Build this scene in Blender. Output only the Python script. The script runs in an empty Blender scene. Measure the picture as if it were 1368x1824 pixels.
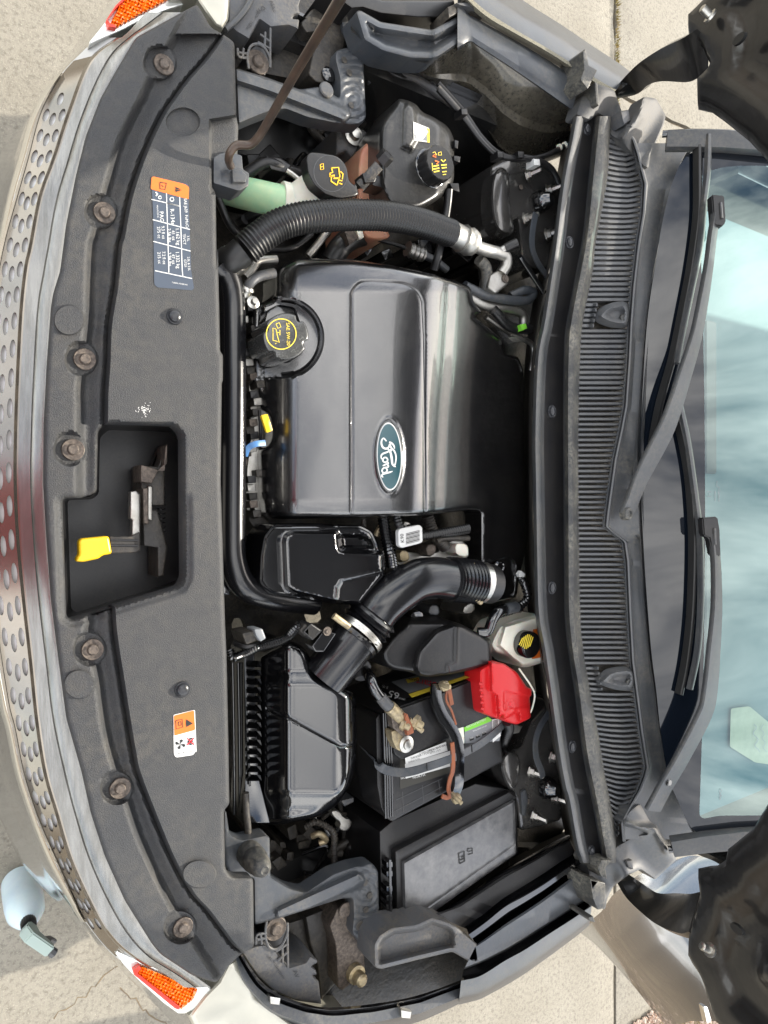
import bpy, bmesh, math, random
import numpy as np
from mathutils import Vector, Matrix
from mathutils.geometry import delaunay_2d_cdt
random.seed(7); rng = np.random.default_rng(7)
sc = bpy.context.scene
R_ = math.radians
# ------------------------------------------------------------------ camera
TILT = R_(33); FPX = 1216.0; CZ = 2.02
cF = Vector((math.sin(TILT), 0, -math.cos(TILT))); cR = Vector((math.cos(TILT), 0, math.sin(TILT))); cU = Vector((0, 1, 0))
C0 = Vector((0, 0, CZ))
cd = bpy.data.cameras.new("camera"); cam = bpy.data.objects.new("camera", cd); sc.collection.objects.link(cam)
cd.sensor_fit = 'VERTICAL'; cd.sensor_height = 36; cd.lens = 24.0; cd.clip_end = 500; cd.clip_start = .05
cam.matrix_world = Matrix(((cR.x, cU.x, -cF.x, C0.x), (cR.y, cU.y, -cF.y, C0.y), (cR.z, cU.z, -cF.z, C0.z), (0, 0, 0, 1)))
sc.camera = cam
sc.render.resolution_x = 768; sc.render.resolution_y = 1024
# ------------------------------------------------------------------ light
SUN_EL = R_(24); SUN_AZ = R_(5)      # towards the sun: behind the car, a little to its right hand side
world = bpy.data.worlds.new("World"); sc.world = world; world.use_nodes = True
wt = world.node_tree; wt.nodes.clear()
wo = wt.nodes.new('ShaderNodeOutputWorld'); bg = wt.nodes.new('ShaderNodeBackground'); sky = wt.nodes.new('ShaderNodeTexSky')
sky.sky_type = 'NISHITA'; sky.sun_disc = False; sky.sun_elevation = SUN_EL; sky.sun_rotation = R_(90) - SUN_AZ
sky.air_density = 1.0; sky.dust_density = 1.6; sky.ozone_density = 1.2
tc = wt.nodes.new('ShaderNodeTexCoord'); mp = wt.nodes.new('ShaderNodeMapping'); mp.inputs['Scale'].default_value = (1.0, 1.5, 2.2)
n1 = wt.nodes.new('ShaderNodeTexNoise'); n1.inputs['Scale'].default_value = 2.7; n1.inputs['Detail'].default_value = 9; n1.inputs['Distortion'].default_value = .6
n1.inputs['Roughness'].default_value = .58
cr = wt.nodes.new('ShaderNodeValToRGB'); cr.color_ramp.elements[0].position = .37; cr.color_ramp.elements[1].position = .64
mx = wt.nodes.new('ShaderNodeMix'); mx.data_type = 'RGBA'; mx.inputs['B'].default_value = (13.5, 13.2, 12.8, 1)
wt.links.new(tc.outputs['Generated'], mp.inputs[0]); wt.links.new(mp.outputs[0], n1.inputs['Vector']); wt.links.new(n1.outputs['Fac'], cr.inputs[0])
wt.links.new(cr.outputs[0], mx.inputs['Factor']); wt.links.new(sky.outputs[0], mx.inputs['A']); wt.links.new(mx.outputs['Result'], bg.inputs['Color'])
bg.inputs['Strength'].default_value = .12; wt.links.new(bg.outputs[0], wo.inputs[0])
sl = bpy.data.lights.new("sun", 'SUN'); sl.energy = 3.1; sl.angle = R_(.5); sl.color = (1, .93, .82)
so = bpy.data.objects.new("sun", sl); sc.collection.objects.link(so)
sdir = Vector((math.cos(SUN_EL) * math.cos(SUN_AZ), math.cos(SUN_EL) * math.sin(SUN_AZ), math.sin(SUN_EL)))
so.rotation_euler = sdir.to_track_quat('Z', 'Y').to_euler(); so.location = (4, 1, 6)
sc.view_settings.view_transform = 'Standard'; sc.view_settings.look = 'None'; sc.view_settings.gamma = 1; sc.view_settings.exposure = 1.42
# ------------------------------------------------------------------ placing
def ray(px, py): return cF + cR * ((px - 684) / FPX) + cU * ((912 - py) / FPX)
def P(px, py, z):
    r = ray(px, py); return C0 + r * ((z - CZ) / r.z)
def PN(px, py, z):
    px = np.asarray(px, float); py = np.asarray(py, float); z = np.asarray(z, float) + 0 * px
    u = (px - 684) / FPX; v = (912 - py) / FPX
    rx = cF.x + cR.x * u; rz = cF.z + cR.z * u; t = (z - CZ) / rz
    return np.stack([rx * t, v * t, z], -1)
def PP(px, py, pt, n):                       # on a plane
    r = ray(px, py); return C0 + r * ((pt - C0).dot(n) / r.dot(n))
def unproj(v):
    d = v - C0; k = d.dot(cF); return (684 + FPX * d.dot(cR) / k, 912 - FPX * d.dot(cU) / k)
def mpp(px, py, z): return (P(px, py, z) - C0).dot(cF) / FPX
def Z(ox, oy, s): return lambda *pts: [(ox + p[0] / s, oy + p[1] / s) + tuple(p[2:]) for p in pts]
Z1 = Z(0, 0, 2.85); Z2 = Z(380, 0, 2.85); Z3 = Z(780, 0, 2.327); Z4 = Z(380, 400, 2.85); Z5 = Z(780, 380, 2.327); Z6 = Z(380, 700, 2.28)
Z7 = Z(0, 440, 2.85); Z8 = Z(0, 860, 2.85); Z9 = Z(380, 1040, 3.966); Z10 = Z(600, 1080, 3.42); Z11 = Z(380, 1420, 2.443)
Z12 = Z(900, 1340, 2.923); Z13 = Z(880, 840, 2.803); ZB = Z(0, 1300, 2.631)
# ------------------------------------------------------------------ outliner
def wmat(o):
    m = Matrix.LocRotScale(o.location, o.rotation_euler, o.scale)
    return wmat(o.parent) @ o.matrix_parent_inverse @ m if o.parent else m
def adopt(o, parent):
    o.parent = parent; o.matrix_parent_inverse = wmat(parent).inverted()
def link(name, me, mats, parent=None, label=None):
    o = bpy.data.objects.new(name, me); sc.collection.objects.link(o)
    if mats is not None and not me.materials:
        for m in (mats if isinstance(mats, (list, tuple)) else [mats]): me.materials.append(m)
    if parent is not None: adopt(o, parent)
    if label: o['label'] = label
    return o
def mesh_from(name, V, F, smooth=True, ang=38, up=False, recalc=False, midx=None):
    me = bpy.data.meshes.new(name); me.from_pydata([tuple(v) for v in V], [], [tuple(int(i) for i in f) for f in F])
    if recalc or up:
        bm = bmesh.new(); bm.from_mesh(me)
        if recalc: bmesh.ops.recalc_face_normals(bm, faces=bm.faces)
        if up:
            bm.normal_update()
            for f in bm.faces:
                if f.normal.z < 0: f.normal_flip()
        bm.to_mesh(me); bm.free()
    if smooth:
        me.polygons.foreach_set('use_smooth', [True] * len(me.polygons)); me.set_sharp_from_angle(angle=R_(ang))
    if midx is not None: me.polygons.foreach_set('material_index', midx)
    me.update(); return me
# ------------------------------------------------------------------ 2d tools (photo plane)
def chaikin(p, n=2, closed=True):
    p = [tuple(q[:]) for q in p]
    for _ in range(n):
        o = []; L = len(p)
        for i in range(L if closed else L - 1):
            a = p[i]; b = p[(i + 1) % L]
            o.append(tuple(.75 * x + .25 * y for x, y in zip(a, b))); o.append(tuple(.25 * x + .75 * y for x, y in zip(a, b)))
        if not closed: o = [p[0]] + o + [p[-1]]
        p = o
    return p
def rounded(p, r, n=4):
    out = []; L = len(p)
    for i in range(L):
        a = np.array(p[i - 1], float); b = np.array(p[i], float); c = np.array(p[(i + 1) % L], float)
        la = np.linalg.norm(a - b); lc = np.linalg.norm(c - b); k = min(r, la * .45, lc * .45)
        s = b + (a - b) / la * k; e = b + (c - b) / lc * k
        for t in np.linspace(0, 1, n + 1): out.append(tuple((1 - t) ** 2 * s + 2 * t * (1 - t) * b + t * t * e))
    return out
def resample(p, step, closed=True):
    p = [np.array(q, float) for q in p]; out = []
    L = len(p)
    for i in range(L if closed else L - 1):
        a = p[i]; b = p[(i + 1) % L]; d = np.linalg.norm((b - a)[:2]); k = max(1, int(math.ceil(d / step)))
        for j in range(k): out.append(a + (b - a) * j / k)
    if not closed: out.append(p[-1])
    return out
def catmull(p, n=8):
    p = [np.array(q, float) for q in p]; p = [2 * p[0] - p[1]] + p + [2 * p[-1] - p[-2]]; o = []
    for i in range(1, len(p) - 2):
        a, b, c, d = p[i - 1:i + 3]
        for j in range(n):
            t = j / n; o.append(.5 * (2 * b + (c - a) * t + (2 * a - 5 * b + 4 * c - d) * t * t + (3 * b - a - 3 * c + d) * t ** 3))
    o.append(p[-2]); return o
def area(p): return .5 * sum(p[i - 1][0] * p[i][1] - p[i][0] * p[i - 1][1] for i in range(len(p)))
def inside(X, Y, poly):
    c = np.zeros(X.shape, bool); L = len(poly)
    for i in range(L):
        x1, y1 = poly[i - 1][:2]; x2, y2 = poly[i][:2]
        if y1 == y2: continue
        c ^= ((y1 > Y) != (y2 > Y)) & (X < (x2 - x1) * (Y - y1) / (y2 - y1) + x1)
    return c
def sdist(X, Y, poly, closed=True):            # signed distance, + inside
    d = np.full(X.shape, 1e9); L = len(poly)
    for i in range(0 if closed else 1, L):
        x1, y1 = poly[i - 1][:2]; x2, y2 = poly[i][:2]; dx, dy = x2 - x1, y2 - y1; q = dx * dx + dy * dy
        if q < 1e-9: continue
        t = np.clip(((X - x1) * dx + (Y - y1) * dy) / q, 0, 1)
        d = np.minimum(d, np.hypot(X - x1 - t * dx, Y - y1 - t * dy))
    return np.where(inside(X, Y, poly), d, -d) if closed else d
def ss(x, a, b):
    t = np.clip((x - a) / (b - a), 0, 1); return t * t * (3 - 2 * t)
def edge(d, r, h):                               # quarter-round drop near an outline
    t = np.clip(1 - d / r, 0, 1); return h * (1 - np.sqrt(np.maximum(0, 1 - t * t * .98)))
def interp(tab): 
    ys = np.array([t[0] for t in tab], float); xs = np.array([t[1] for t in tab], float)
    # smooth monotone-ish: catmull on the samples
    c = catmull([(a, b) for a, b in tab], 8); cy = np.array([q[0] for q in c]); cx = np.array([q[1] for q in c])
    return lambda y: np.interp(y, cy, cx)
# ------------------------------------------------------------------ shape builders
def sheet(name, outline, zf, mat, parent, step=5, holes=(), skirt=.05, label=None, ang=38, hskirt=None, kind=None, feat=(), rings=(2.2, 4.8, 8)):
    """one moulded sheet: traced edge, height field inside, turned-down rim"""
    ol = resample(outline, step); hl = [resample(h, step) for h in holes]
    xs = [p[0] for p in ol]; ys = [p[1] for p in ol]
    gx, gy = np.meshgrid(np.arange(min(xs), max(xs), step), np.arange(min(ys), max(ys), step)); gx = gx + (np.arange(gx.shape[0]) % 2)[:, None] * step / 2
    gx = gx.ravel(); gy = gy.ravel(); k = sdist(gx, gy, ol) > step * .55
    for h in hl:
        a = np.array([q[:2] for q in h]); lo = a.min(0) - step; hi = a.max(0) + step; j = np.nonzero((gx > lo[0]) & (gx < hi[0]) & (gy > lo[1]) & (gy < hi[1]))[0]
        if len(j): k[j] &= sdist(gx[j], gy[j], h) < -step * .55
    gx = gx[k]; gy = gy[k]; cons = []
    def offs(pl, d, closed):
        p = np.array([q[:2] for q in pl], float); t = (np.roll(p, -1, 0) - np.roll(p, 1, 0)) if closed else np.gradient(p, axis=0)
        t /= np.maximum(np.linalg.norm(t, axis=1), 1e-6)[:, None]; return p + np.stack([-t[:, 1], t[:, 0]], 1) * d
    sg = 1 if area(ol) > 0 else -1; lim = 0
    for d in rings:
        if d < step * .45 and len(rings) > 1 and d != rings[0]: continue
        cons.append((offs(ol, d * sg, True), True, d)); lim = max(lim, d)
    for pl, closed, offl in feat:
        q = resample(pl, step, closed)
        for d in offl: cons.append((offs(q, d, closed), closed, 0))
    SV = []; SE = []
    for pl, closed, d in cons:
        sd = sdist(pl[:, 0], pl[:, 1], ol); ok = sd > (d * .75 if d else step * .35)
        for h in hl: ok &= sdist(pl[:, 0], pl[:, 1], h) < -step * .4
        idx = {}; 
        for i in range(len(pl)):
            if ok[i]: idx[i] = len(SV); SV.append(pl[i])
        L_ = len(pl)
        for i in range(L_ if closed else L_ - 1):
            j = (i + 1) % L_
            if ok[i] and ok[j]: SE.append((idx[i], idx[j]))
    if SV and len(gx):
        S = np.array(SV); kk = np.ones(len(gx), bool)
        for a0 in range(0, len(gx), 4000):
            dd = ((gx[a0:a0 + 4000, None] - S[None, :, 0]) ** 2 + (gy[a0:a0 + 4000, None] - S[None, :, 1]) ** 2).min(1); kk[a0:a0 + 4000] = dd > (step * .55) ** 2
        gx = gx[kk]; gy = gy[kk]
    V = [Vector((p[0], p[1])) for p in ol]; E = [(i, (i + 1) % len(ol)) for i in range(len(ol))]
    for h in hl:
        b = len(V); V += [Vector((p[0], p[1])) for p in h]; E += [(b + i, b + (i + 1) % len(h)) for i in range(len(h))]
    b0 = len(V); V += [Vector((float(q[0]), float(q[1]))) for q in SV]; E += [(a + b0, b + b0) for a, b in SE]
    V += [Vector((a, b)) for a, b in zip(gx, gy)]
    vo, eo, fo, *_ = delaunay_2d_cdt(V, E, [], 1, 1e-4)
    A = np.array([(v.x, v.y) for v in vo]); F = np.array(fo)
    c = A[F].mean(1); keep = inside(c[:, 0], c[:, 1], ol)
    for h in hl:
        a = np.array([q[:2] for q in h]); lo = a.min(0); hi = a.max(0); j = np.nonzero((c[:, 0] > lo[0]) & (c[:, 0] < hi[0]) & (c[:, 1] > lo[1]) & (c[:, 1] < hi[1]))[0]
        if len(j): keep[j] &= ~inside(c[j, 0], c[j, 1], h)
    F = F[keep]; hk = {(round(float(q[0]), 1), round(float(q[1]), 1)) for h in hl for q in h}
    z = zf(A[:, 0], A[:, 1]); W = PN(A[:, 0], A[:, 1], z)
    # boundary edges -> skirt
    cnt = {}
    for f in F:
        for i in range(3):
            a, b = int(f[i]), int(f[(i + 1) % 3]); cnt.setdefault((min(a, b), max(a, b)), []).append((a, b))
    W = [tuple(w) for w in W]; Fl = [tuple(int(i) for i in f) for f in F]; m = {}
    def dn(i):
        if i not in m:
            s = skirt
            if hskirt is not None and (round(float(A[i, 0]), 1), round(float(A[i, 1]), 1)) in hk: s = hskirt
            m[i] = len(W); W.append((W[i][0], W[i][1], W[i][2] - s))
        return m[i]
    if skirt:
        for (a, b), l in cnt.items():
            if len(l) == 1:
                a, b = l[0]; Fl.append((b, a, dn(a), dn(b)))
    me = mesh_from(name, W, Fl, ang=ang)
    # orient: make the first sheet face point up
    if me.polygons[0].normal.z < 0: me.flip_normals()
    o = link(name, me, mat, parent, label)
    if kind: o['kind'] = kind
    return o
def prism(name, pts, zt, zb, mat, parent, r=2.5, rh=None, label=None, draft=0, smoothn=0, zf=None, rr=0, ang=38, seg=3):
    """moulded block: traced top outline, rounded top edge, walls down to zb.  zt number or per-vertex function"""
    if rr: pts = rounded(pts, rr)
    if smoothn: pts = chaikin(pts, smoothn)
    if area(pts) < 0: pts = pts[::-1]
    n = len(pts); p = np.array([q[:2] for q in pts], float)
    e = np.roll(p, -1, 0) - p; e /= np.maximum(np.linalg.norm(e, axis=1), 1e-6)[:, None]; nn = np.stack([-e[:, 1], e[:, 0]], 1)
    vn = nn + np.roll(nn, 1, 0); q = (vn * nn).sum(1); vn = vn / np.maximum(q, .5)[:, None]
    zt_ = np.array([zt(a, b) for a, b in p]) if callable(zt) else np.full(n, zt)
    if rh is None: rh = r * mpp(p[0][0], p[0][1], float(zt_[0]))
    V = []; F = []
    rings = [(r * (1 - math.sin(a)), rh * (1 - math.cos(a))) for a in np.linspace(0, math.pi / 2, seg + 1)] if r else [(0, 0)]
    for ins, dz in rings:
        V += list(PN(p[:, 0] + vn[:, 0] * ins, p[:, 1] + vn[:, 1] * ins, zt_ - dz))
    last = np.array(V[-n:]); cen = last.mean(0); low = last.copy(); low[:, 2] = zb
    low[:, :2] = cen[:2] + (low[:, :2] - cen[:2]) * (1 + draft)
    V += list(low); m = len(rings) + 1
    for k in range(m - 1):
        for i in range(n):
            j = (i + 1) % n; F.append((k * n + i, k * n + j, (k + 1) * n + j, (k + 1) * n + i))
    q = p + vn * rings[0][0]; vo, _e, fo, *_ = delaunay_2d_cdt([Vector((float(a), float(b))) for a, b in q], [(i, (i + 1) % n) for i in range(n)], [], 1, 1e-4); mp_ = []
    for v in vo:
        dd = (q[:, 0] - v.x) ** 2 + (q[:, 1] - v.y) ** 2; i = int(dd.argmin())
        if dd[i] < 1e-4: mp_.append(i)
        else: mp_.append(len(V)); V.append(PN([v.x], [v.y], float(zt_[i]))[0])
    for f in fo: F.append(tuple(mp_[i] for i in f))
    F.append(tuple((m - 1) * n + i for i in range(n))[::-1])
    F = [f for f in F if len(set(f)) == len(f)]
    me = mesh_from(name, V, F, recalc=True, ang=ang); return link(name, me, mat, parent, label)
def sweep(W, rad, res=12, caps=True, flat=None):
    """world points, radii -> verts, faces.  flat=(a,b): elliptical/strap section"""
    W = [Vector(w) for w in W]; V = []; F = []; n = len(W)
    T = [(W[min(i + 1, n - 1)] - W[max(i - 1, 0)]).normalized() for i in range(n)]
    N = T[0].orthogonal().normalized()
    if flat: N = Vector((0, 0, 1)) - T[0] * T[0].z; N.normalize()
    for i in range(n):
        N = (N - T[i] * N.dot(T[i]))
        if flat: N = Vector((0, 0, 1)) - T[i] * T[i].z
        N.normalize(); B = T[i].cross(N)
        r = rad[i] if hasattr(rad, '__len__') else rad
        for k in range(res):
            a = 2 * math.pi * (k + .5) / res
            if flat:
                ca, sa = math.cos(a), math.sin(a); q = (abs(ca) ** 8 + abs(sa) ** 8) ** (-1 / 8)
                V.append(W[i] + N * (ca * q * flat[1]) + B * (sa * q * flat[0] * (r if r else 1)))
            else: V.append(W[i] + (N * math.cos(a) + B * math.sin(a)) * r)
    for i in range(n - 1):
        for k in range(res):
            l = (k + 1) % res; F.append((i * res + k, i * res + l, (i + 1) * res + l, (i + 1) * res + k))
    if caps: F.append(tuple(range(res))[::-1]); F.append(tuple((n - 1) * res + k for k in range(res)))
    return V, F
def tube(name, pts, r, mat, parent, res=12, n=8, rf=None, label=None, flat=None, caps=True, smooth=True):
    """pts: (px,py,z); r in metres; rf(i, s, total)->radius factor"""
    c = catmull(pts, n) if n > 1 and len(pts) > 2 else [np.array(q, float) for q in pts]
    W = [P(q[0], q[1], q[2]) for q in c]; rad = [r] * len(W)
    if rf:
        # resample evenly in metres
        L = [0]
        for i in range(1, len(W)): L.append(L[-1] + (W[i] - W[i - 1]).length)
        tot = L[-1]; st = rf(None, 0, 0); k = max(4, int(tot / st)); W2 = []; rad = []
        A = np.array([tuple(w) for w in W]); L = np.array(L)
        for i in range(k + 1):
            s = tot * i / k; W2.append(Vector([np.interp(s, L, A[:, a]) for a in range(3)])); rad.append(r * rf(i, s, tot))
        W = W2
    V, F = sweep(W, rad, res, caps, flat)
    me = mesh_from(name, V, F, recalc=True, smooth=smooth, ang=50); return link(name, me, mat, parent, label)
def corr(pitch, amp=.12, sub=4):
    def f(i, s, tot):
        if i is None: return pitch / sub
        return 1 + amp * math.cos(2 * math.pi * i / sub)
    return f
def loft(name, cols, ys, mat, parent, label=None, midx=None, up=True, ang=38):
    """cols: list of (xfun(y), z or zfun(y)); one surface through them"""
    ys = np.asarray(ys, float); V = []; n = len(ys)
    for xf, zf in cols:
        x = xf(ys); z = zf(ys) if callable(zf) else np.full(n, float(zf)); V += list(PN(x, ys, z))
    F = []; mi = []
    for c in range(len(cols) - 1):
        for i in range(n - 1):
            F.append((c * n + i, c * n + i + 1, (c + 1) * n + i + 1, (c + 1) * n + i)); mi.append(midx[c] if midx else 0)
    me = mesh_from(name, V, F, ang=ang, midx=mi); 
    if sum(p.normal.z for p in me.polygons) < 0: me.flip_normals()
    return link(name, me, mat, parent, label)
def lathe_mesh(name, prof, res=24, ang=40):
    V = []; F = []
    for r, z in prof:
        for k in range(res): V.append((r * math.cos(2 * math.pi * k / res), r * math.sin(2 * math.pi * k / res), z))
    for i in range(len(prof) - 1):
        for k in range(res):
            l = (k + 1) % res; F.append((i * res + k, i * res + l, (i + 1) * res + l, (i + 1) * res + k))
    F.append(tuple(range(res))); F.append(tuple((len(prof) - 1) * res + k for k in range(res)))
    return mesh_from(name, V, F, recalc=True, ang=ang)
def put(name, me, px, py, z, parent, mat=None, rot=None, scale=1, label=None):
    o = link(name, me, mat, None, label); o.location = P(px, py, z)
    if rot is not None: o.rotation_euler = rot
    o.scale = (scale,) * 3 if not hasattr(scale, '__len__') else scale
    if parent is not None: adopt(o, parent)
    return o
def decal(name, pts, zf, mat, parent, off=.0008, label=None, step=8):
    """flat print: filled outline lying on a surface"""
    ol = resample(pts, step); V = [Vector(p[:2]) for p in ol]
    vo, eo, fo, *_ = delaunay_2d_cdt(V, [(i, (i + 1) % len(V)) for i in range(len(V))], [], 1, 1e-5)
    A = np.array([(v.x, v.y) for v in vo]); z = (zf(A[:, 0], A[:, 1]) if callable(zf) else np.full(len(A), zf)) + off
    me = mesh_from(name, PN(A[:, 0], A[:, 1], z), fo, up=True, ang=60); return link(name, me, mat, parent, label)
_tx = {}
def text_verts(s):
    if s in _tx: return _tx[s]
    cu = bpy.data.curves.new('t', 'FONT'); cu.body = s; cu.size = 1; cu.resolution_u = 2; cu.align_x = 'CENTER'; cu.align_y = 'CENTER'
    o = bpy.data.objects.new('t', cu); sc.collection.objects.link(o); dg = bpy.context.evaluated_depsgraph_get()
    me = bpy.data.meshes.new_from_object(o.evaluated_get(dg)); V = np.array([v.co[:2] for v in me.vertices]) if len(me.vertices) else np.zeros((0, 2)); F = [tuple(p.vertices) for p in me.polygons]
    bpy.data.objects.remove(o); bpy.data.curves.remove(cu); bpy.data.meshes.remove(me); _tx[s] = (V, F); return V, F
def texts(name, items, zf, mat, parent, off=.0014, ang=90, pos=None, label=None):
    """items: (string, px, py, size px [, stretch]); ang = reading direction in the photo, clockwise from right"""
    VV = []; FF = []
    for it in items:
        s, x, y, h = it[:4]; st = it[4] if len(it) > 4 else 1; an = it[5] if len(it) > 5 else ang
        V, F = text_verts(s); a = R_(an); b = len(VV)
        X = x + V[:, 0] * h * st * math.cos(a) + V[:, 1] * h * math.sin(a); Y = y + V[:, 0] * h * st * math.sin(a) - V[:, 1] * h * math.cos(a)
        if pos: VV += [tuple(pos(p, q)) for p, q in zip(X, Y)]
        else:
            z = (zf(X, Y) if callable(zf) else np.full(len(X), zf)) + off; VV += [tuple(q) for q in PN(X, Y, z)]
        FF += [tuple(i + b for i in f) for f in F]
    me = mesh_from(name, VV, FF, smooth=False, up=True); o = link(name, me, mat, parent, label)
    if len(items) > 5: o['kind'] = 'stuff'
    return o
def strokes(name, lines, zf, mat, parent, off=.0014, label=None):
    """drawn lines: ([(px,py)...], width px)"""
    VV = []; FF = []
    for pts, w in lines:
        p = np.array([q[:2] for q in pts], float); t = np.gradient(p, axis=0); t /= np.maximum(np.linalg.norm(t, axis=1), 1e-6)[:, None]
        nn = np.stack([-t[:, 1], t[:, 0]], 1); w_ = np.asarray(w, float) if hasattr(w, '__len__') else np.full(len(p), w)
        if len(w_) != len(p): w_ = np.interp(np.linspace(0, 1, len(p)), np.linspace(0, 1, len(w_)), w_)
        a = p + nn * w_[:, None] / 2; c = p - nn * w_[:, None] / 2; q = np.concatenate([a, c]); b = len(VV); n = len(p)
        z = (zf(q[:, 0], q[:, 1]) if callable(zf) else np.full(len(q), zf)) + off; VV += [tuple(v) for v in PN(q[:, 0], q[:, 1], z)]
        FF += [(b + i, b + i + 1, b + n + i + 1, b + n + i) for i in range(n - 1)]
    me = mesh_from(name, VV, FF, smooth=False, up=True); return link(name, me, mat, parent, label)
def arc(cx, cy, rx, ry, a0=0, a1=360, n=28, rot=0):
    o = []
    for k in range(n if a1 - a0 == 360 else n + 1):
        a = R_(a0 + (a1 - a0) * k / n); x, y = rx * math.cos(a), ry * math.sin(a); c, s = math.cos(R_(rot)), math.sin(R_(rot)); o.append((cx + x * c - y * s, cy + x * s + y * c))
    return o
def box_world(name, lo, hi, mat, parent=None, bev=.005, label=None):
    bm = bmesh.new(); bmesh.ops.create_cube(bm, size=1)
    for v in bm.verts: v.co = Vector([lo[i] + (v.co[i] + .5) * (hi[i] - lo[i]) for i in range(3)])
    if bev: bmesh.ops.bevel(bm, geom=bm.edges[:], offset=bev, segments=2, affect='EDGES')
    me = bpy.data.meshes.new(name); bm.to_mesh(me); bm.free(); return link(name, me, mat, parent, label)
# ------------------------------------------------------------------ materials
def mk(name):
    m = bpy.data.materials.new(name); m.use_nodes = True; nt = m.node_tree; b = nt.nodes['Principled BSDF']; return m, nt, b
def N(nt, t, **kw):
    n = nt.nodes.new(t)
    for k, v in kw.items():
        if k in n.inputs: n.inputs[k].default_value = v
        else: setattr(n, k, v)
    return n
def pm(name, col, rough=.5, metal=0, ior=1.5, bump=None, mott=None, dust=None, rv=0, coat=0, stretch=None, alpha=None, trans=0, sss=0, grain=None):
    """bump (scale, strength) fine grain; mott (scale, colour2, amount); dust (colour, amount, scale) blotches of dry dirt"""
    m, nt, b = mk(name); L = nt.links
    b.inputs['Base Color'].default_value = (*col, 1); b.inputs['Roughness'].default_value = rough; b.inputs['Metallic'].default_value = metal; b.inputs['IOR'].default_value = ior
    b.inputs['Coat Weight'].default_value = coat; b.inputs['Coat Roughness'].default_value = .06; b.inputs['Transmission Weight'].default_value = trans
    if sss: b.inputs['Subsurface Weight'].default_value = sss; b.inputs['Subsurface Scale'].default_value = .01
    tc = N(nt, 'ShaderNodeTexCoord'); co = tc.outputs['Object']
    if stretch:
        mpn = N(nt, 'ShaderNodeMapping'); mpn.inputs['Scale'].default_value = stretch; L.new(co, mpn.inputs[0]); co = mpn.outputs[0]
    cur = None
    def mixc(fac, A, B):
        n = N(nt, 'ShaderNodeMix', data_type='RGBA'); L.new(fac, n.inputs['Factor'])
        for s, v in (('A', A), ('B', B)):
            if isinstance(v, tuple): n.inputs[s].default_value = (*v, 1)
            else: L.new(v, n.inputs[s])
        return n.outputs['Result']
    def noise(scale, detail=5, rough=.6, lo=.4, hi=.65):
        n = N(nt, 'ShaderNodeTexNoise', Scale=scale, Detail=detail, Roughness=rough); L.new(co, n.inputs['Vector'])
        r = N(nt, 'ShaderNodeMapRange'); r.inputs[1].default_value = lo; r.inputs[2].default_value = hi; L.new(n.outputs['Fac'], r.inputs[0]); return n.outputs['Fac'], r.outputs[0]
    cur = col
    if mott:
        _, f = noise(mott[0], 6, .65); k = N(nt, 'ShaderNodeMath', operation='MULTIPLY'); L.new(f, k.inputs[0]); k.inputs[1].default_value = mott[2]; cur = mixc(k.outputs[0], cur, mott[1])
    if grain:
        _, f = noise(grain[0], 2, .8, .42, .66); k = N(nt, 'ShaderNodeMath', operation='MULTIPLY'); L.new(f, k.inputs[0]); k.inputs[1].default_value = grain[2]; cur = mixc(k.outputs[0], cur, grain[1])
    rsock = None
    if dust:
        _, f = noise(dust[2], 7, .7, .38, .75); _, g = noise(dust[2] * 14, 3, .7, .35, .7)
        k = N(nt, 'ShaderNodeMath', operation='MULTIPLY'); L.new(f, k.inputs[0]); L.new(g, k.inputs[1])
        k2 = N(nt, 'ShaderNodeMath', operation='MULTIPLY'); L.new(k.outputs[0], k2.inputs[0]); k2.inputs[1].default_value = dust[1]; k2.use_clamp = True
        cur = mixc(k2.outputs[0], cur, dust[0])
        rr = N(nt, 'ShaderNodeMapRange'); rr.inputs[3].default_value = rough; rr.inputs[4].default_value = min(1, rough + .45); L.new(k2.outputs[0], rr.inputs[0]); rsock = rr.outputs[0]
        L.new(rsock, b.inputs['Roughness'])
    elif rv:
        _, f = noise(9, 6, .7, .3, .7); rr = N(nt, 'ShaderNodeMapRange'); rr.inputs[3].default_value = max(.02, rough - rv); rr.inputs[4].default_value = rough + rv; L.new(f, rr.inputs[0]); L.new(rr.outputs[0], b.inputs['Roughness'])
    if not isinstance(cur, tuple): L.new(cur, b.inputs['Base Color'])
    if bump:
        n = N(nt, 'ShaderNodeTexNoise', Scale=bump[0], Detail=3, Roughness=.6); L.new(co, n.inputs['Vector'])
        bn = N(nt, 'ShaderNodeBump', Strength=bump[1], Distance=bump[2] if len(bump) > 2 else .0006); L.new(n.outputs['Fac'], bn.inputs['Height']); L.new(bn.outputs[0], b.inputs['Normal'])
    return m
DUST = (.22, .19, .14)
M = {}
M['panel'] = pm('grained_black_plastic', (.0125, .0135, .0155), .56, bump=(520, .9, .0012), mott=(2.2, (.022, .023, .025), 1), dust=(DUST, .26, 4), grain=(620, (.040, .042, .045), .7))
M['cover'] = pm('satin_cover_plastic', (.004, .004, .0045), .15, bump=(650, .30, .0009), rv=.05, ior=2.0, coat=.8, dust=((.25, .24, .22), .09, 7))
M['gloss'] = pm('dressed_black_plastic', (.003, .003, .0035), .10, bump=(400, .10, .0005), rv=.05, ior=1.95)
M['gray'] = pm('weathered_grey_plastic', (.058, .061, .067), .46, bump=(260, .3, .001), mott=(14, (.034, .034, .038), .8), dust=(DUST, .7, 14))
M['ledge'] = pm('fender_ledge_plastic', (.045, .051, .06), .34, bump=(300, .2, .001), mott=(9, (.03, .034, .038), .7), dust=(DUST, .4, 10))
M['tower'] = pm('dark_body_paint', (.13, .125, .12), .2, .7, coat=.8, dust=((.2, .18, .14), .4, 12), mott=(10, (.03, .03, .03), .6))
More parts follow.
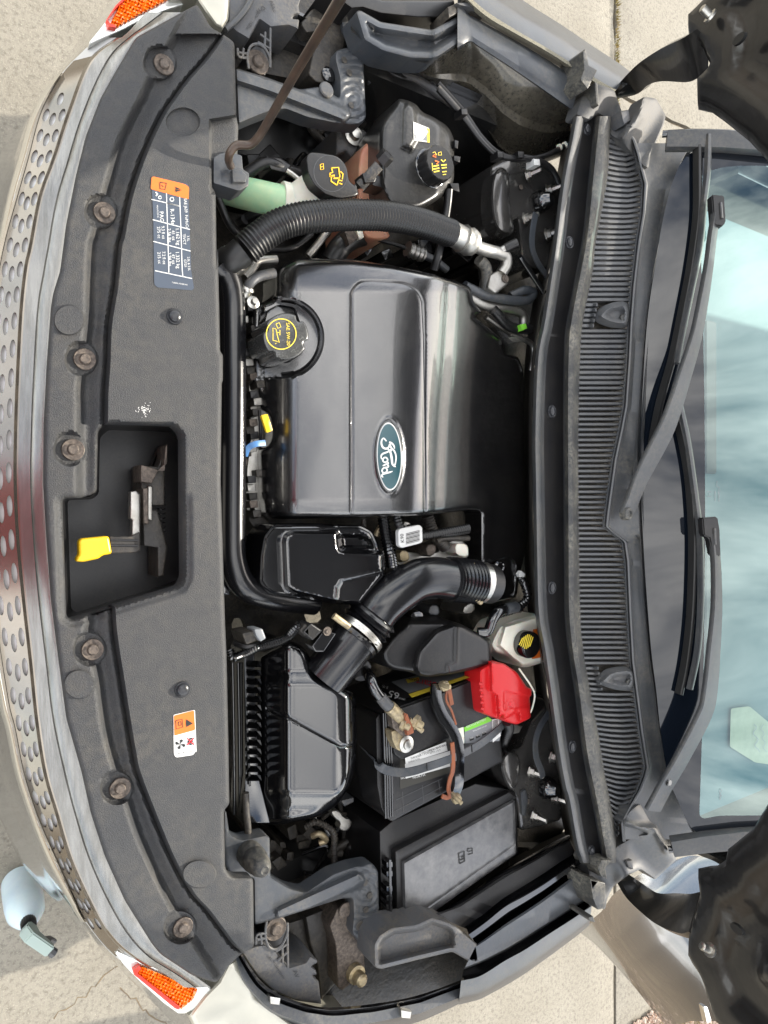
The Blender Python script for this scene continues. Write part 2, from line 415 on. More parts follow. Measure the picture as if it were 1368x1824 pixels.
M['tube'] = pm('black_pipe_plastic', (.006, .006, .007), .2, bump=(500, .1, .0005), rv=.05, ior=1.6)
M['black'] = pm('matte_black_plastic', (.006, .006, .007), .36, bump=(500, .25), dust=(DUST, .10, 18), rv=.1)
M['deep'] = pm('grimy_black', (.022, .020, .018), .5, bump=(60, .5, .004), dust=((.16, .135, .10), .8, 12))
M['rubber'] = pm('black_rubber', (.012, .012, .012), .35, bump=(350, .15), rv=.1)
M['rubgray'] = pm('dusty_rubber', (.026, .027, .028), .5, bump=(500, .35, .0008), dust=((.34, .31, .24), .8, 11))
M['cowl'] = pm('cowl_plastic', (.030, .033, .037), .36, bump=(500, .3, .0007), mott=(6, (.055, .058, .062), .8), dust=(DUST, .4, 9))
M['slat'] = pm('slat_plastic', (.06, .063, .068), .42, bump=(500, .3, .0006), dust=(DUST, .4, 12))
M['steel'] = pm('zinc_steel', (.55, .54, .5), .32, 1, bump=(300, .15), mott=(40, (.35, .33, .3), .7))
M['alu'] = pm('cast_aluminium', (.48, .47, .44), .42, 1, bump=(180, .3, .001), mott=(25, (.3, .28, .25), .6), dust=((.3, .27, .2), .5, 20))
M['rust'] = pm('rusty_steel', (.075, .062, .053), .6, .5, bump=(220, .6, .001), mott=(150, (.19, .155, .125), .8))
M['brown'] = pm('prop_rod_paint', (.075, .052, .038), .33, .25, bump=(200, .2), mott=(30, (.04, .03, .025), .8))
M['paint'] = pm('bronze_grey_paint', (.085, .085, .087), .2, .8, coat=1, mott=(400, (.12, .12, .12), .5))
M['inner'] = pm('apron_paint', (.075, .068, .055), .25, .5, coat=.6, dust=((.25, .22, .15), .8, 9), bump=(40, .15, .002))
M['chrome'] = pm('bright_chrome', (.85, .85, .83), .08, 1, dust=((.5, .48, .42), .25, 12))
M['satin'] = pm('satin_weathered_chrome', (.26, .255, .24), .27, .85, bump=(120, .25, .001), mott=(30, (.16, .155, .14), .7), stretch=(3, .35, 3))
M['mesh'] = pm('grille_chrome', (.27, .24, .20), .24, .9, mott=(30, (.3, .27, .23), .6))
M['hole'] = pm('grille_backing', (.5, .5, .49), .35, .2, bump=(60, .3))
M['red'] = pm('red_plastic', (.48, .010, .012), .32, bump=(300, .2), dust=((.3, .02, .02), .4, 20), ior=1.45)
M['yellow'] = pm('yellow_plastic', (.75, .48, .01), .35, bump=(200, .15), mott=(30, (.6, .36, .01), .6))
M['yprint'] = pm('yellow_print', (.72, .55, .05), .5)
M['orange'] = pm('orange_print', (.66, .14, .012), .5)
M['white'] = pm('white_print', (.62, .62, .60), .5, mott=(60, (.6, .6, .58), .4))
M['navy'] = pm('label_navy', (.045, .06, .085), .4)
M['blk'] = pm('black_print', (.01, .01, .01), .5)
M['redp'] = pm('red_print', (.6, .02, .03), .5)
M['green'] = pm('green_print', (.18, .55, .04), .5)
M['grayp'] = pm('grey_print', (.18, .19, .2), .45)
M['nylon'] = pm('aged_white_nylon', (.80, .78, .68), .35, sss=.2, mott=(20, (.68, .63, .5), .7))
M['mint'] = pm('mint_plastic', (.34, .62, .38), .35, sss=.2, mott=(15, (.6, .72, .42), .7))
M['pink'] = pm('coolant_plastic', (.42, .17, .11), .4, sss=.2, mott=(12, (.5, .3, .18), .8))
M['blue'] = pm('blue_plastic', (.05, .16, .36), .4)
M['amber'] = pm('amber_lens', (1, .25, .012), .2, mott=(120, (.75, .12, .005), .7), coat=.5)
M['redlens'] = pm('red_lens', (.75, .04, .02), .2)
M['clear'] = pm('headlamp_lens', (.75, .77, .74), .12, .35, bump=(20, .1), coat=1)
M['oval'] = pm('badge_field', (.006, .05, .06), .15, coat=1)
M['copper'] = pm('corroded_orange_strip', (.27, .085, .035), .65, .2, bump=(200, .5), mott=(60, (.2, .08, .05), .9))
M['brass'] = pm('corroded_terminal', (.42, .34, .2), .45, .7, bump=(200, .6, .001), mott=(80, (.18, .14, .1), .9), dust=((.55, .5, .36), .8, 60))
M['felt'] = pm('gritty_felt', (.10, .09, .07), .9, bump=(700, 1, .002), mott=(500, (.3, .28, .2), 1))
M['hood'] = pm('hood_underside_paint', (.006, .006, .0065), .28, .1, bump=(25, .2, .004), mott=(6, (.018, .017, .016), .8), coat=.3)
M['plug'] = pm('dark_push_pin', (.02, .021, .024), .3, bump=(200, .3))
M['cream'] = pm('corner_sun_glare', (.46, .44, .36), .3, .4, coat=.8, mott=(8, (.38, .37, .31), .6))  # pale tint paints in the sunlight reflected by the bumper corners
# ================================================================== helpers for long strips
def arcl(p, n):
    p = np.array(p, float); s = np.concatenate([[0], np.cumsum(np.hypot(*(np.diff(p[:, :2], axis=0).T)))]); t = np.linspace(0, s[-1], n)
    return np.stack([np.interp(t, s, p[:, k]) for k in range(p.shape[1])], 1)
def loftp(name, rows, mat, parent, n=60, label=None, midx=None, smooth=True, ang=38, sm=1):
    """rows: (polyline, z or list of z)"""
    V = []
    for pl, z in rows:
        if hasattr(z, '__len__'): zz = np.interp(np.linspace(0, 1, len(pl)), np.linspace(0, 1, len(z)), z)
        else: zz = np.full(len(pl), z)
        c = catmull([(p[0], p[1], q) for p, q in zip(pl, zz)], 6) if sm else [(p[0], p[1], q) for p, q in zip(pl, zz)]
        a = arcl(c, n); V += list(PN(a[:, 0], a[:, 1], a[:, 2]))
    F = []; mi = []
    for c in range(len(rows) - 1):
        for i in range(n - 1): F.append((c * n + i, c * n + i + 1, (c + 1) * n + i + 1, (c + 1) * n + i)); mi.append(midx[c] if midx else 0)
    me = mesh_from(name, V, F, ang=ang, midx=mi)
    if sum(p.normal.z for p in me.polygons) < 0: me.flip_normals()
    return link(name, me, mat, parent, label)
def planar(name, outline, pt, n, mat, parent, holes=(), step=12, bend=None, label=None):
    ol = resample(outline, step); hl = [resample(h, step) for h in holes]; V = [Vector(p[:2]) for p in ol]; E = [(i, (i + 1) % len(ol)) for i in range(len(ol))]
    for h in hl: b = len(V); V += [Vector(p[:2]) for p in h]; E += [(b + i, b + (i + 1) % len(h)) for i in range(len(h))]
    gx, gy = np.meshgrid(np.arange(min(p[0] for p in ol), max(p[0] for p in ol), step * 2), np.arange(min(p[1] for p in ol), max(p[1] for p in ol), step * 2)); gx = gx.ravel(); gy = gy.ravel()
    k = sdist(gx, gy, ol) > step * .6
    for h in hl: k &= sdist(gx, gy, h) < -step * .6
    V += [Vector((a, b)) for a, b in zip(gx[k], gy[k])]
    vo, eo, fo, *_ = delaunay_2d_cdt(V, E, [], 1, 1e-4); A = np.array([(v.x, v.y) for v in vo]); F = np.array(fo); c = A[F].mean(1)
    keep = inside(c[:, 0], c[:, 1], ol)
    for h in hl: keep &= ~inside(c[:, 0], c[:, 1], h)
    W = [PP(a, b, pt, n) for a, b in A]
    if bend: W = [w + n * bend(w) for w in W]
    me = mesh_from(name, W, F[keep], up=True, ang=60); return link(name, me, mat, parent, label)
# ================================================================== ground
def conc(name, c1, c2, c3):
    m, nt, b = mk(name); L = nt.links; tc = N(nt, 'ShaderNodeTexCoord')
    def ns(s, d=6, r=.65):
        n = N(nt, 'ShaderNodeTexNoise', Scale=s, Detail=d, Roughness=r); L.new(tc.outputs['Object'], n.inputs['Vector']); return n.outputs['Fac']
    def ramp(f, lo, hi):
        r = N(nt, 'ShaderNodeMapRange'); r.inputs[1].default_value = lo; r.inputs[2].default_value = hi; L.new(f, r.inputs[0]); return r.outputs[0]
    def mix(f, A, B):
        x = N(nt, 'ShaderNodeMix', data_type='RGBA'); L.new(f, x.inputs['Factor'])
        for s, v in (('A', A), ('B', B)):
            if isinstance(v, tuple): x.inputs[s].default_value = (*v, 1)
            else: L.new(v, x.inputs[s])
        return x.outputs['Result']
    a = mix(ramp(ns(3.5), .3, .7), c1, c2); a = mix(ramp(ns(70, 4, .75), .48, .68), a, c3)
    v = N(nt, 'ShaderNodeTexVoronoi', Scale=150.0); L.new(tc.outputs['Object'], v.inputs['Vector'])
    d = ramp(v.outputs['Distance'], .16, .08); sp = N(nt, 'ShaderNodeMath', operation='MULTIPLY'); L.new(d, sp.inputs[0]); L.new(ramp(ns(30, 2), .5, .62), sp.inputs[1])
    a = mix(sp.outputs[0], a, (.09, .07, .05)); 
    w = N(nt, 'ShaderNodeMath', operation='MULTIPLY'); L.new(ramp(ns(260, 2), .6, .75), w.inputs[0]); w.inputs[1].default_value = .5; a = mix(w.outputs[0], a, (.6, .55, .46))
    L.new(a, b.inputs['Base Color']); b.inputs['Roughness'].default_value = .9
    bn = N(nt, 'ShaderNodeBump', Strength=.7, Distance=.004); L.new(ns(140, 5, .8), bn.inputs['Height']); L.new(bn.outputs[0], b.inputs['Normal']); return m
M['conc'] = conc('worn_concrete', (.215, .195, .155), (.27, .25, .205), (.145, .13, .105))
M['soil'] = pm('dry_soil', (.12, .09, .06), .95, bump=(40, 1, .01), mott=(8, (.2, .16, .1), .8))
g = link('ground', mesh_from('ground', [(-60, -60, -.03), (60, -60, -.03), (60, 60, -.03), (-60, 60, -.03)], [(0, 1, 2, 3)], smooth=False), M['soil']); g['kind'] = 'structure'
drive = bpy.data.objects.new('driveway', None); sc.collection.objects.link(drive); drive['kind'] = 'structure'
def slab(x0, x1, y0, y1):
    bm = bmesh.new(); bmesh.ops.create_grid(bm, x_segments=28, y_segments=28, size=.5)
    for v in bm.verts:
        v.co.x = x0 + (v.co.x + .5) * (x1 - x0); v.co.y = y0 + (v.co.y + .5) * (y1 - y0)
        e = min(v.co.x - x0, x1 - v.co.x, v.co.y - y0, y1 - v.co.y)
        v.co.z = 0 if e > .001 else -.012
        if e < .001:
            v.co.x += .010 * math.sin(v.co.y * 41 + x0) * math.cos(v.co.y * 13); v.co.y += .005 * math.sin(v.co.x * 37)
    r = bmesh.ops.extrude_face_region(bm, geom=bm.faces[:])
    for v in r['geom']:
        if isinstance(v, bmesh.types.BMVert): v.co.z -= .08
    bmesh.ops.recalc_face_normals(bm, faces=bm.faces)
    me = bpy.data.meshes.new('concrete_slab'); bm.to_mesh(me); bm.free(); me.polygons.foreach_set('use_smooth', [True] * len(me.polygons)); me.set_sharp_from_angle(angle=R_(30))
    link('concrete_slab', me, M['conc'], drive)
jx = P(1100, 60, 0).x
for a, b in ((jx - 3.0, jx - .012), (jx + .006, jx + 3.0), (jx + 3.02, jx + 6.0), (jx - 6, jx - 3.02)):
    for c, d in ((-2.44, 1.30 + .6), (1.92, 4.7)): slab(a, b, c, d)
# cracks in the concrete
rc_ = np.random.default_rng(5)
for st, en in (((96, 1815), (250, 1690)), ((300, 1830), (215, 1760)), ((700, -20), (735, 60))):
    pts = [st]; k = 14
    for i in range(1, k + 1): pts.append((st[0] + (en[0] - st[0]) * i / k + rc_.normal() * 3.5, st[1] + (en[1] - st[1]) * i / k + rc_.normal() * 3.5))
    o = strokes('crack', [(pts, list(1.0 + 2.2 * rc_.random(k + 1)))], lambda x, y: np.zeros(np.shape(x)), M['soil'], drive, .0006)
# ================================================================== car
car = bpy.data.objects.new('car', None); sc.collection.objects.link(car); car.location = (1.6, 0, 0)
car['label'] = 'bronze grey car with its hood propped open over a dressed black engine bay'; car['category'] = 'car'
# ------------------------------------------------------------------ radiator cover (front top panel)
pan = Z1((1000, 20), (690, 190), (600, 340), (510, 500), (440, 680), (390, 880), (340, 1130), (309, 1368)) + [(96, 520)] + Z7((262, 300), (240, 600), (225, 900), (222, 1200)) + \
    Z8((240, 300), (262, 600), (300, 900), (340, 1200)) + ZB((385, 200), (430, 400), (495, 600), (585, 800), (710, 1000), (750, 1050), (900, 1150), (1010, 1185), (1040, 1160), (1065, 1110), (1130, 1050), (1190, 1020), (1186, 690)) + \
    ZB((1085, 690), (1055, 650), (1050, 375), (1075, 350)) + [(407, 1330)] + Z8((1150, 870), (1142, 700), (1130, 300), (1120, 0)) + [(395, 683), (397, 678), (397, 632), (392, 626), (388, 440)] + \
    Z1((1100, 1368), (1095, 980), (1070, 940), (1200, 935), (1210, 640), (1200, 600), (1190, 220), (1170, 200), (1125, 170), (1070, 140), (1030, 70))
pan = rounded(pan, 7, 3)
xL = interp([(0, 345), (67, 309), (140, 268), (175, 253), (210, 233), (263, 210), (323, 193), (414, 168), (440, 161), (510, 158), (580, 156), (685, 142), (738, 142), (900, 142), (1088, 158), (1123, 155), (1176, 167), (1211, 175), (1281, 184), (1340, 197), (1433, 228), (1490, 247), (1566, 281), (1631, 315), (1680, 348), (1737, 384), (1800, 420)])
xR = interp([(0, 440), (70, 393), (105, 368), (140, 337), (168, 316), (210, 288), (281, 256), (351, 233), (421, 219), (440, 214), (510, 207), (580, 196), (650, 193), (720, 189), (900, 189), (1088, 202), (1141, 207), (1211, 218), (1281, 229), (1340, 239), (1376, 247), (1452, 276), (1528, 308), (1589, 342), (1623, 372), (1680, 415), (1705, 440), (1800, 500)])
BOSS = [(290, 113), (185, 378), (150, 640), (130, 801), (165, 1157), (213, 1404), (326, 1652)]
opening = rounded([(190, 752), (312, 756), (327, 773), (329, 1030), (322, 1045), (128, 1105), (118, 1098), (111, 888), (160, 886), (172, 876), (174, 766)], 8, 3)
notch = [(374, 214), (430, 205), (430, 345), (376, 345)]
def pan_z(x, y):
    l = xL(y); r = xR(y); z = np.full(x.shape, 1.0)
    left = .998; fl = .974
    t = ss(x, l - 10, l + 12); zz = left * (1 - t) + fl * t
    zz = zz + .006 * ss(x, l + 12, r - 8) - .008 * np.exp(-((x - r + 3) / 4.5) ** 2)
    t2 = ss(x, r - 4, r + 4); z = zz * (1 - t2) + 1.0 * t2
    z = np.where(y < 62, np.maximum(z, .99), z)
    for bx, by in BOSS:
        d = np.hypot((x - bx + 5) / 1.0, (y - by + 1) / 1.04) ; k = 1 - ss(d, 26.5, 30.5); inb = (x < r - 3)
        z = np.where(inb, z * (1 - k) + .982 * k, z)
    for cx, cy, a, b_, s in ((326, 217, 30, 25, -1), (123, 570, 27, 27, 1), (141, 1219, 27, 26, 1), (355, 1557, 30, 25, 1)):
        d = np.hypot((x - cx) / a, (y - cy) / b_); k = 1 - ss(d, .95, 1.02); base = .998 if cx < 200 else 1.0; z = z * (1 - k) + (base + .0045 * s) * k
    dn = sdist(x, y, notch); z -= .014 * ss(dn, -2, 3)
    z -= edge(sdist(x, y, pan), 7, .008)
    do = -sdist(x, y, opening); z -= edge(do, 6, .007); z -= .006 * (1 - ss(do, 6, 16)) * ss(y, 870, 900)
    return z
yy_ = np.arange(40, 1745, 3.6); pf = [([(float(f(y)) + o_, float(y)) for y in yy_], False, (0,)) for f, o_s in ((xL, (-10, 0, 12)), (xR, (-7, -3.5, -.5, 4))) for o_ in o_s]
for bx, by in BOSS: pf.append((arc(bx - 5, by + 1, 28.5, 29.6, n=40), True, (-2.2, 0, 2.2)))
for cx, cy, a, b_ in ((326, 217, 30, 25), (123, 570, 27, 27), (141, 1219, 27, 26), (355, 1557, 30, 25)): pf.append((arc(cx, cy, a * .985, b_ * .985, n=36), True, (-1.2, 1.2)))
pf.append((notch, True, (-2.5, 2.5)))
rc = sheet('radiator_cover', pan, pan_z, M['panel'], car, step=3.6, holes=[opening], skirt=.02, hskirt=.03, feat=pf, label='grained black plastic cover across the front of the engine bay')
# recess behind the latch opening
oi = [(((x - 225) * .93 + 222), ((y - 930) * .95 + 928)) for x, y in opening]
V = []; n = len(opening)
for pl, z in ((opening, .975), (oi, .93), (oi, .86)): V += [P(x, y, z) if z > .9 else None for x, y in pl]
V = [P(x, y, .972) for x, y in opening] + [P(x * .92 + 18, y * .92 + 74, .86) for x, y in opening]
F = [(i, (i + 1) % n, n + (i + 1) % n, n + i) for i in range(n)] + [tuple(range(n, 2 * n))]
link('latch_recess', mesh_from('latch_recess', V, F, ang=30), M['black'], rc)
washer = lathe_mesh('bolt', [(.0175, -.002), (.0175, .0012), (.0165, .002), (.0145, .0012), (.0095, .0014), (.0085, .005), (.007, .0062), (.003, .0058)], 24)
for i, (x, y) in enumerate([(292, 115), (186, 379), (151, 640), (130, 801), (165, 1157), (214, 1404), (326, 1652)]):
    put('bolt', washer, x, y, .9845, rc, M['rust'], rot=(rng.normal() * .03, rng.normal() * .03, i), scale=.86, label='rusty bolt with dished washer' if i == 0 else None)
pin = lathe_mesh('push_pin', [(.012, -.002), (.012, .001), (.011, .0022), (.0085, .0016), (.008, .0042), (.006, .0058), (.002, .0064)], 20)
put('push_pin', pin, 311, 564, 1.001, rc, M['plug']); put('push_pin', pin, 325, 1228, 1.001, rc, M['plug'])
# ---- latch
lt = Z8
prism('latch_bracket', lt((720, 130), (800, 140), (850, 330), (830, 470), (800, 480), (800, 330), (730, 320), (725, 230)), .93, .87, M['deep'], rc, r=3)
prism('latch_bracket', Z7((710, 1110), (800, 1115), (845, 1000), (850, 1090), (835, 1110), (835, 1311), (720, 1311)), .93, .87, M['deep'], rc, r=3)
prism('latch_pawl', lt((662, 45), (690, 40), (712, 60), (712, 330), (690, 350), (665, 340), (672, 190), (660, 180)), .955, .94, M['alu'], rc, r=3)
prism('latch_pawl', lt((752, 15), (775, 20), (772, 190), (750, 185)), .94, .88, M['alu'], rc, r=2)
prism('latch_pawl', lt((725, 30), (750, 25), (755, 210), (728, 205)), .945, .90, M['rust'], rc, r=2)
for k in range(11):
    yy = 865 + 8.2 * k; tube('latch_spring', [(281, yy, .915), (287, yy + 2, .921), (294, yy, .915)], .0012, M['black'], rc, 6, 4)
lev = prism('release_lever', lt((555, 272), (665, 272), (710, 250), (712, 345), (690, 355), (562, 360)), .965, .955, M['deep'], rc, r=3, label='black steel arm of the hood release')
for k in (290, 318): tube('lever_rib', lt((560, k), (640, k + 1), (700, k + 2)) and [(*p, .966) for p in lt((560, k), (640, k + 1), (700, k + 2))], .0018, M['black'], lev, 8, 3)
prism('lever_grip', rounded(lt((398, 300), (410, 283), (552, 270), (568, 360), (520, 368), (500, 385), (420, 402), (385, 400), (388, 380), (400, 365)), 5, 3), .972, .955, M['yellow'], lev, r=5, label='bright yellow grip of the release lever')
prism('latch_guide', Z7((715, 1105), (800, 1130), (830, 1130), (840, 1010), (850, 1000), (848, 1100), (800, 1140), (770, 1200), (715, 1190)), .95, .90, M['rust'], rc, r=2)
# ---- printed labels on the cover
lz = lambda x, y: np.full(np.shape(x), 1.0)
L1 = rounded(Z1((768, 897), (955, 935), (970, 1368)) + Z7((985, 210), (975, 220), (800, 205), (783, 190)) + Z1((778, 1100)), 3)
lab = decal('refrigerant_label', L1, lz, M['navy'], rc, .0006, label='dark blue refrigerant label with white grid and orange header')
decal('orange_header', rounded(Z1((770, 900), (780, 896), (940, 935), (960, 950), (958, 1012), (765, 960)), 3), lz, M['orange'], lab, .001)
W = 1.5
strokes('grid_line', [(Z1((769, 1012), (910, 1045)), W), (Z1((845, 978), (850, 1140), (857, 1368)) + Z7((857, 130)), W), (Z1((912, 1000), (918, 1150), (925, 1368)) + Z7((928, 148)), W),
                      (Z1((775, 1115), (965, 1165)), W), (Z1((778, 1225), (968, 1275)), W), (Z7((787, 120), (975, 160)), W), (Z1((845, 1030), (912, 1047)), W)], lz, M['white'], lab, .0010)
P1 = lambda x, y: (x / 2.85, y / 2.85)
def q7(x, y): return (x / 2.85, 440 + y / 2.85)
tx = [('SAE J639  FoMoCo', *P1(945, 1085), 7.4, .95), ('R-134a', *P1(875, 1100), 10, 1), ('PAG', *P1(820, 1100), 10, 1), ('WSH-M1C231-B', *P1(800, 1072), 4, .8),
      ('1.162 kg', *P1(902, 1200), 9, 1), ('41 oz', *P1(880, 1195), 8, 1), ('2.56 lbs', *P1(860, 1195), 8, 1), ('9.3 fl oz', *P1(828, 1180), 8, .9), ('275 cc', *P1(806, 1180), 8, 1),
      ('3.5L', *P1(955, 1210), 6, 1), ('TIVCT', *P1(935, 1215), 7, 1), ('1.332 kg', *q7(902, 65), 9, 1), ('47 oz', *q7(880, 62), 8, 1), ('2.94 lbs', *q7(862, 62), 8, 1),
      ('7.2 fl oz', *q7(832, 55), 8, .9), ('215 cc', *q7(808, 55), 8, 1), ('2.0L & 3.5L', *q7(958, 85), 6, .9), ('GTDI', *q7(940, 82), 6, 1), ('T BB5A-19A480-AA', *q7(912, 186), 3.6, .95, 9)]
texts('lettering', tx, lz, M['white'], lab, .0011, ang=86)
strokes('print_symbol', [(arc(*P1(873, 1012), 3.4, 3.4, n=16), 1.6), (arc(*P1(812, 1002), 2.6, 2.6, n=14), 1.4), (Z1((790, 975), (800, 985), (792, 995)), 2.5),
                         ], lz, M['white'], lab, .0011)
decal('warning_symbol', Z1((888, 962), (892, 975), (922, 966)), lz, M['blk'], lab, .0014)
decal('warning_symbol', Z1((890, 948), (922, 962), (892, 962)), lz, M['blk'], lab, .0014)
strokes('print_symbol', [(Z1((812, 925), (845, 930), (838, 962), (812, 958), (812, 925)), 1.6), (Z1((820, 940), (830, 948)), 1.5)], lz, M['blk'], lab, .0014)
L2 = rounded(Z8((880, 1178), (990, 1152), (998, 1368)) + ZB((918, 100), (905, 118), (825, 130), (815, 115)), 3)
lab2 = decal('fan_warning_label', L2, lz, M['white'], rc, .0006, label='small orange and white fan warning label')
decal('orange_header', rounded(Z8((882, 1182), (985, 1155), (991, 1255), (885, 1284)), 3), lz, M['orange'], lab2, .001)
decal('warning_symbol', Z8((943, 1222), (945, 1200), (980, 1222), (946, 1240)), lz, M['blk'], lab2, .0014)
strokes('print_symbol', [(Z8((892, 1208), (925, 1200), (928, 1240), (895, 1250), (892, 1208)), 1.4), (Z8((905, 1215), (918, 1212), (920, 1230), (908, 1234), (905, 1215)), 1.4)], lz, M['blk'], lab2, .0014)
fx, fy = ZB((845, 68))[0]
for a in (20, 110, 200, 290): decal('fan_blade_print', [(fx, fy)] + [(fx + r * math.cos(R_(a + b)), fy + r * math.sin(R_(a + b))) for r, b in ((4, -28), (8, -26), (9.5, 0), (8, 22), (4, 14))], lz, M['blk'], lab2, .0014)
hx, hy = ZB((893, 55))[0]
strokes('hand_print', [([(hx - 5, hy + 2), (hx - 1, hy - 5), (hx + 3, hy - 6)], 2.4), ([(hx - 4, hy + 5), (hx + 4, hy - 2)], 3.4), ([(hx - 1, hy + 6), (hx + 6, hy + 2)], 2)], lz, M['blk'], lab2, .0012)
strokes('cross_print', [([(hx - 7, hy - 7), (hx + 7, hy + 7)], 1.8), ([(hx + 7, hy - 7), (hx - 7, hy + 7)], 1.8)], lz, M['redp'], lab2, .0016)
texts('lettering', [('BB53-8C612-AA', *ZB((868, 106))[0], 4.6, .9)], lz, M['blk'], lab2, .0012, ang=-10)
# bird dropping / dirt fleck
rs = np.random.default_rng(3); fl = []
for _ in range(46):
    x = 257 + rs.normal() * 5; y = 729 + rs.normal() * 4.5; fl.append(([(x, y), (x + rs.normal() * 1.6, y + rs.normal() * 1.6)], .9))
strokes('dirt_fleck', fl, lz, M['white'], rc, .0007)
# ------------------------------------------------------------------ grille and bumper
E = interp([(-60, 420), (7, 345), (40, 290), (67, 244), (119, 212), (175, 181), (239, 156), (309, 139), (396, 121), (480, 109), (545, 94), (650, 86), (756, 81), (861, 79), (965, 85), (1070, 93), (1176, 106), (1281, 121), (1376, 147), (1452, 164), (1528, 189), (1604, 223), (1680, 271), (1712, 300), (1745, 350), (1900, 560)])
G1 = interp([(-60, 345), (20, 262), (60, 225), (105, 168), (196, 130), (281, 102), (351, 77), (439, 60), (475, 52), (545, 44), (650, 38), (756, 34), (861, 33), (965, 38), (1070, 48), (1176, 60), (1281, 71), (1376, 86), (1452, 108), (1528, 131), (1604, 165), (1661, 197), (1703, 240), (1760, 330), (1900, 500)])
G2 = lambda y: G1(y) - 9
Mh = interp([(-60, 290), (20, 215), (80, 160), (130, 112), (196, 74), (281, 50), (351, 30), (439, 6), (545, -12), (650, -22), (800, -28), (965, -22), (1100, -8), (1246, 14), (1300, 27), (1376, 42), (1452, 66), (1528, 99), (1604, 134), (1640, 152), (1703, 205), (1760, 290), (1900, 440)])
Wb = interp([(-60, 275), (20, 202), (80, 150), (130, 103), (196, 58), (281, 32), (351, 12), (439, -8), (545, -30), (800, -48), (1100, -27), (1246, -4), (1300, 10), (1376, 26), (1452, 51), (1528, 82), (1604, 122), (1640, 143), (1703, 190), (1760, 275), (1900, 425)])
Sb = interp([(-60, 262), (0, 200), (70, 142), (105, 118), (140, 98), (196, 63), (267, 2), (330, -40), (500, -90), (800, -120), (1150, -90), (1380, -40), (1463, 2), (1536, 38), (1596, 90), (1650, 141), (1691, 182), (1741, 228), (1787, 274), (1820, 306), (1900, 390)])
ys = np.arange(-50, 1890, 9.0)
loft('bumper_top_trim', [(lambda y: E(y) + 6, .984), (lambda y: E(y) - 1, .9835), (lambda y: E(y) - 8, .982), (lambda y: .55 * E(y) + .45 * G1(y) + 1, .9770), (lambda y: .5 * E(y) + .5 * G1(y) - 1, .9735), (lambda y: .45 * E(y) + .55 * G1(y), .9748), (G1, .9675)], ys[(ys > 20) & (ys < 1760)], M['satin'], car, label='weathered satin chrome strip along the top of the grille')
gy_ = ys[(ys > 60) & (ys < 1730)]
loft('grille_upper_lip', [(G1, .9675), (lambda y: G1(y) - 3, .9665), (G2, .955)], gy_, M['mesh'], car)
# perforated band: plate with real round holes over a pale backing
hy = [];  yv = 215.0
pol = []; 
ylist = np.arange(100, 1700, 1.0)
band_o = [(G2(np.array([y]))[0], y) for y in np.arange(100, 1705, 14)]; band_i = [(Mh(np.array([y]))[0], y) for y in np.arange(1704, 96, -14)]
pol = band_o + band_i; holes = []; s = 0; row = 0; y = 190.0
for ff, y0 in ((.84, 205), (.54, 176), (.24, 205)):
    y = y0
    while y < 1650:
        g2 = float(G2(np.array([y]))[0]); m_ = float(Mh(np.array([y]))[0]); w = g2 - m_; sl_ = float(G2(np.array([y + 5]))[0] - G2(np.array([y - 5]))[0]) / 10
        k_ = min(1, .62 + .38 * math.exp(-((y - 900) / 420) ** 2)) 
        holes.append(arc(m_ + w * ff, y, 19 * k_, min(5.2, w * .135), n=14, rot=math.degrees(math.atan2(1, sl_)))); y += 60 * k_ / math.sqrt(1 + sl_ * sl_) + 0
mesh_z = lambda x, y: .955 - .022 * np.clip((G2(y) - x) / np.maximum(G2(y) - Mh(y), 1), 0, 1)
sheet('perforated_grille_band', pol, mesh_z, M['mesh'], car, step=5, holes=holes, skirt=.006, hskirt=.005, rings=(2.5,), label='chrome grille band punched with staggered oval holes')
loft('grille_backing', [(lambda y: G2(y) + 1, .9495), (lambda y: Mh(y) - 1, .9275)], gy_, M['hole'], car)
loft('chrome_ridge', [(Mh, .934), (lambda y: .7 * Mh(y) + .3 * Wb(y), .940), (lambda y: .35 * Mh(y) + .65 * Wb(y), .936), (Wb, .920)], ys[(ys > 128) & (ys < 1645)], M['chrome'], car, label='bright chrome ridge curving round the grille')
bz = .60
loft('bumper', [(lambda y: Wb(y) + 3, .915), (lambda y: .8 * Wb(y) + .2 * Sb(y), .86), (lambda y: .72 * Wb(y) + .28 * Sb(y), .82), (lambda y: .5 * Wb(y) + .5 * Sb(y), .74), (lambda y: .2 * Wb(y) + .8 * Sb(y), .66), (Sb, .58), (lambda y: Sb(y) + 10, .45), (lambda y: Sb(y) + 28, .2)], ys, M['paint'], car, label='bronze grey painted front bumper')
# ------------------------------------------------------------------ headlamps
def lamp(poly, red, cl, zt):
    h = prism('headlamp', cl, zt - .006, zt - .12, M['clear'], car, r=4, smoothn=1, label=None)
    a = sheet('reflector_lens', poly, lambda x, y: zt + .002 - .004 * (np.sin(x * .55 + y * .2) ** 8 + np.sin(y * .5 - x * .2) ** 8) - edge(sdist(x, y, poly), 3, .003), M['amber'], h, step=2.2, skirt=.012, label='ribbed amber side reflector')
    prism('red_reflector', red, zt + .003, zt - .01, M['redlens'], h, r=1.5)
lamp(Z1((600, 35), (640, -10), (860, -10), (800, 28), (700, 80), (590, 140), (560, 120)), Z1((545, 100), (600, 30), (650, -14), (630, -14), (585, 30), (540, 100), (550, 135), (590, 142), (585, 125), (560, 118)), Z1((430, 240), (520, 130), (640, -25), (900, -25), (980, 10), (820, 60), (690, 120), (600, 165), (520, 195)), .955)
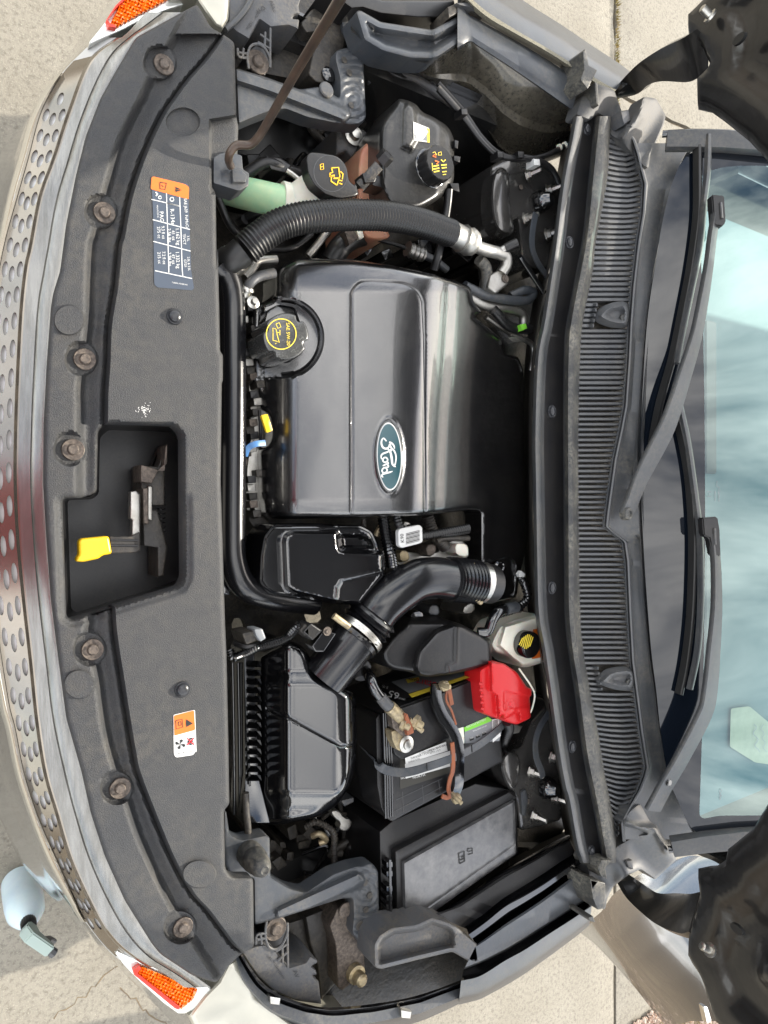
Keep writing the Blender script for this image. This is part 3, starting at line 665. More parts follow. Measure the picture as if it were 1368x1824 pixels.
lamp(ZB((655, 1105), (700, 1115), (925, 1218), (905, 1265), (850, 1310), (830, 1300), (640, 1140)), ZB((622, 1128), (655, 1104), (662, 1118), (645, 1140), (845, 1298), (840, 1312), (820, 1306), (628, 1148)), ZB((520, 1020), (640, 1075), (720, 1090), (1000, 1200), (985, 1260), (880, 1330), (820, 1330), (600, 1130)), .955)
# wing corners beside the lamps, reflected sun painted in as a pale colour
prism('bumper_corner', Z1((860, -5), (940, 5), (1000, 0), (1040, 60), (1090, 130), (1130, 150), (1160, 100), (1170, -40), (860, -40)), .965, .80, M['cream'], car, r=10, label='corner of the bumper beside the headlamp with sun glare painted in its pale colour')
prism('bumper_corner', Z11((110, 690), (60, 720), (20, 800), (-40, 860), (-110, 950), (-60, 1060), (420, 1060), (640, 1010), (350, 985), (270, 930), (190, 870), (175, 800), (120, 740)), .955, .78, M['cream'], car, r=12, label='corner of the bumper below the lamp housing with sun glare painted in its pale colour')
# ------------------------------------------------------------------ wings (fender tops and aprons)
so_ = Z3((120, -95), (250, -10), (340, 50), (460, 120), (600, 212), (700, 275), (775, 322))
o1 = Z3((80, -60), (200, 45), (330, 128), (460, 203), (595, 288), (680, 340), (740, 372))
o2 = Z3((75, -30), (190, 80), (330, 158), (460, 232), (590, 318), (665, 365), (720, 392))
lo_ = [(815, -12), (832, 25)] + Z3((160, 75), (330, 172), (460, 250), (590, 335))
li_ = [(815, 90), (838, 74)] + Z3((160, 190), (290, 275), (420, 365), (556, 462))
w_ = loftp('wing_top', [(Z3((170, -140), (300, -40), (380, 20), (500, 95), (640, 190), (740, 255), (800, 300)), .86), (so_, .975), ([((a[0] * .75 + b[0] * .25), (a[1] * .75 + b[1] * .25)) for a, b in zip(so_, o1)], .995), (o1, 1.0)], M['ledge'], car, label='grey upper edge of the wing on the sunlit ground side')
loftp('felt_strip', [(o1, 1.001), ([((a[0] + b[0]) / 2, (a[1] + b[1]) / 2) for a, b in zip(o1, o2)], 1.007), (o2, .99)], M['felt'], w_, label='gritty speckled sealing strip')
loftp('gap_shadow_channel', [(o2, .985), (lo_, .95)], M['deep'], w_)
up_ = Z2((700, 130), (765, 215), (860, 268), (1000, 305), (1120, 308), (1220, 235), (1300, 200)) + Z3((160, 190), (290, 275), (420, 365), (556, 462))
dn_ = Z2((690, 240), (760, 292), (860, 322), (1000, 352), (1100, 442), (1250, 532), (1368, 602)) + Z3((186, 490), (255, 590), (330, 640), (440, 650), (545, 590))
mid = lambda a, b, t: [tuple(np.array(p[:2]) * (1 - t) + np.array(q[:2]) * t) for p, q in zip(arcl(a, 24), arcl(b, 24))]
loftp('apron', [(up_, .965), (mid(up_, dn_, .12), .955), (mid(up_, dn_, .5), .91), (mid(up_, dn_, .62), .905), (mid(up_, dn_, .95), .85), (dn_, .84), (mid(up_, dn_, 1.06), .845), (mid(up_, dn_, 1.05), .70)], M['inner'], car, label='glossy dusty inner wall beside the coolant tank')
loftp('wing_ledge', [(mid(lo_, lo_, 0), .985), (mid(lo_, li_, .12), .992), (mid(lo_, li_, .75), .990), (mid(lo_, li_, .95), .984), (li_, .965), (mid(lo_, li_, 1.02), .94)], M['ledge'], car)
tr = rounded(Z2((722, 60), (745, 52), (850, 112), (1112, 152), (1284, 58), (1290, 190), (1140, 292), (1105, 300), (1000, 298), (860, 262), (765, 205)), 5)
sheet('inner_tray', tr, lambda x, y: .975 + .008 * ss(x, 765, 775) - .02 * ss(sdist(x, y, tr), 10, 22) - edge(sdist(x, y, tr), 4, .006), M['ledge'], car, step=4, skirt=.05, rings=(2, 4, 7, 10, 14, 18, 22), label='moulded grey tray with a stepped corner')
prism('rear_lamp_cover', Z2((560, -60), (700, -60), (860, 0), (1220, 0), (1230, 40), (1190, 90), (1040, 90), (850, 70), (760, 40), (700, 45)), .955, .8, M['black'], car, r=5)
prism('clip_bracket', Z3((40, 30), (110, 0), (180, 0), (190, 70), (110, 40), (45, 75)), .99, .93, M['deep'], car, r=3)
prism('clip_bracket', Z3((75, 12), (165, 8), (175, 40), (90, 22)), 1.0, .98, M['gray'], car, r=2)
# wing on the other side
s0 = Z12((-240, 1290), (-130, 1262), (0, 1190), (100, 1130), (250, 1025), (380, 930), (440, 880))
s1 = Z12((-230, 1190), (-130, 1165), (0, 1085), (100, 1030), (230, 945), (350, 868), (450, 800))
s2 = Z12((-225, 1165), (-130, 1140), (0, 1060), (100, 1005), (230, 920), (350, 840), (440, 775))
s3 = Z12((-215, 1130), (-130, 1098), (0, 1035), (100, 975), (230, 893), (350, 815), (435, 762))
s4 = Z12((-150, 1002), (-100, 968), (0, 895), (100, 830), (200, 762), (320, 672), (412, 602))
s5 = Z12((-190, 950), (-100, 885), (0, 805), (100, 750), (200, 690), (300, 620), (385, 562))
s6 = Z12((-200, 920), (-100, 850), (0, 765), (100, 705), (180, 655), (290, 580), (370, 530))
s7 = Z12((-383, 845), (-250, 800), (-100, 705), (0, 640), (150, 560), (240, 505), (335, 458))
s8 = Z12((-383, 860), (-250, 780), (-100, 680), (0, 615), (150, 535), (240, 480), (335, 435))
wb = loftp('wing_top', [(mid(s0, s1, -.25), .86), (s0, .975), (mid(s0, s1, .2), .992), (s1, 1.0)], M['ledge'], car, label='grey upper edge of the wing beside the open door')
loftp('gutter', [(s1, 1.0), (mid(s1, s2, .5), .985), (s2, .965), (s3, .968)], M['gloss'], wb)
loftp('wing_ledge', [(s3, .968), (mid(s3, s4, .08), .985), (mid(s3, s4, .9), .985), (s4, .98)], M['ledge'], car, n=90)
loftp('wing_rail', [(s4, .98), (mid(s4, s5, .35), .95), (mid(s4, s5, .6), .985), (s5, .985), (s6, .955), (mid(s6, s7, .1), .962), (mid(s6, s7, .9), .955), (s7, .95), (s8, .93), (mid(s8, s7, -.5), .7)], [M['gloss'], M['rust'], M['black']], car, midx=[0, 0, 0, 0, 0, 2, 2, 0, 0], label='black plastic rail with dried mud')
tr2 = rounded(Z11((697, 640), (720, 600), (775, 565), (880, 552), (950, 520), (1030, 545), (1060, 565), (1150, 640), (1162, 722), (1130, 725), (1040, 672), (900, 705), (730, 748), (700, 740)), 5)
sheet('inner_tray', tr2, lambda x, y: .985 - .02 * ss(sdist(x, y, tr2), 7, 14) * (1 - ss(x, 800, 812)) - edge(sdist(x, y, tr2), 4, .006), M['gray'], car, step=4, skirt=.06, rings=(2, 4, 7, 10, 14), label='grey moulded tray beside the fuse box')
# curved trim round the open headlamp area, lower side
gA = Z11((110, 690), (150, 760), (200, 830), (280, 885), (400, 925), (520, 942), (700, 925), (900, 885), (1130, 800))
gB = Z11((125, 680), (165, 745), (215, 808), (290, 860), (400, 898), (500, 915), (690, 900), (890, 862), (1120, 780))
gC = Z11((95, 700), (120, 790), (170, 860), (250, 940), (400, 1000), (520, 1020), (700, 990), (900, 950), (1150, 850))
gD = Z11((60, 720), (100, 830), (165, 900), (240, 985), (400, 1050), (520, 1060), (700, 1020), (900, 975), (1150, 862))
lt_ = loftp('lamp_surround_trim', [(gB, .965), (mid(gB, gA, .5), .972), (gA, .955), (mid(gA, gC, .15), .96), (mid(gA, gC, .85), .965), (gC, .95), (gD, .90)], [M['ledge'], M['gloss'], M['gray']], car, midx=[1, 1, 1, 0, 0, 0], n=90, label='curved dark trim round the lamp housing')
prism('lamp_cavity', Z11((100, 700), (300, 560), (480, 500), (1180, 600), (1180, 790), (900, 885), (700, 922), (520, 938), (400, 920), (230, 850)), .84, .5, M['deep'], car, r=0)
prism('lamp_cavity', Z2((40, 200), (40, 20), (80, -60), (1200, -60), (1230, 40), (850, 90), (720, 240), (560, 430), (100, 340)), .84, .5, M['deep'], car, r=0)
for (x, y) in Z11((268, 885), (838, 945)): prism('clip', [(x - 9, y - 8), (x + 10, y - 5), (x + 8, y + 8), (x - 8, y + 6)], .972, .95, M['steel'], lt_, r=2)
hp = rounded(Z11((120, 670), (182, 648), (222, 640), (260, 655), (330, 740), (400, 720), (420, 690), (450, 705), (452, 720), (425, 735), (445, 750), (450, 772), (430, 775), (458, 800), (470, 900), (360, 885), (260, 840), (190, 775)), 2)
hs = sheet('lamp_housing', hp, lambda x, y: .935 - edge(sdist(x, y, hp), 3, .003), M['gray'], car, step=4, skirt=.08, label='grey ribbed lamp housing with toothed edge')
texts('lettering', [('RECYCLE', *Z11((262, 720))[0], 6, 1, 50), ('>PPTD40<', *Z11((290, 765))[0], 6, 1, 55), ('AV', *Z11((360, 770))[0], 11, 1, 70), ('>PC<', *Z11((240, 700))[0], 5, 1, 50)], lambda x, y: np.full(np.shape(x), .9352), M['black'], hs)
# open rib lattice with bolt
def lattice(Zf, bolt, lab):
    a = [(*Zf(p)[0], .935) for p in ((185, 600), (235, 590))]
    par = prism('lamp_bracket', Zf((228, 545), (300, 505), (318, 540), (322, 570), (300, 640), (262, 660), (230, 630)), .915, .84, M['black'], car, r=3, label=lab)
    for l in (((185, 640), (190, 600), (232, 592)), ((232, 540), (226, 600), (240, 650), (270, 662), (300, 640), (322, 590), (322, 545)), ((270, 672), (320, 640)), ((280, 710), (324, 672)), ((322, 560), (324, 740)), ((205, 590), (210, 640)), ((300, 650), (302, 720)), ((190, 620), (230, 612))):
        tube('rib', [(*Zf(p)[0], .937) for p in l], .0022, M['gray'], par, 6, 4)
    put('bolt', washer, *Zf(bolt)[0], .918, par, M['rust'], scale=1.15)
lattice(Z11, (270, 572), 'black lamp bracket with lattice ribs near the spray bottle end')
lattice(lambda *ps: [(459 + (p[0] - 270) * .42, 108 - (p[1] - 580) * .36) for p in ps], (270, 572), 'black lamp bracket with lattice ribs below the prop rod')
hp2 = rounded(Z2((80, 0), (75, 130), (120, 165), (180, 200), (235, 100), (290, 140), (380, 130), (430, 150), (435, 100), (400, 95), (412, 75), (440, 70), (432, 30), (450, -30), (90, -40)), 2)
hs2 = sheet('lamp_housing', hp2, lambda x, y: .935 - edge(sdist(x, y, hp2), 3, .003), M['gray'], car, step=4, skirt=.08, label='grey lamp housing with moulded lettering')
texts('lettering', [('>ASA<', *Z2((300, 25))[0], 9, 1, 75), ('Dyp>', *Z2((235, 60))[0], 11, 1, 130), ('(@)e', *Z2((185, 130))[0], 8, 1, 130)], lambda x, y: np.full(np.shape(x), .9352), M['black'], hs2)
tube('lamp_wire', [(*Z2(p)[0], .945) for p in ((60, 150), (130, 90), (180, 20), (200, -40))], .005, M['ledge'], hs2, 10)
# corner brackets of the radiator support
def bracket(poly, arm, z, lab, extra):
    b_ = sheet('corner_bracket', poly, lambda x, y: z + .012 * (1 - ss(np.abs(sdist(x, y, arm, False)), 8, 15)) - edge(sdist(x, y, poly), 4, .006) + extra(x, y), M['ledge'], car, step=3.5, skirt=.03, label=lab, feat=[(arm, False, (-15, -11.5, -8, -4, 4, 8, 11.5, 15))]); return b_
bp1 = rounded(Z2((112, 345), (270, 392), (440, 455), (545, 440), (640, 500), (640, 400), (615, 300), (620, 258), (680, 240), (760, 300), (775, 600), (745, 640), (620, 628), (480, 600), (365, 555), (300, 562), (225, 590), (125, 632)), 6)
bracket(bp1, Z2((115, 380), (300, 440), (660, 580)), .925, 'painted corner bracket under the prop rod', lambda x, y: .0015 * np.sin((np.hypot(x - 628, y - 178)) * .5) * ss(x, 600, 615))
bp2 = rounded(Z11((46, 62), (46, 290), (70, 345), (175, 352), (178, 556), (310, 520), (560, 440), (605, 440), (608, 520), (600, 590), (640, 640), (722, 558), (716, 320), (690, 285), (610, 300), (520, 332), (400, 412), (330, 395), (248, 345), (245, 175), (230, 163), (120, 185), (70, 160), (56, 62)), 6)
b2 = bracket(bp2, Z11((300, 510), (440, 445), (630, 360)), .925, 'painted corner bracket holding the rubber bump stop', lambda x, y: .0012 * np.sin(np.hypot(x - 650, y - 1590) * .6) * ss(x, 625, 640))
for (x, y, r) in (*[(p[0], p[1], .006) for p in Z11((660, 373), (680, 428), (664, 490))],): put('bracket_hole', lathe_mesh('bracket_hole', [(r, 0), (r * .9, .0012), (r * .6, .0014)], 14), x, y, .9265, b2, M['deep'])
put('bracket_hole', lathe_mesh('bracket_hole', [(.009, 0), (.008, .0012), (.005, .0014)], 14), *Z11((638, 560))[0], .9265, b2, M['deep'])
for p in ((700, 535), (664, 305), (690, 370)): put('bracket_hole', lathe_mesh('bracket_hole', [(.006, 0), (.0055, .0012), (.004, .0014)], 14), *Z2(p)[0], .9265, car, M['deep'])
# tow-eye / crash beam ends
cb = prism('crash_beam_end', rounded(Z11((505, 560), (540, 480), (590, 480), (640, 590), (655, 680), (660, 770), (610, 800), (560, 840), (540, 830), (535, 700), (530, 640)), 4), .90, .76, M['rust'], car, r=4, label='rusty crash beam end with hexagonal stud')
put('stud', lathe_mesh('stud', [(.018, 0), (.018, .012), (.012, .014), (.012, .03), (.008, .034)], 12), *Z11((612, 760))[0], .90, cb, M['brass'])
put('stud', lathe_mesh('stud', [(.014, 0), (.014, .004), (.009, .006)], 12), *Z11((572, 488))[0], .902, cb, M['rust'])
prism('beam_bracket', Z11((400, 520), (520, 470), (535, 640), (540, 800), (470, 880), (455, 740), (420, 640)), .86, .7, M['deep'], car, r=4)
cb2 = prism('crash_beam_end', rounded(Z2((490, 60), (560, -20), (640, 30), (665, 120), (680, 200), (650, 300), (620, 350), (600, 430), (520, 420), (480, 380), (500, 280), (540, 160), (470, 170), (440, 120)), 5), .90, .76, M['deep'], car, r=5, label='mud caked crash beam end behind the prop rod')
prism('beam_plate', Z2((620, -20), (690, 40), (685, 200), (660, 160), (640, 60)), .91, .8, M['ledge'], cb2, r=3)
put('stud', lathe_mesh('stud', [(.014, 0), (.014, .006), (.009, .01)], 12), *Z2((580, 385))[0], .90, cb2, M['gloss'])
put('stud', lathe_mesh('stud', [(.014, 0), (.014, .004), (.012, .006)], 16), *Z2((570, 460))[0], .925, car, M['gray'])
# rubber bump stop
bs = lathe_mesh('bump_stop', [(.019, 0), (.020, .012), (.0175, .018), (.0195, .022), (.018, .032), (.0155, .036), (.016, .042), (.012, .052), (.006, .057), (.004, .055)], 28)
put('bump_stop', bs, *Z11((152, 240))[0], .925, car, M['rubgray'], rot=(R_(0), R_(0), 0), scale=(1.1, 1.1, 1.25), label='ribbed rubber bump stop')
tube('bump_stop_wire', [(*Z11(p)[0], .90) for p in ((140, -20), (143, 60), (150, 130), (150, 180))], .006, M['deep'], car, 8)
# ------------------------------------------------------------------ cowl
c0 = interp([(150, 1034), (205, 1022), (249, 1014), (327, 999), (430, 986), (487, 978), (573, 965), (638, 953), (767, 948), (860, 949), (983, 951), (1090, 954), (1161, 966), (1232, 976), (1339, 991), (1400, 1002), (1425, 1009), (1504, 1023), (1540, 1034), (1600, 1050)])
c2r = interp([(150, 1066), (249, 1055), (327, 1047), (430, 1036), (573, 1009), (638, 1004), (767, 1003), (983, 1004), (1090, 1005), (1161, 1012), (1232, 1023), (1339, 1037), (1425, 1054), (1504, 1068), (1600, 1085)])
c3 = interp([(150, 1095), (249, 1086), (327, 1080), (430, 1061), (487, 1055), (573, 1038), (638, 1033), (767, 1030), (880, 1030), (1090, 1033), (1161, 1039), (1232, 1051), (1304, 1065), (1375, 1076), (1425, 1086), (1477, 1095), (1504, 1098), (1600, 1115)])
c4p = [(180, 1115), (225, 1112), (250, 1128), (275, 1136), (300, 1142), (327, 1149), (380, 1146), (430, 1138), (509, 1129), (573, 1124), (638, 1121), (724, 1115), (767, 1107), (818, 1096), (861, 1090), (911, 1083), (938, 1080), (950, 1093), (965, 1113), (1000, 1118), (1090, 1122), (1179, 1127), (1232, 1134), (1304, 1143), (1367, 1153), (1385, 1148), (1408, 1139), (1443, 1119), (1467, 1107), (1500, 1110), (1560, 1125)]
c4 = lambda y: np.interp(y, [a for a, b in c4p], [b for a, b in c4p])
c5 = interp([(150, 1300), (235, 1262), (258, 1246), (279, 1230), (322, 1212), (380, 1196), (430, 1186), (543, 1166), (638, 1156), (767, 1148), (840, 1147), (947, 1151), (1054, 1158), (1161, 1168), (1232, 1178), (1304, 1187), (1391, 1203), (1425, 1218), (1477, 1242), (1494, 1256), (1540, 1290)])
cy_ = np.concatenate([np.arange(207, 1541, 5.0)])
cowl = loft('cowl_panel', [(lambda y: c0(y) + 2, .90), (c0, 1.0), (lambda y: c0(y) + 1.5, 1.018), (lambda y: c0(y) + 6, 1.028), (lambda y: c0(y) + 12, 1.028), (lambda y: c0(y) + 18, 1.016), (lambda y: c0(y) + 21, 1.004), (c2r, 1.004),
    (lambda y: c2r(y) + 3, 1.012), (lambda y: c2r(y) + 9, 1.030), (lambda y: .5 * (c2r(y) + c3(y)) + 3, 1.034), (lambda y: c3(y) - 4, 1.028), (c3, 1.012), (lambda y: c3(y) + 2, .992)], cy_, [M['cowl'], M['black'], M['rubgray']], car, midx=[0, 0, 0, 0, 0, 0, 1, 0, 2, 2, 2, 2, 2], label='long dusty cowl panel below the windscreen')
well = loft('cowl_well', [(lambda y: c3(y) + 1, .992), (lambda y: c4(y) + 1, .992)], np.arange(225, 1490, 6.0), M['deep'], cowl)
def spout(y): # flat plates left open for the bumps
    return (538 < y < 583) or (1190 < y < 1228)
sm = 0
for k in range(136):
    y = 247 + k * 9.25
    if y > 1494: break
    x0 = float(c3(np.array([y]))[0]) - 1; x1 = float(c4(np.array([y]))) - 5; 
    if y > 1400: x1 = float(c4(np.array([min(y, 1467)]))) - 4
    tilt = .16 * max(0, (1000 - abs(y - 1000) * 0) * 0) 
    sk = 7 * ss(np.array([y]), 1150, 1450)[0]; sk2 = -6 * (1 - ss(np.array([y]), 250, 480)[0])
    if spout(y): x1 = x0 + (22 if y < 900 else 24)
    xm = x0 + (x1 - x0) * .64; half = 2.9 if y > 690 else 3.7
    pts = [(x0, y - sk + sk2), (x0 + (xm - x0) * .5, y - sk * .1 + sk2 * .3), (xm, y + sk * .2), (x1 - 2, y - sk * .4 + sk2), (x1, y - sk * .4 + sk2)]
    zs = [1.010, 1.014, 1.012, 1.022, 1.022]; A = []; 
    V = []; F = []
    for (a, b), z in zip(pts, zs):
        V += [P(a, b - half, z - .0035), P(a, b - half * .55, z), P(a, b + half * .55, z), P(a, b + half, z - .0035)]
    for i in range(4):
        for j in range(3): F.append((4 * i + j, 4 * i + j + 1, 4 * i + 5 + j, 4 * i + 4 + j))
    V += [v - Vector((0, 0, .018)) for v in (V[0], V[4], V[8], V[12], V[16])] + [v - Vector((0, 0, .018)) for v in (V[3], V[7], V[11], V[15], V[19])]
    for i in range(4): F += [(4 * i, 4 * i + 4, 21 + i, 20 + i), (4 * i + 3, 4 * i + 7, 26 + i, 25 + i)]
    link('slat', mesh_from('slat', V, F, recalc=True, ang=50), M['slat'], cowl)
loft('cowl_margin', [(lambda y: c4(y) - 7, 1.02), (lambda y: c4(y) - 4, 1.024), (c4, 1.024), (lambda y: c4(y) + .5, 1.0)], np.arange(250, 1470, 4.0), M['slat'], cowl)
lip = loft('cowl_lip', [(lambda y: c4(y) - 1.5, 1.024), (lambda y: c4(y) - .5, 1.036), (lambda y: c4(y) + 2.5, 1.038), (lambda y: c4(y) + 5, 1.033)], np.arange(215, 1500, 4.0), M['slat'], cowl, label='raised pale lip along the grille')
c4b = lambda y: c4(y) + 5
scut = loft('scuttle_panel', [(c4b, 1.033), (lambda y: .85 * c4b(y) + .15 * c5(y), 1.034), (lambda y: .4 * c4b(y) + .6 * c5(y), 1.046), (lambda y: c5(y) - 12, 1.056), (lambda y: c5(y) - 8, 1.050), (lambda y: c5(y) - 4, 1.060), (c5, 1.060), (lambda y: c5(y) + 1, 1.03)], np.arange(255, 1496, 5.0), M['cowl'], car, label='smooth grey plastic strip at the foot of the windscreen')
for (x0, x1, ya, yb) in ((1062, 1124, 535, 583), (1066, 1134, 1186, 1230)):
    pl = chaikin([(x1, ya), (x0 + 22, ya + 4), (x0 + 4, ya + 20), (x0, ya + 30), (x0 + 10, yb - 8), (x0 + 34, yb), (x1, yb + 1)], 2)
    cx, cy = x1 - 14, (ya + yb) / 2 + 6
    s_ = sheet('cowl_spout', pl, lambda x, y: 1.020 + .016 * ss(sdist(x, y, pl), 0, 8) - .012 * ss(sdist(x, y, pl), 9, 17) * ss(x, x0 + 12, x0 + 24), M['slat'], cowl, step=3, skirt=.01)
    put('spout_plug', lathe_mesh('spout_plug', [(.010, -.001), (.010, .002), (.008, .004)], 18), cx, cy + 3, 1.028, cowl, M['rubgray'])
for (x, y) in (*Z3((617, 535), (545, 1005)), (983, 733), (983, 1047), (1019, 1330), *Z12((447, 517))):
    put('push_pin', pin, x, y, 1.005, cowl, M['plug'], scale=(1.0, 1.15, 1))
# moulded ends
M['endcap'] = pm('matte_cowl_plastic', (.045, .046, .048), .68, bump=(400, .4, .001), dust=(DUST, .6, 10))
e1 = rounded(Z3((570, 478), (592, 402), (655, 345), (730, 372), (765, 470), (790, 520), (850, 400), (905, 408), (945, 480), (935, 520), (905, 590), (880, 640), (872, 700), (850, 690), (800, 640), (770, 600), (712, 560), (690, 490), (660, 470), (630, 500)), 5)
def e1z(x, y):
    z = 1.012 + .022 * ss(x, 1095, 1125) + .012 * np.sin(x * .07 + y * .05); r = Z3((850, 400), (840, 480), (770, 570)); z += .014 * np.exp(-(np.abs(sdist(x, y, r, False)) / 7) ** 2); return z - edge(sdist(x, y, e1), 4, .006)
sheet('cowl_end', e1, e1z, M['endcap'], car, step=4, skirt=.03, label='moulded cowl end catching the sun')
e2 = rounded(Z12((415, 580), (480, 600), (560, 560), (570, 490), (680, 430), (745, 425), (690, 400), (615, 385), (612, 350), (650, 300), (700, 260), (790, 350), (800, 400), (830, 450), (895, 490), (890, 560), (780, 665), (700, 610), (640, 640), (560, 700), (530, 760), (520, 820), (470, 800), (440, 660)), 5)
def e2z(x, y):
    z = 1.014 + .02 * ss(x, 1085, 1120) + .010 * np.sin(x * .06 - y * .05); r = Z12((615, 365), (700, 395), (780, 400), (840, 510)); z += .016 * np.exp(-(np.abs(sdist(x, y, r, False)) / 7) ** 2); return z - edge(sdist(x, y, e2), 4, .006)
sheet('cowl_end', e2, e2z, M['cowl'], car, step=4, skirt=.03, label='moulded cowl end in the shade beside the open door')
for q in (Z3((600, 215), (612, 200), (625, 270), (660, 290), (640, 330), (620, 370), (590, 330), (605, 290)), Z3((650, 340), (662, 345), (668, 440), (655, 430)), Z12((455, 850), (468, 885), (440, 880), (430, 860)), Z12((560, 560), (500, 560), (480, 600), (500, 650), (530, 660), (520, 600)), Z12((440, 660), (520, 680), (520, 810), (480, 820), (455, 760))):
    prism('rubber_flap', rounded(q, 2), 1.04, .97, M['rubgray'], car, r=2)
for q in (Z3((755, 460), (790, 455), (800, 500), (770, 520)), Z12((630, 565), (660, 560), (668, 610), (640, 600))): prism('cowl_boss', q, 1.045, 1.0, M['gray'], car, r=3)
# ------------------------------------------------------------------ windscreen
wp = P(1150, 900, 1.062); wn = Vector((-math.sin(R_(31)), 0, math.cos(R_(31))))
bnd = lambda w: -.055 * (w.y ** 2)
gl = [(float(c5(np.array([y]))[0]) - 6, y) for y in np.arange(262, 1490, 18)] + Z12((1040, 455), (1240, 440)) + [(1520, 1470), (1700, 1400), (1700, 420), (1520, 265), (1340, 252), (1258, 250)]
fr = rounded([(1256, 1470), (1256, 300), (1300, 283), (1370, 280), (1560, 300), (1670, 420), (1670, 1400), (1560, 1460), (1330, 1462), (1290, 1462)], 30, 6)
m, nt, b = mk('windscreen_glass'); L = nt.links
tr_ = N(nt, 'ShaderNodeBsdfTransparent'); tr_.inputs[0].default_value = (.66, .9, .88, 1); gs = N(nt, 'ShaderNodeBsdfGlossy', Roughness=.012); gs.inputs[0].default_value = (.84, 1, 1, 1)
fz = N(nt, 'ShaderNodeFresnel', IOR=2.15); ms = N(nt, 'ShaderNodeMixShader'); L.new(fz.outputs[0], ms.inputs[0]); L.new(tr_.outputs[0], ms.inputs[1]); L.new(gs.outputs[0], ms.inputs[2]); L.new(ms.outputs[0], nt.nodes['Material Output'].inputs['Surface']); M['glass'] = m
M['frit'] = pm('windscreen_black_border', (.004, .006, .010), .02, ior=1.6)
M['dash'] = pm('dashboard_teal_grey', (.05, .10, .11), .7, bump=(300, .3), mott=(3, (.08, .13, .14), .6))
ws = planar('windscreen', gl, wp, wn, M['frit'], car, holes=[fr], bend=bnd, label='windscreen reflecting cloudy sky')
planar('glass_pane', fr, wp + wn * .0, wn, M['glass'], ws, bend=bnd)
db = P(1256, 900, 1.0)
dsh = box_world('dashboard', (db.x - .08, -.80, .80), (db.x + 1.1, .80, .985), M['dash'], car, .02)
for (a, b_) in ((-.4, -.05), (.1, .5)): box_world('dash_vent', (db.x + .02, a, .984), (db.x + .07, b_, .990), M['black'], dsh, .003)
paper = decal('parking_paper', rounded([(1302, 1262), (1335, 1258), (1385, 1300), (1372, 1362), (1345, 1358), (1300, 1330)], 4), lambda x, y: np.full(np.shape(x), .992), pm('pale_paper', (.34, .34, .25), .8, mott=(30, (.26, .27, .2), .6)), None, .0)
paper['label'] = 'creased pale paper lying on the dashboard behind the windscreen'; paper['category'] = 'paper'
strokes('scribble', [([(1343 + 4 * math.sin(i * 1.3) + i * .6, 1290 + 4.5 * i) for i in range(12)], 1.2), ([(1357 + 3 * math.cos(i * 1.7) + i * .5, 1290 + 4.5 * i) for i in range(12)], 1.0)], lambda x, y: np.full(np.shape(x), .9935), M['grayp'], paper)
def on_ws(off=.001): return lambda x, y: PP(x, y, wp, wn) + wn * (off + bnd(PP(x, y, wp, wn)))
texts('glass_marking', [('Ford', 1276, 862, 5, 1), ('o Carlite o', 1280, 880, 6, 1), ('M3224 AS1', 1273, 884, 4, 1), ('(--)', 1263, 880, 9, 1, 90)], None, M['grayp'], ws, pos=on_ws(.002))
texts('glass_marking', [('Carlite', 1292, 1422, 7, 1)], None, M['grayp'], ws, pos=on_ws(.002))
# pillars, roof, body shell behind
def wsp(px, py, h=0): p = PP(px, py, wp, wn); return p + wn * (bnd(p) + h)
def tubew(name, W, r, mat, parent, res=10, flat=None, label=None, ang=50):
    V, F = sweep(W, r, res, True, flat); return link(name, mesh_from(name, V, F, recalc=True, ang=ang), mat, parent, label)
tubew('windscreen_pillar', [wsp(1203, 232, -.005), wsp(1250, 238, .01), wsp(1300, 240, .012), wsp(1400, 250, .012), wsp(1700, 345, .012)], 1, M['cowl'], car, 12, flat=(.022, .012), label='A-pillar trim on the sunlit side')
tubew('pillar_moulding', [wsp(1198, 216, -.01), wsp(1240, 222, .01), wsp(1300, 224, .012), wsp(1400, 232, .012), wsp(1640, 300, .012)], .008, M['gloss'], car)
tubew('windscreen_pillar', [wsp(1210, 1522, -.005), wsp(1260, 1508, .01), wsp(1330, 1500, .012), wsp(1400, 1496, .012), wsp(1640, 1430, .012)], 1, M['cowl'], car, 12, flat=(.022, .012), label='A-pillar trim on the open door side')
tubew('pillar_moulding', [wsp(1206, 1530, -.01), wsp(1260, 1520, .01), wsp(1330, 1514, .012), wsp(1640, 1450, .012)], .008, M['gloss'], car)
roofx = wp.x + 1.08; rz = wp.z + 1.08 * math.tan(R_(31))
box_world('roof', (roofx - .01, -.66, rz - .02), (roofx + 1.5, .66, rz + .05), M['paint'], car, .02)
for s in (-1, 1):
    box_world('body_side', (1.75, s * .93 - .03, .3), (3.9, s * .93 + .03, 1.04), M['paint'], car, .03)
    box_world('wing_side', (.42, s * .90 - .03, .45), (1.20, s * .90 + .03, .90), M['paint'], car, .03) if s > 0 else None
    wh = lathe_mesh('wheel', [(.2, -.11), (.33, -.1), (.36, -.08), (.36, .08), (.33, .1), (.2, .11)], 40)
    for x in (.62, 3.4):
        o = link('wheel', wh, M['rubber'], car); o.location = (x, s * .80, .37); o.rotation_euler = (R_(90), 0, 0)
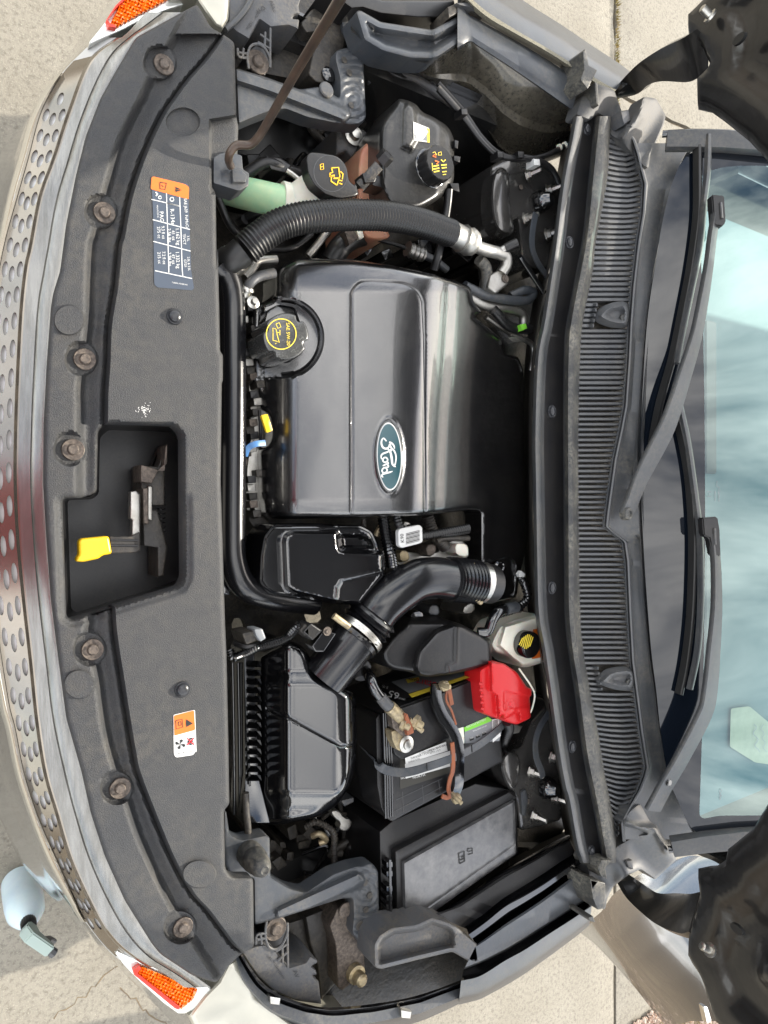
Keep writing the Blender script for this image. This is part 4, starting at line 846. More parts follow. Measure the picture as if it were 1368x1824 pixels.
# door standing open
dpt = P(1100, 1690, .93)
dA = Z12((380, 930), (470, 1000), (570, 1105), (680, 1230), (760, 1330), (850, 1440)); dB = Z12((500, 830), (640, 960), (760, 1090), (870, 1230), (960, 1400)); dC = Z12((560, 740), (760, 780), (900, 900), (1010, 1120), (1110, 1400)); dD = Z12((690, 640), (860, 570), (1010, 540), (1180, 640), (1290, 900), (1350, 1400))
loftp('open_door', [(mid(dA, dB, -.02), .45), (dA, .62), (dB, .78), (mid(dB, dC, .9), .90), (mid(dC, dD, .2), .93), (mid(dC, dD, .8), .97), (dD, 1.0)], M['paint'], car, label='bronze grey front door standing open')
prism('door_badge', rounded(Z12((1030, 1320), (1052, 1322), (1075, 1400), (1050, 1415)), 3), .985, .97, M['chrome'], car, r=1.5)
# ------------------------------------------------------------------ wipers
def wiper(arm, blade, spine, lab):
    w = tubew('wiper_arm', [wsp(x, y, h) for x, y, h, *_ in catmull(arm, 6)], [q[3] * 1.28 for q in catmull(arm, 6)], M['cowl'], car, 12, flat=(1, .006), label=lab)
    tubew('wiper_blade', [wsp(x, y, .012) for x, y in [tuple(q) for q in catmull(blade, 6)]], 1, M['rubber'], w, 10, flat=(.0055, .010))
    if spine: tubew('blade_spine', [wsp(x, y, .02) for x, y in [tuple(q) for q in catmull(spine, 6)]], 1, M['cowl'], w, 10, flat=(.007, .006))
    return w
a1 = [(1102, 918, .035, .014), (1113, 895, .035, .015), (1130, 850, .038, .017), (1163, 785, .042, .019), (1180, 745, .045, .018), (1200, 680, .05, .016), (1222, 610, .05, .013), (1238, 540, .048, .011), (1250, 480, .046, .009), (1258, 430, .045, .0085), (1266, 390, .045, .0085)]
w1 = wiper(a1, [(1252, 250), (1250, 300), (1246, 380), (1232, 470), (1213, 560), (1195, 640), (1172, 720), (1158, 790)], [(1270, 232), (1265, 300), (1256, 360), (1246, 440), (1228, 520), (1212, 590), (1200, 650)], 'wiper arm whose pivot sits at the middle of the cowl grille')
a2 = [(1160, 1440, .03, .02), (1180, 1395, .034, .019), (1205, 1345, .038, .019), (1240, 1265, .045, .02), (1247, 1220, .05, .019), (1252, 1150, .05, .016), (1256, 1080, .05, .012), (1256, 1020, .048, .010), (1254, 975, .046, .009), (1252, 950, .045, .009)]
w2 = wiper(a2, [(1196, 715), (1212, 790), (1222, 850), (1228, 930), (1229, 1000), (1226, 1100), (1218, 1180), (1208, 1235)], [(1199, 700), (1216, 780), (1226, 850), (1236, 930), (1240, 990), (1241, 1080), (1236, 1160), (1224, 1225)], 'long wiper arm bending up from the open door side')
for (w, x, y) in ((w1, 1267, 384), (w2, 1246, 952)):
    c = wsp(x, y, .045)
    q = [(x - 10, y - 28), (x + 12, y - 26), (x + 13, y + 22), (x + 6, y + 30), (x - 8, y + 28)] if w is w1 else [(x - 16, y - 30), (x + 10, y - 32), (x + 14, y - 10), (x + 16, y + 36), (x + 2, y + 36), (x - 4, y + 5), (x - 14, y + 0)]
    V = [wsp(a, b_, .054) for a, b_ in q] + [wsp(a, b_, .03) for a, b_ in q]; n = len(q)
    bm = bmesh.new(); vs = [bm.verts.new(v) for v in V]; bm.faces.new(vs[:n]); bm.faces.new(vs[n:][::-1]); [bm.faces.new((vs[i], vs[(i + 1) % n], vs[n + (i + 1) % n], vs[n + i])) for i in range(n)]
    bmesh.ops.recalc_face_normals(bm, faces=bm.faces); bmesh.ops.bevel(bm, geom=bm.edges[:], offset=.0025, segments=2, affect='EDGES'); me = bpy.data.meshes.new('blade_clip'); bm.to_mesh(me); bm.free()
    link('blade_clip', me, M['black'], w)
    V, F = sweep([wsp(x + 4, y - 12, 0.0552), wsp(x + 5, y + 16, 0.0552)], .003, 8); link('clip_window', mesh_from('clip_window', V, F, recalc=True), M['gray'], w)
# pivot cap and teeth along the arms
pv = wsp(1104, 915, .042); o = link('pivot_cap', lathe_mesh('pivot_cap', [(.014, -.01), (.014, .003), (.012, .006), (.007, .007), (.006, .004)], 20), M['rubgray'], w1); o.location = pv
pv = wsp(1182, 1386, .042); o = link('pivot_cap', lathe_mesh('pivot_cap', [(.008, -.01), (.008, .003), (.006, .005)], 16), M['gloss'], w2); o.location = pv
# ------------------------------------------------------------------ hood
HA = R_(76); hp0 = Vector((P(1245, 912, 1.28).x, 0, 1.28)); ha = Vector((-math.cos(HA), 0, math.sin(HA))); hb = Vector((0, 1, 0)); hn = ha.cross(hb)  # towards the engine bay
if hn.x > 0: hn = -hn
def h2(px, py): w = PP(px, py, hp0, hn) - hp0; return (w.y, w.dot(ha))
vis = [h2(*p) for p in Z3((1040, 60), (1040, 150), (1100, 200), (1130, 270), (1075, 325), (1080, 455), (1130, 462), (1190, 505), (1290, 585), (1368, 668), (1450, 790))]
vis2 = [h2(*p) for p in Z12((1450, 190), (1368, 270), (1290, 400), (1160, 505), (1150, 560), (1090, 600), (1005, 605), (1015, 740), (960, 930), (955, 1050), (1030, 1180), (1100, 1400))]
top = [(vis[0][0] + .03, .3), (.80, .55), (.78, .9), (.66, 1.16), (.3, 1.24), (-.3, 1.24), (-.66, 1.16), (-.78, .9), (-.80, .55), (min(v[0] for v in vis2) - .02, .3)]
hol = vis[::-1] + [(vis[0][0] + .02, .15)] + top + vis2[::-1]
# order: start outer corner (+y), go round
hol = top[::-1][::-1]; hol = vis[::-1] + top + vis2[::-1] if False else [*vis[::-1], *top, *vis2[::-1]]
ymid = min(v[1] for v in (vis[-1], vis2[0])); 
hol = hol + [(vis2[0][0] * .5, max(vis2[0][1], vis[-1][1]) + .07), (0, max(vis2[0][1], vis[-1][1]) + .10), (vis[-1][0] * .5, max(vis2[0][1], vis[-1][1]) + .07)]
if area(hol) < 0: hol = hol[::-1]
st = .011; ol = resample(hol, st); gx, gy = np.meshgrid(np.arange(-1, 1, st), np.arange(-.3, 1.3, st)); gx = gx.ravel(); gy = gy.ravel(); k = sdist(gx, gy, ol) > st * .5
V = [Vector(p[:2]) for p in ol] + [Vector((a, b_)) for a, b_ in zip(gx[k], gy[k])]
vo, eo, fo, *_ = delaunay_2d_cdt(V, [(i, (i + 1) % len(ol)) for i in range(len(ol))], [], 1, 1e-5); A = np.array([(v.x, v.y) for v in vo]); F = np.array(fo); c = A[F].mean(1); F = F[inside(c[:, 0], c[:, 1], ol)]
d = sdist(A[:, 0], A[:, 1], ol); x_, y_ = A[:, 0], A[:, 1]
hh = .012 * ss(d, 0, .012) - .018 * ss(d, .048, .085) + .020 * ss(d, .125, .165) - .022 * ss(d, .26, .31) + .010 * np.exp(-((np.abs(x_) - .46 - .3 * (y_ - .2)) / .03) ** 2) * ss(d, .03, .06)
W_ = [hp0 + hb * a + ha * b_ + hn * float(z) for (a, b_), z in zip(A, hh)]; n = len(W_); W2 = [hp0 + hb * a + ha * b_ - hn * (.03) for (a, b_) in A]
Fl = [tuple(f) for f in F] + [tuple(int(i) + n for i in f[::-1]) for f in F]
cnt = {}
for f in F:
    for i in range(3):
        a, b_ = int(f[i]), int(f[(i + 1) % 3]); cnt.setdefault((min(a, b_), max(a, b_)), []).append((a, b_))
for l in cnt.values():
    if len(l) == 1: a, b_ = l[0]; Fl.append((b_, a, a + n, b_ + n))
hood = link('hood', mesh_from('hood', W_ + W2, Fl, recalc=True, ang=45), M['hood'], car, 'raised hood seen from its dark underside')
for q in (Z3((1298, 175))[0], Z12((1268, 905))[0]):
    o = link('hood_hole', lathe_mesh('hood_hole', [(.008, -.004), (.0075, .0015)], 20), M['blk'], hood); o.location = PP(*q, hp0, hn) + hn * .026; o.rotation_euler = hn.to_track_quat('Z', 'Y').to_euler(); o.scale = (1, 1.7, 1)
def flatarm(name, U, D, th, mat, parent, label=None):
    U = catmull(U, 6); D = catmull(D, 6); U = arcl(U, 28); D = arcl(D, 28); V = []; F = []
    for a, b_ in zip(U, D):
        p, q = P(*a), P(*b_); m_ = (p + q) / 2; V += [p, (p * .7 + q * .3) + Vector((0, 0, th)), (p * .3 + q * .7) + Vector((0, 0, th * .6)), q, q - Vector((0, 0, th * 1.5)), p - Vector((0, 0, th * 1.5))]
    for i in range(27):
        for k in range(6): l = (k + 1) % 6; F.append((6 * i + k, 6 * i + l, 6 * i + 6 + l, 6 * i + 6 + k))
    F += [tuple(range(6)), tuple(27 * 6 + k for k in range(6))]
    return link(name, mesh_from(name, V, F, recalc=True, ang=30), mat, parent, label)
hj = lambda x, y: (lambda w: w.z)(PP(x, y, hp0, hn) + hn * .03)
def arm_pts(Zf, pts, zs): return [(*Zf(p)[0], z) for p, z in zip(pts, zs)]
flatarm('hood_hinge', arm_pts(Z3, ((735, 378), (790, 315), (860, 245), (950, 185), (1045, 138), (1075, 120)), (.98, 1.02, 1.10, 1.18, 1.27, 1.29)), arm_pts(Z3, ((740, 398), (850, 375), (900, 335), (960, 318), (1070, 320), (1120, 300)), (.98, 1.02, 1.08, 1.15, 1.25, 1.28)), .012, M['hood'], car, label='hinge arm of the hood on the sunlit side')
flatarm('hood_hinge', arm_pts(Z12, ((650, 640), (740, 700), (830, 752), (930, 755), (1010, 760), (1060, 750)), (.98, 1.02, 1.10, 1.18, 1.26, 1.29)), arm_pts(Z12, ((600, 670), (660, 770), (740, 850), (830, 920), (950, 968), (1000, 960)), (.98, 1.02, 1.10, 1.17, 1.25, 1.28)), .012, M['hood'], car, label='hinge arm of the hood on the open door side')
st_ = lathe_mesh('hood_bolt', [(.012, 0), (.012, .004), (.007, .005), (.007, .022), (.004, .024)], 12)
for q in (Z3((1180, 85))[0], Z12((1130, 1015))[0]):
    o = link('hood_bolt', st_, M['steel'], hood); o.location = PP(*q, hp0, hn) + hn * .026; o.rotation_euler = (hn + Vector((0, .6, 0))).to_track_quat('Z', 'Y').to_euler()
# ------------------------------------------------------------------ engine bay: deep background
fl_ = [(330, 60), (640, 170), (880, 240), (1010, 330), (985, 520), (960, 900), (975, 1250), (1030, 1430), (960, 1560), (720, 1640), (330, 1740), (330, 900)]
bf = sheet('bay_floor', fl_, lambda x, y: .52 + .02 * np.sin(x * .05) * np.sin(y * .043) + .03 * ss(np.sin(x * .021 + 1) * np.sin(y * .017), .3, .5), M['deep'], car, step=9, holes=[chaikin([(412, 1102), (432, 1100), (440, 1120), (436, 1140), (415, 1138)], 1), chaikin([(540, 1090), (575, 1085), (580, 1110), (548, 1112)], 1)], skirt=.02, label='grimy shadowed depths of the engine bay')
loftp('inner_wing', [(Z2((690, 250), (860, 330), (1000, 362), (1100, 452), (1250, 542), (1368, 612)) + Z3((255, 600), (340, 650), (560, 600)), .84), (Z2((640, 330), (860, 400), (1000, 440), (1250, 620)) + Z3((200, 600), (330, 700), (540, 640)), .55)], M['deep'], car)
loftp('inner_wing', [(Z11((600, 620), (800, 600), (1000, 500), (1368, 300)) + Z12((0, 650), (330, 480)), .86), (Z11((500, 560), (800, 520), (1000, 420), (1368, 220)) + Z12((0, 560), (330, 400)), .5)], M['deep'], car)
loftp('firewall', [([(1024, 208), (988, 430), (952, 640), (949, 900), (956, 1090), (985, 1300), (1030, 1530)], .995), ([(1010, 215), (970, 430), (935, 640), (932, 900), (940, 1090), (965, 1300), (1010, 1500)], .6)], M['deep'], car)
def hose(name, Zf, pts, r, mat, n=8, rf=None, label=None, parent=None):
    return tube(name, [(*Zf(p[:2])[0], p[2]) for p in pts], r, mat, parent or car, 12, n, rf, label)
# radiator top rail with glossy blue-lit edge
rr_ = tube('radiator_hose', [(385, 470, .93), (402, 490, .925), (412, 530, .92), (414, 620, .92), (414, 800, .92), (413, 940, .92), (416, 1000, .92), (434, 1042, .92), (478, 1062, .91), (560, 1074, .89)], .0225, M['tube'], car, 20, label='long glossy black hose behind the radiator cover')
prism('radiator_tank', [(392, 470), (412, 480), (418, 640), (416, 980), (410, 1060), (392, 1060)], .90, .6, M['gloss'], car, r=4)
# engine castings glimpsed round the cover
for i, q in enumerate(([(435, 600), (470, 690), (472, 860), (470, 925), (440, 930), (436, 860), (448, 760)], [(436, 860), (470, 930), (520, 935), (500, 960), (445, 950)])):
    prism('engine_block', chaikin(q, 1), .86, .6, M['alu'] if i == 0 else M['deep'], car, r=4)
for k in range(26):
    x = 452 + rng.normal() * 9; y = 540 + k * 15 + rng.normal() * 4
    prism('engine_clutter', rounded([(x - 8, y - 6), (x + 7, y - 7), (x + 8, y + 6), (x - 6, y + 7)], 2), .885 + .01 * rng.normal(), .8, M[('deep', 'black', 'alu', 'deep', 'rust')[k % 5]], car, r=1.5)
# ------------------------------------------------------------------ engine cover
ec = Z4((300, 380), (310, 330), (308, 245), (350, 208), (405, 180), (450, 172), (700, 175), (900, 205), (1130, 255), (1290, 308), (1312, 330), (1320, 395), (1368, 450)) + Z5((150, 425), (270, 525), (275, 585), (330, 590), (352, 640), (356, 760), (358, 1117)) + Z13((160, 400),) + \
    Z6((1268, 640), (1242, 740), (1232, 830), (1135, 852), (1103, 846), (1085, 800), (1085, 488), (1070, 478), (1030, 478), (900, 492), (845, 498), (634, 505), (300, 512), (230, 510), (208, 490), (195, 420), (190, 230), (225, 205), (236, 170), (225, 95), (190, 70)) + Z4((232, 880), (222, 830), (195, 800), (188, 600), (190, 430), (230, 400))
ec = rounded(ec, 8, 3)
xs_ = np.linspace(430, 960, 531)
crk = lambda y: np.interp(y, [460, 500, 560, 640, 740, 840, 920], [795, 789, 786, 781, 772, 767, 765])
def zmain(x, y):
    c = crk(y); z = np.zeros(x.shape)
    # cross-section: front roll, domed top, crease, falling rear deck
    # cross-section: front roll, rising convex top, crease, falling rear deck
    t = np.clip((531 - x) / 62, 0, 1); front = -.060 * t ** 1.25
    u = np.clip(x - 531, 0, 165); top = .00038 * u - .00000036 * u * u; w2 = np.clip(x - 696, 0, 55); top = top + .00026 * w2 - .0000024 * w2 * w2
    q = np.clip(x - c + 34, 0, None); qa = np.minimum(q, 44); rear = -.0000082 * qa * qa - .00040 * np.clip(x - c - 10, 0, None) - .00024 * np.clip(x - c - 26, 0, None) 
    z = .948 + front + top + rear
    z -= .00010 * np.clip(520 - y, 0, 60) ** 1.35 * .5
    z -= .00006 * np.clip(y - 890, 0, 60) ** 1.3
    return z
ins = rounded([(627, 930), (627, 520), (640, 504), (660, 502), (720, 506), (742, 518), (751, 535), (754, 600), (757, 930)], 12, 4)
slot = rounded(Z6((1100, 690), (1200, 668), (1226, 690), (1228, 800), (1215, 828), (1140, 848), (1150, 780), (1135, 765), (1100, 770)), 3)
def ec_z(x, y):
    z = zmain(x, y)
    d = np.abs(sdist(x, y, ins)); z = z - .0022 * np.exp(-(d / 2.6) ** 2) * (y < 925) - .0012 * ss(sdist(x, y, ins), 0, 5)
    r = np.hypot(x - 503, y - 602); bowl = .902 + .00036 * (x - 503) + .09 * ss(r, 64, 84)
    box = .902 + .00036 * (x - 503) + .06 * ss(np.maximum(np.abs(y - 602) - 70, 0), 0, 10)
    z = np.minimum(z, np.where(x < 503, np.minimum(bowl, np.where(np.abs(y - 600) < 82, box, 9)), bowl))
    z = z - .004 * np.exp(-((np.abs(x - 464) + np.where(np.abs(y - 595) < 50, 0, 99)) / 2.5) ** 2)
    # badge recess
    b = np.hypot((x - 694) / 25, (y - 813) / 66); z = z + .002 * np.exp(-((b - 1.03) / .06) ** 2)
    z = z - .010 * ss(sdist(x, y, slot), -2, 3)
    z = z - .012 * ss(x, 905, 916) * (1 - ss(y, 632, 640)) * ss(y, 600, 606)
    return z - edge(sdist(x, y, ec), 11, .016)
cf = [(ins, True, (-3.5, -1.5, 0, 1.5, 3.5)), (arc(503, 602, 72, 72, n=90), True, (-9, -6, -3, 0, 3, 6, 9, 12)), ([(float(crk(y)) + k, y) for y in range(470, 925, 6)], False, (-34, -22, -11, 0, 11)) if False else ([(float(crk(y)), y) for y in range(470, 925, 4)], False, (-34, -23, -12, 0, 10)), ([(531, y) for y in range(470, 922, 4)], False, (-3, 0, 3)), (arc(693.5, 813, 26, 67, n=60), True, (0, -3)), (slot, True, (-2, 2)), ([(430, 518), (503, 518)], False, (0, 10)), ([(430, 684), (503, 684)], False, (0, -10))]
cov = sheet('engine_cover', ec, ec_z, M['cover'], car, step=3.6, skirt=.05, feat=cf, rings=(2, 4.5, 7.5, 11), label='satin black moulded engine cover')
# filler cap
capc = (509, 599)
def ngon_r(a):   # lobed cap outline
    return 41 - 5 * (1 if (int((a + 12) / 60 * 1) % 1 == 9) else 0)
co_ = []
for k in range(120):
    a = k * 3; rad = 40.5
    for g in (-52, 20, 75, 128, 200, 255, 310):
        dd = abs((a - g + 180) % 360 - 180); rad -= 6.5 * math.exp(-(dd / 9) ** 4) if g in (-52, 20, 128, 200) else 0
    co_.append((capc[0] + rad * math.cos(R_(a)), capc[1] + rad * 1.02 * math.sin(R_(a))))
prism('filler_neck', rounded(Z4((255, 500), (272, 435), (330, 405), (415, 420), (462, 560), (458, 650), (380, 706), (300, 696), (266, 650)), 6), .918, .89, M['gloss'], cov, r=5)
cap = prism('oil_filler_cap', co_, .972, .90, pm('sky_grey_cap_plastic', (.035, .036, .036), .22, rv=.08, dust=((.3, .3, .27), .3, 25), ior=1.7), cov, r=3.5, label='glossy black oil filler cap with yellow ring')  # grey base stands in for the sky mirrored on the cap top
cz = lambda x, y: np.full(np.shape(x), .972)
cc = (501, 595)
strokes('yellow_ring', [(arc(*cc, 26.5, 27, n=48) + [arc(*cc, 26.5, 27, n=48)[0]], 1.7)], cz, M['yprint'], cap, .0008)
texts('lettering', [('SAE 5W-20', *Z4((379, 556))[0], 8.6, 1.0, 88)], cz, M['yprint'], cap, .0008)
strokes('oil_can_print', [(Z4((303, 548), (302, 525), (318, 530), (322, 548)), 1.3), (Z4((318, 505), (335, 498), (343, 520), (327, 527), (318, 505)), 1.3), (Z4((303, 545), (303, 588), (322, 592)), 1.3), (Z4((322, 548), (338, 548)), 1.3), (Z4((338, 535), (338, 562)), 1.3), (Z4((322, 548), (324, 560), (335, 600), (322, 592)), 1.3), (Z4((316, 602), (318, 605)), 2.6)], cz, M['yprint'], cap, .0008)
# oval badge
bx, by = 693.5, 813
be = prism('badge', arc(bx, by, 26, 65, n=56, rot=-2), lambda x, y: float(zmain(np.array([x]), np.array([y]))[0]) + .004, .94, M['gloss'], cov, r=3, rh=.003, label='oval badge with a white script on dark blue green')
bz_ = lambda x, y: zmain(np.asarray(x, float), np.asarray(y, float)) + .0042
decal('badge_border', arc(bx, by, 22.5, 60.5, n=56, rot=-2), bz_, M['white'], be, .0004); decal('badge_field', arc(bx, by, 20.6, 58, n=56, rot=-2), bz_, M['oval'], be, .0010)
Bq = lambda *p: [tuple(q) for q in catmull([(a, b) for a, b in Z6(*p)], 5)]
strokes('script_lettering', [
    (Bq((703, 196), (692, 184), (684, 192), (683, 208), (690, 222), (702, 226), (712, 220), (716, 208)), (2.2, 2.6, 3.4, 3.6, 2.4)),       # F curl
    (Bq((716, 208), (722, 222), (735, 236), (742, 258), (740, 282), (734, 300)), (3.5, 3.2, 2.6, 2.2, 2.6)),        # F top bar sweep
    (Bq((714, 200), (724, 204), (733, 214), (736, 226)), (3.6, 3.2, 1.6)),
    (Bq((741, 300), (728, 290), (724, 262), (718, 238), (708, 226)), (1.5, 3.4, 4.2, 3.4, 2.2)),
    (Bq((720, 232), (706, 240), (690, 246), (682, 254), (683, 266), (692, 270)), (2.6, 3.0, 3.0, 2.2, 1.6)),       # F stem
    (Bq((714, 240), (722, 236), (724, 228), (716, 232)), (1.4, 1.8, 1.2)),
    (Bq((694, 262), (688, 270), (692, 280), (702, 280), (708, 272), (703, 263), (694, 262)), 2.6),               # o
    (Bq((706, 276), (710, 286), (700, 290), (688, 296)), (1.5, 2.6, 3.0, 2.2)),                               # r
    (Bq((704, 288), (711, 296), (708, 302), (700, 300)), (2.4, 2.6, 1.6)),
    (Bq((700, 302), (690, 306), (685, 316), (691, 324), (701, 322), (706, 313), (701, 304)), 2.6),                 # d bowl
    (Bq((728, 318), (716, 322), (700, 326), (688, 330), (684, 338), (690, 342)), (1.6, 3.0, 3.2, 2.6, 1.6)),
], bz_, M['white'], be, .0016)
# rear corner fastener and slot
put('cover_nut', lathe_mesh('cover_nut', [(.014, -.002), (.014, .001), (.010, .004), (.008, .002), (.004, .002)], 20), *Z6((1163, 705))[0], .925, cov, M['gloss'], label='domed fastener at the rear corner')
# dipstick and clip
tube('dipstick', [(470, 740, .935), (474, 752, .938), (479, 768, .934)], 1, M['yellow'], car, 10, 4, flat=(.006, .004), label='yellow dipstick loop at the front edge of the engine cover')
tube('dipstick_tube', [(462, 730, .91), (464, 770, .90), (463, 800, .86)], .003, M['black'], car, 8)
tube('blue_clip', [(436, 812, .92), (442, 798, .925), (455, 791, .93), (472, 789, .925)], 1, M['blue'], car, 10, 6, flat=(.005, .002), label='blue plastic tie in front of the engine cover')
# ------------------------------------------------------------------ resonator box in front of the throttle pipe
r1 = rounded(Z6((183, 770), (188, 660), (202, 580), (240, 532), (430, 530), (460, 536), (600, 536), (645, 560), (668, 610), (672, 636), (690, 645), (700, 740), (600, 864), (490, 857), (240, 822), (205, 800)), 7, 4)
ra = rounded(Z6((284, 600), (292, 575), (325, 562), (505, 562), (515, 640), (692, 648), (700, 742), (600, 860), (500, 852), (330, 812), (292, 790)), 6)
gr1 = Z6((700, 720), (520, 762), (503, 790), (497, 850))
def r1z(x, y): 
    d = sdist(x, y, ra); z = .955 + .022 * ss(d, -4, 6) - .003 * np.exp(-(np.abs(sdist(x, y, r1) - 5) / 1.5) ** 2)
    z += .003 * np.exp(-(sdist(x, y, gr1, False) / 2.5) ** 2)
    po = rounded(Z6((512, 575), (600, 578), (640, 600), (650, 628), (520, 635)), 3); z -= .02 * ss(sdist(x, y, po), -2, 6)
    return z - edge(sdist(x, y, r1), 5, .008) - .00004 * np.clip(590 - x, 0, 200)
sheet('intake_resonator', r1, r1z, M['gloss'], car, step=3.2, skirt=.07, feat=[(ra, True, (-6, -3, 0, 3, 5)), (gr1, False, (-3, 0, 3)), (rounded(Z6((512, 575), (600, 578), (640, 600), (650, 628), (520, 635)), 3), True, (-4, 0, 3))], label='black intake resonator box beside the engine cover')
# ------------------------------------------------------------------ air filter box
ab = rounded(Z9((330, 500), (420, 440), (520, 400), (600, 420), (670, 480), (700, 600), (800, 690), (930, 745), (985, 765), (1008, 820), (1010, 1100), (1000, 1290), (965, 1420), (880, 1560), (740, 1650), (480, 1700), (340, 1700)), 14, 4)
pl_ = Z9((555, 690), (700, 640), (800, 700), (920, 790), (915, 1120), (925, 1300), (905, 1420), (650, 1560), (610, 1540), (575, 1200))
gv = Z9((380, 880), (450, 920), (545, 955), (900, 1150), (1000, 1140))
def abz(x, y):
    d = sdist(x, y, ab); z = .940 - .050 * ss(np.clip(524 - x, 0, 60), 0, 60) + .00028 * np.clip(x - 524, 0, 92) - .0000052 * np.clip(x - 592, 0, 60) ** 2 * 1.6
    z = z - .02 * ss(y, 1405, 1450) - .012 * (1 - ss(y, 1190, 1225)); z -= .0030 * np.exp(-(sdist(x, y, gv, False) / 2.2) ** 2)
    return z - edge(d, 16, .02)
ac = sheet('air_filter_box', ab, abz, M['gloss'], car, step=3.4, skirt=.10, feat=[(gv, False, (-3.5, -1.5, 0, 1.5, 3.5)), ([(524, y) for y in range(1150, 1480, 4)], False, (-4, 0, 4))], rings=(2.5, 5.5, 9, 12.5, 16), label='glossy black air filter housing in front of the battery')
prism('duct_flange', Z9((215, 470), (290, 490), (320, 1360), (400, 1690), (210, 1690), (225, 1350)), .885, .82, M['gloss'], ac, r=2)
for k in range(14):
    y = 1176 + k * 15.6
    V = [P(437, y, .885), P(457, y + 1, .885), P(457, y + 13, .885), P(438, y + 13, .885), P(440, y + 12, .905), P(456, y + 12.5, .905), P(466, y + 12, .893), P(464, y + 2, .886)]
    link('duct_fin', mesh_from('duct_fin', V, [(0, 1, 5, 4), (4, 5, 2, 3), (0, 4, 3), (1, 7, 6, 5), (5, 6, 2), (0, 3, 2, 1)], recalc=True, smooth=False), M['gloss'], ac)
tube('duct_edge', [(436, 1165, .89), (440, 1290, .89), (445, 1400, .89)], .002, M['ledge'], ac, 6)
for x in (414, 424): tube('radiator_edge', [(x, 1180, .86), (x + 2, 1300, .86), (x + 4, 1450, .86)], .003, M['gloss'], car, 8)
# ------------------------------------------------------------------ throttle pipe: sensor tube, clamp, bellows elbow
def pipe(name, pts, r, mat, label=None, rf=None, parent=None, n=8, res=28): return tube(name, pts, r, mat, parent or car, res, n, rf, label, caps='clamp' not in name)
p0 = (576, 1208, .925); p1 = (637, 1132, .945)
ms_ = pipe('air_sensor_tube', [p0, ((p0[0] + p1[0]) / 2, (p0[1] + p1[1]) / 2, .936), p1], .043, M['tube'], 'glossy black air flow sensor tube with bright reflections')
dvx, dvy = (p1[0] - p0[0]), (p1[1] - p0[1]); ln = math.hypot(dvx, dvy); dvx /= ln; dvy /= ln
al = lambda s, z=.945: (p1[0] + dvx * s, p1[1] + dvy * s, z)
pipe('tube_lip', [al(-14), al(-10), al(-6)], .047, M['tube'], parent=ms_, n=1)
cl = pipe('hose_clamp', [al(-2), al(4), al(10)], .0485, M['steel'], 'bright worm drive hose clamp', n=1)
wv = Z9((875, 245))[0]
hx_ = tube('clamp_screw', [(*Z9((850, 225))[0], .985), (*Z9((900, 262))[0], .987), (*Z9((955, 300))[0], .985)], .006, M['brass'], cl, 12, 3)
for p in ((1040, 365), (1075, 390), (1110, 410), (1150, 430)): decal('clamp_slot', arc(*Z9(p)[0], 3.5, 1.6, rot=30, n=10), lambda x, y: np.full(np.shape(x), .994 - 0), M['blk'], cl)
pipe('bellows', [al(11), al(30, .948), al(52, .955)], .046, M['tube'], 'ribbed rubber bellows behind the clamp', rf=corr(.012, .07))
el = pipe('throttle_elbow', [al(50, .955), al(72, .96), (712, 1052, .965), (742, 1034, .968), (775, 1029, .968), (808, 1033, .968)], .040, M['tube'], 'glossy black elbow of the intake pipe')
pipe('throttle_bellows', [(800, 1032, .968), (820, 1033, .968), (850, 1037, .965)], .041, M['tube'], 'ribbed bellows at the throttle end', rf=corr(.0085, .09))
pipe('throttle_stub', [(845, 1036, .965), (860, 1038, .964), (874, 1040, .962)], .0405, M['black'])
tc_ = pipe('hose_clamp', [(849, 1037, .965), (853, 1037, .965), (858, 1038, .965)], .043, M['steel'], 'narrow hose clamp at the throttle end', n=1)
for p in ((1065, 705), (1075, 840)): tube('clamp_screw', [(*Z6((p[0] - 12, p[1] - 8))[0], .985), (*Z6((p[0] + 12, p[1] + 12))[0], .983)], .005, M['brass'], tc_, 10, 1)
# sensor + harness
sn = prism('air_flow_sensor', rounded(Z9((630, 340), (690, 275), (770, 330), (700, 400)), 2), .99, .95, M['black'], ms_, r=3)
prism('sensor_plug', rounded(Z9((610, 330), (650, 280), (690, 320), (650, 370)), 2), .985, .95, M['deep'], ms_, r=2)
prism('sensor_flange', rounded(Z9((695, 440), (780, 330), (870, 350), (780, 480), (720, 480)), 2), .978, .95, M['gloss'], ms_, r=2)
put('bolt', washer, *Z9((805, 335))[0], .982, ms_, M['brass'], scale=.45)
hose('wiring_harness', Z9, [(115, 470, .93), (140, 520, .935), (200, 500, .94), (300, 455, .95), (420, 420, .955), (520, 380, .96), (580, 320, .97), (620, 295, .975)], .0075, M['gloss'], rf=corr(.004, .12), label='ribbed black wiring conduit crossing to the air flow sensor')
hose('harness_tape', Z9, [(150, 420, .93), (230, 440, .945), (330, 430, .95), (420, 410, .95)], .005, M['black'])
prism('harness_clip', rounded(Z9((285, 320), (345, 315), (372, 385), (330, 410), (300, 370)), 3), .965, .93, M['grayp'], car, r=3)
prism('harness_connector', rounded(Z9((200, 350), (290, 330), (310, 400), (230, 430)), 3), .955, .9, M['deep'], car, r=3)
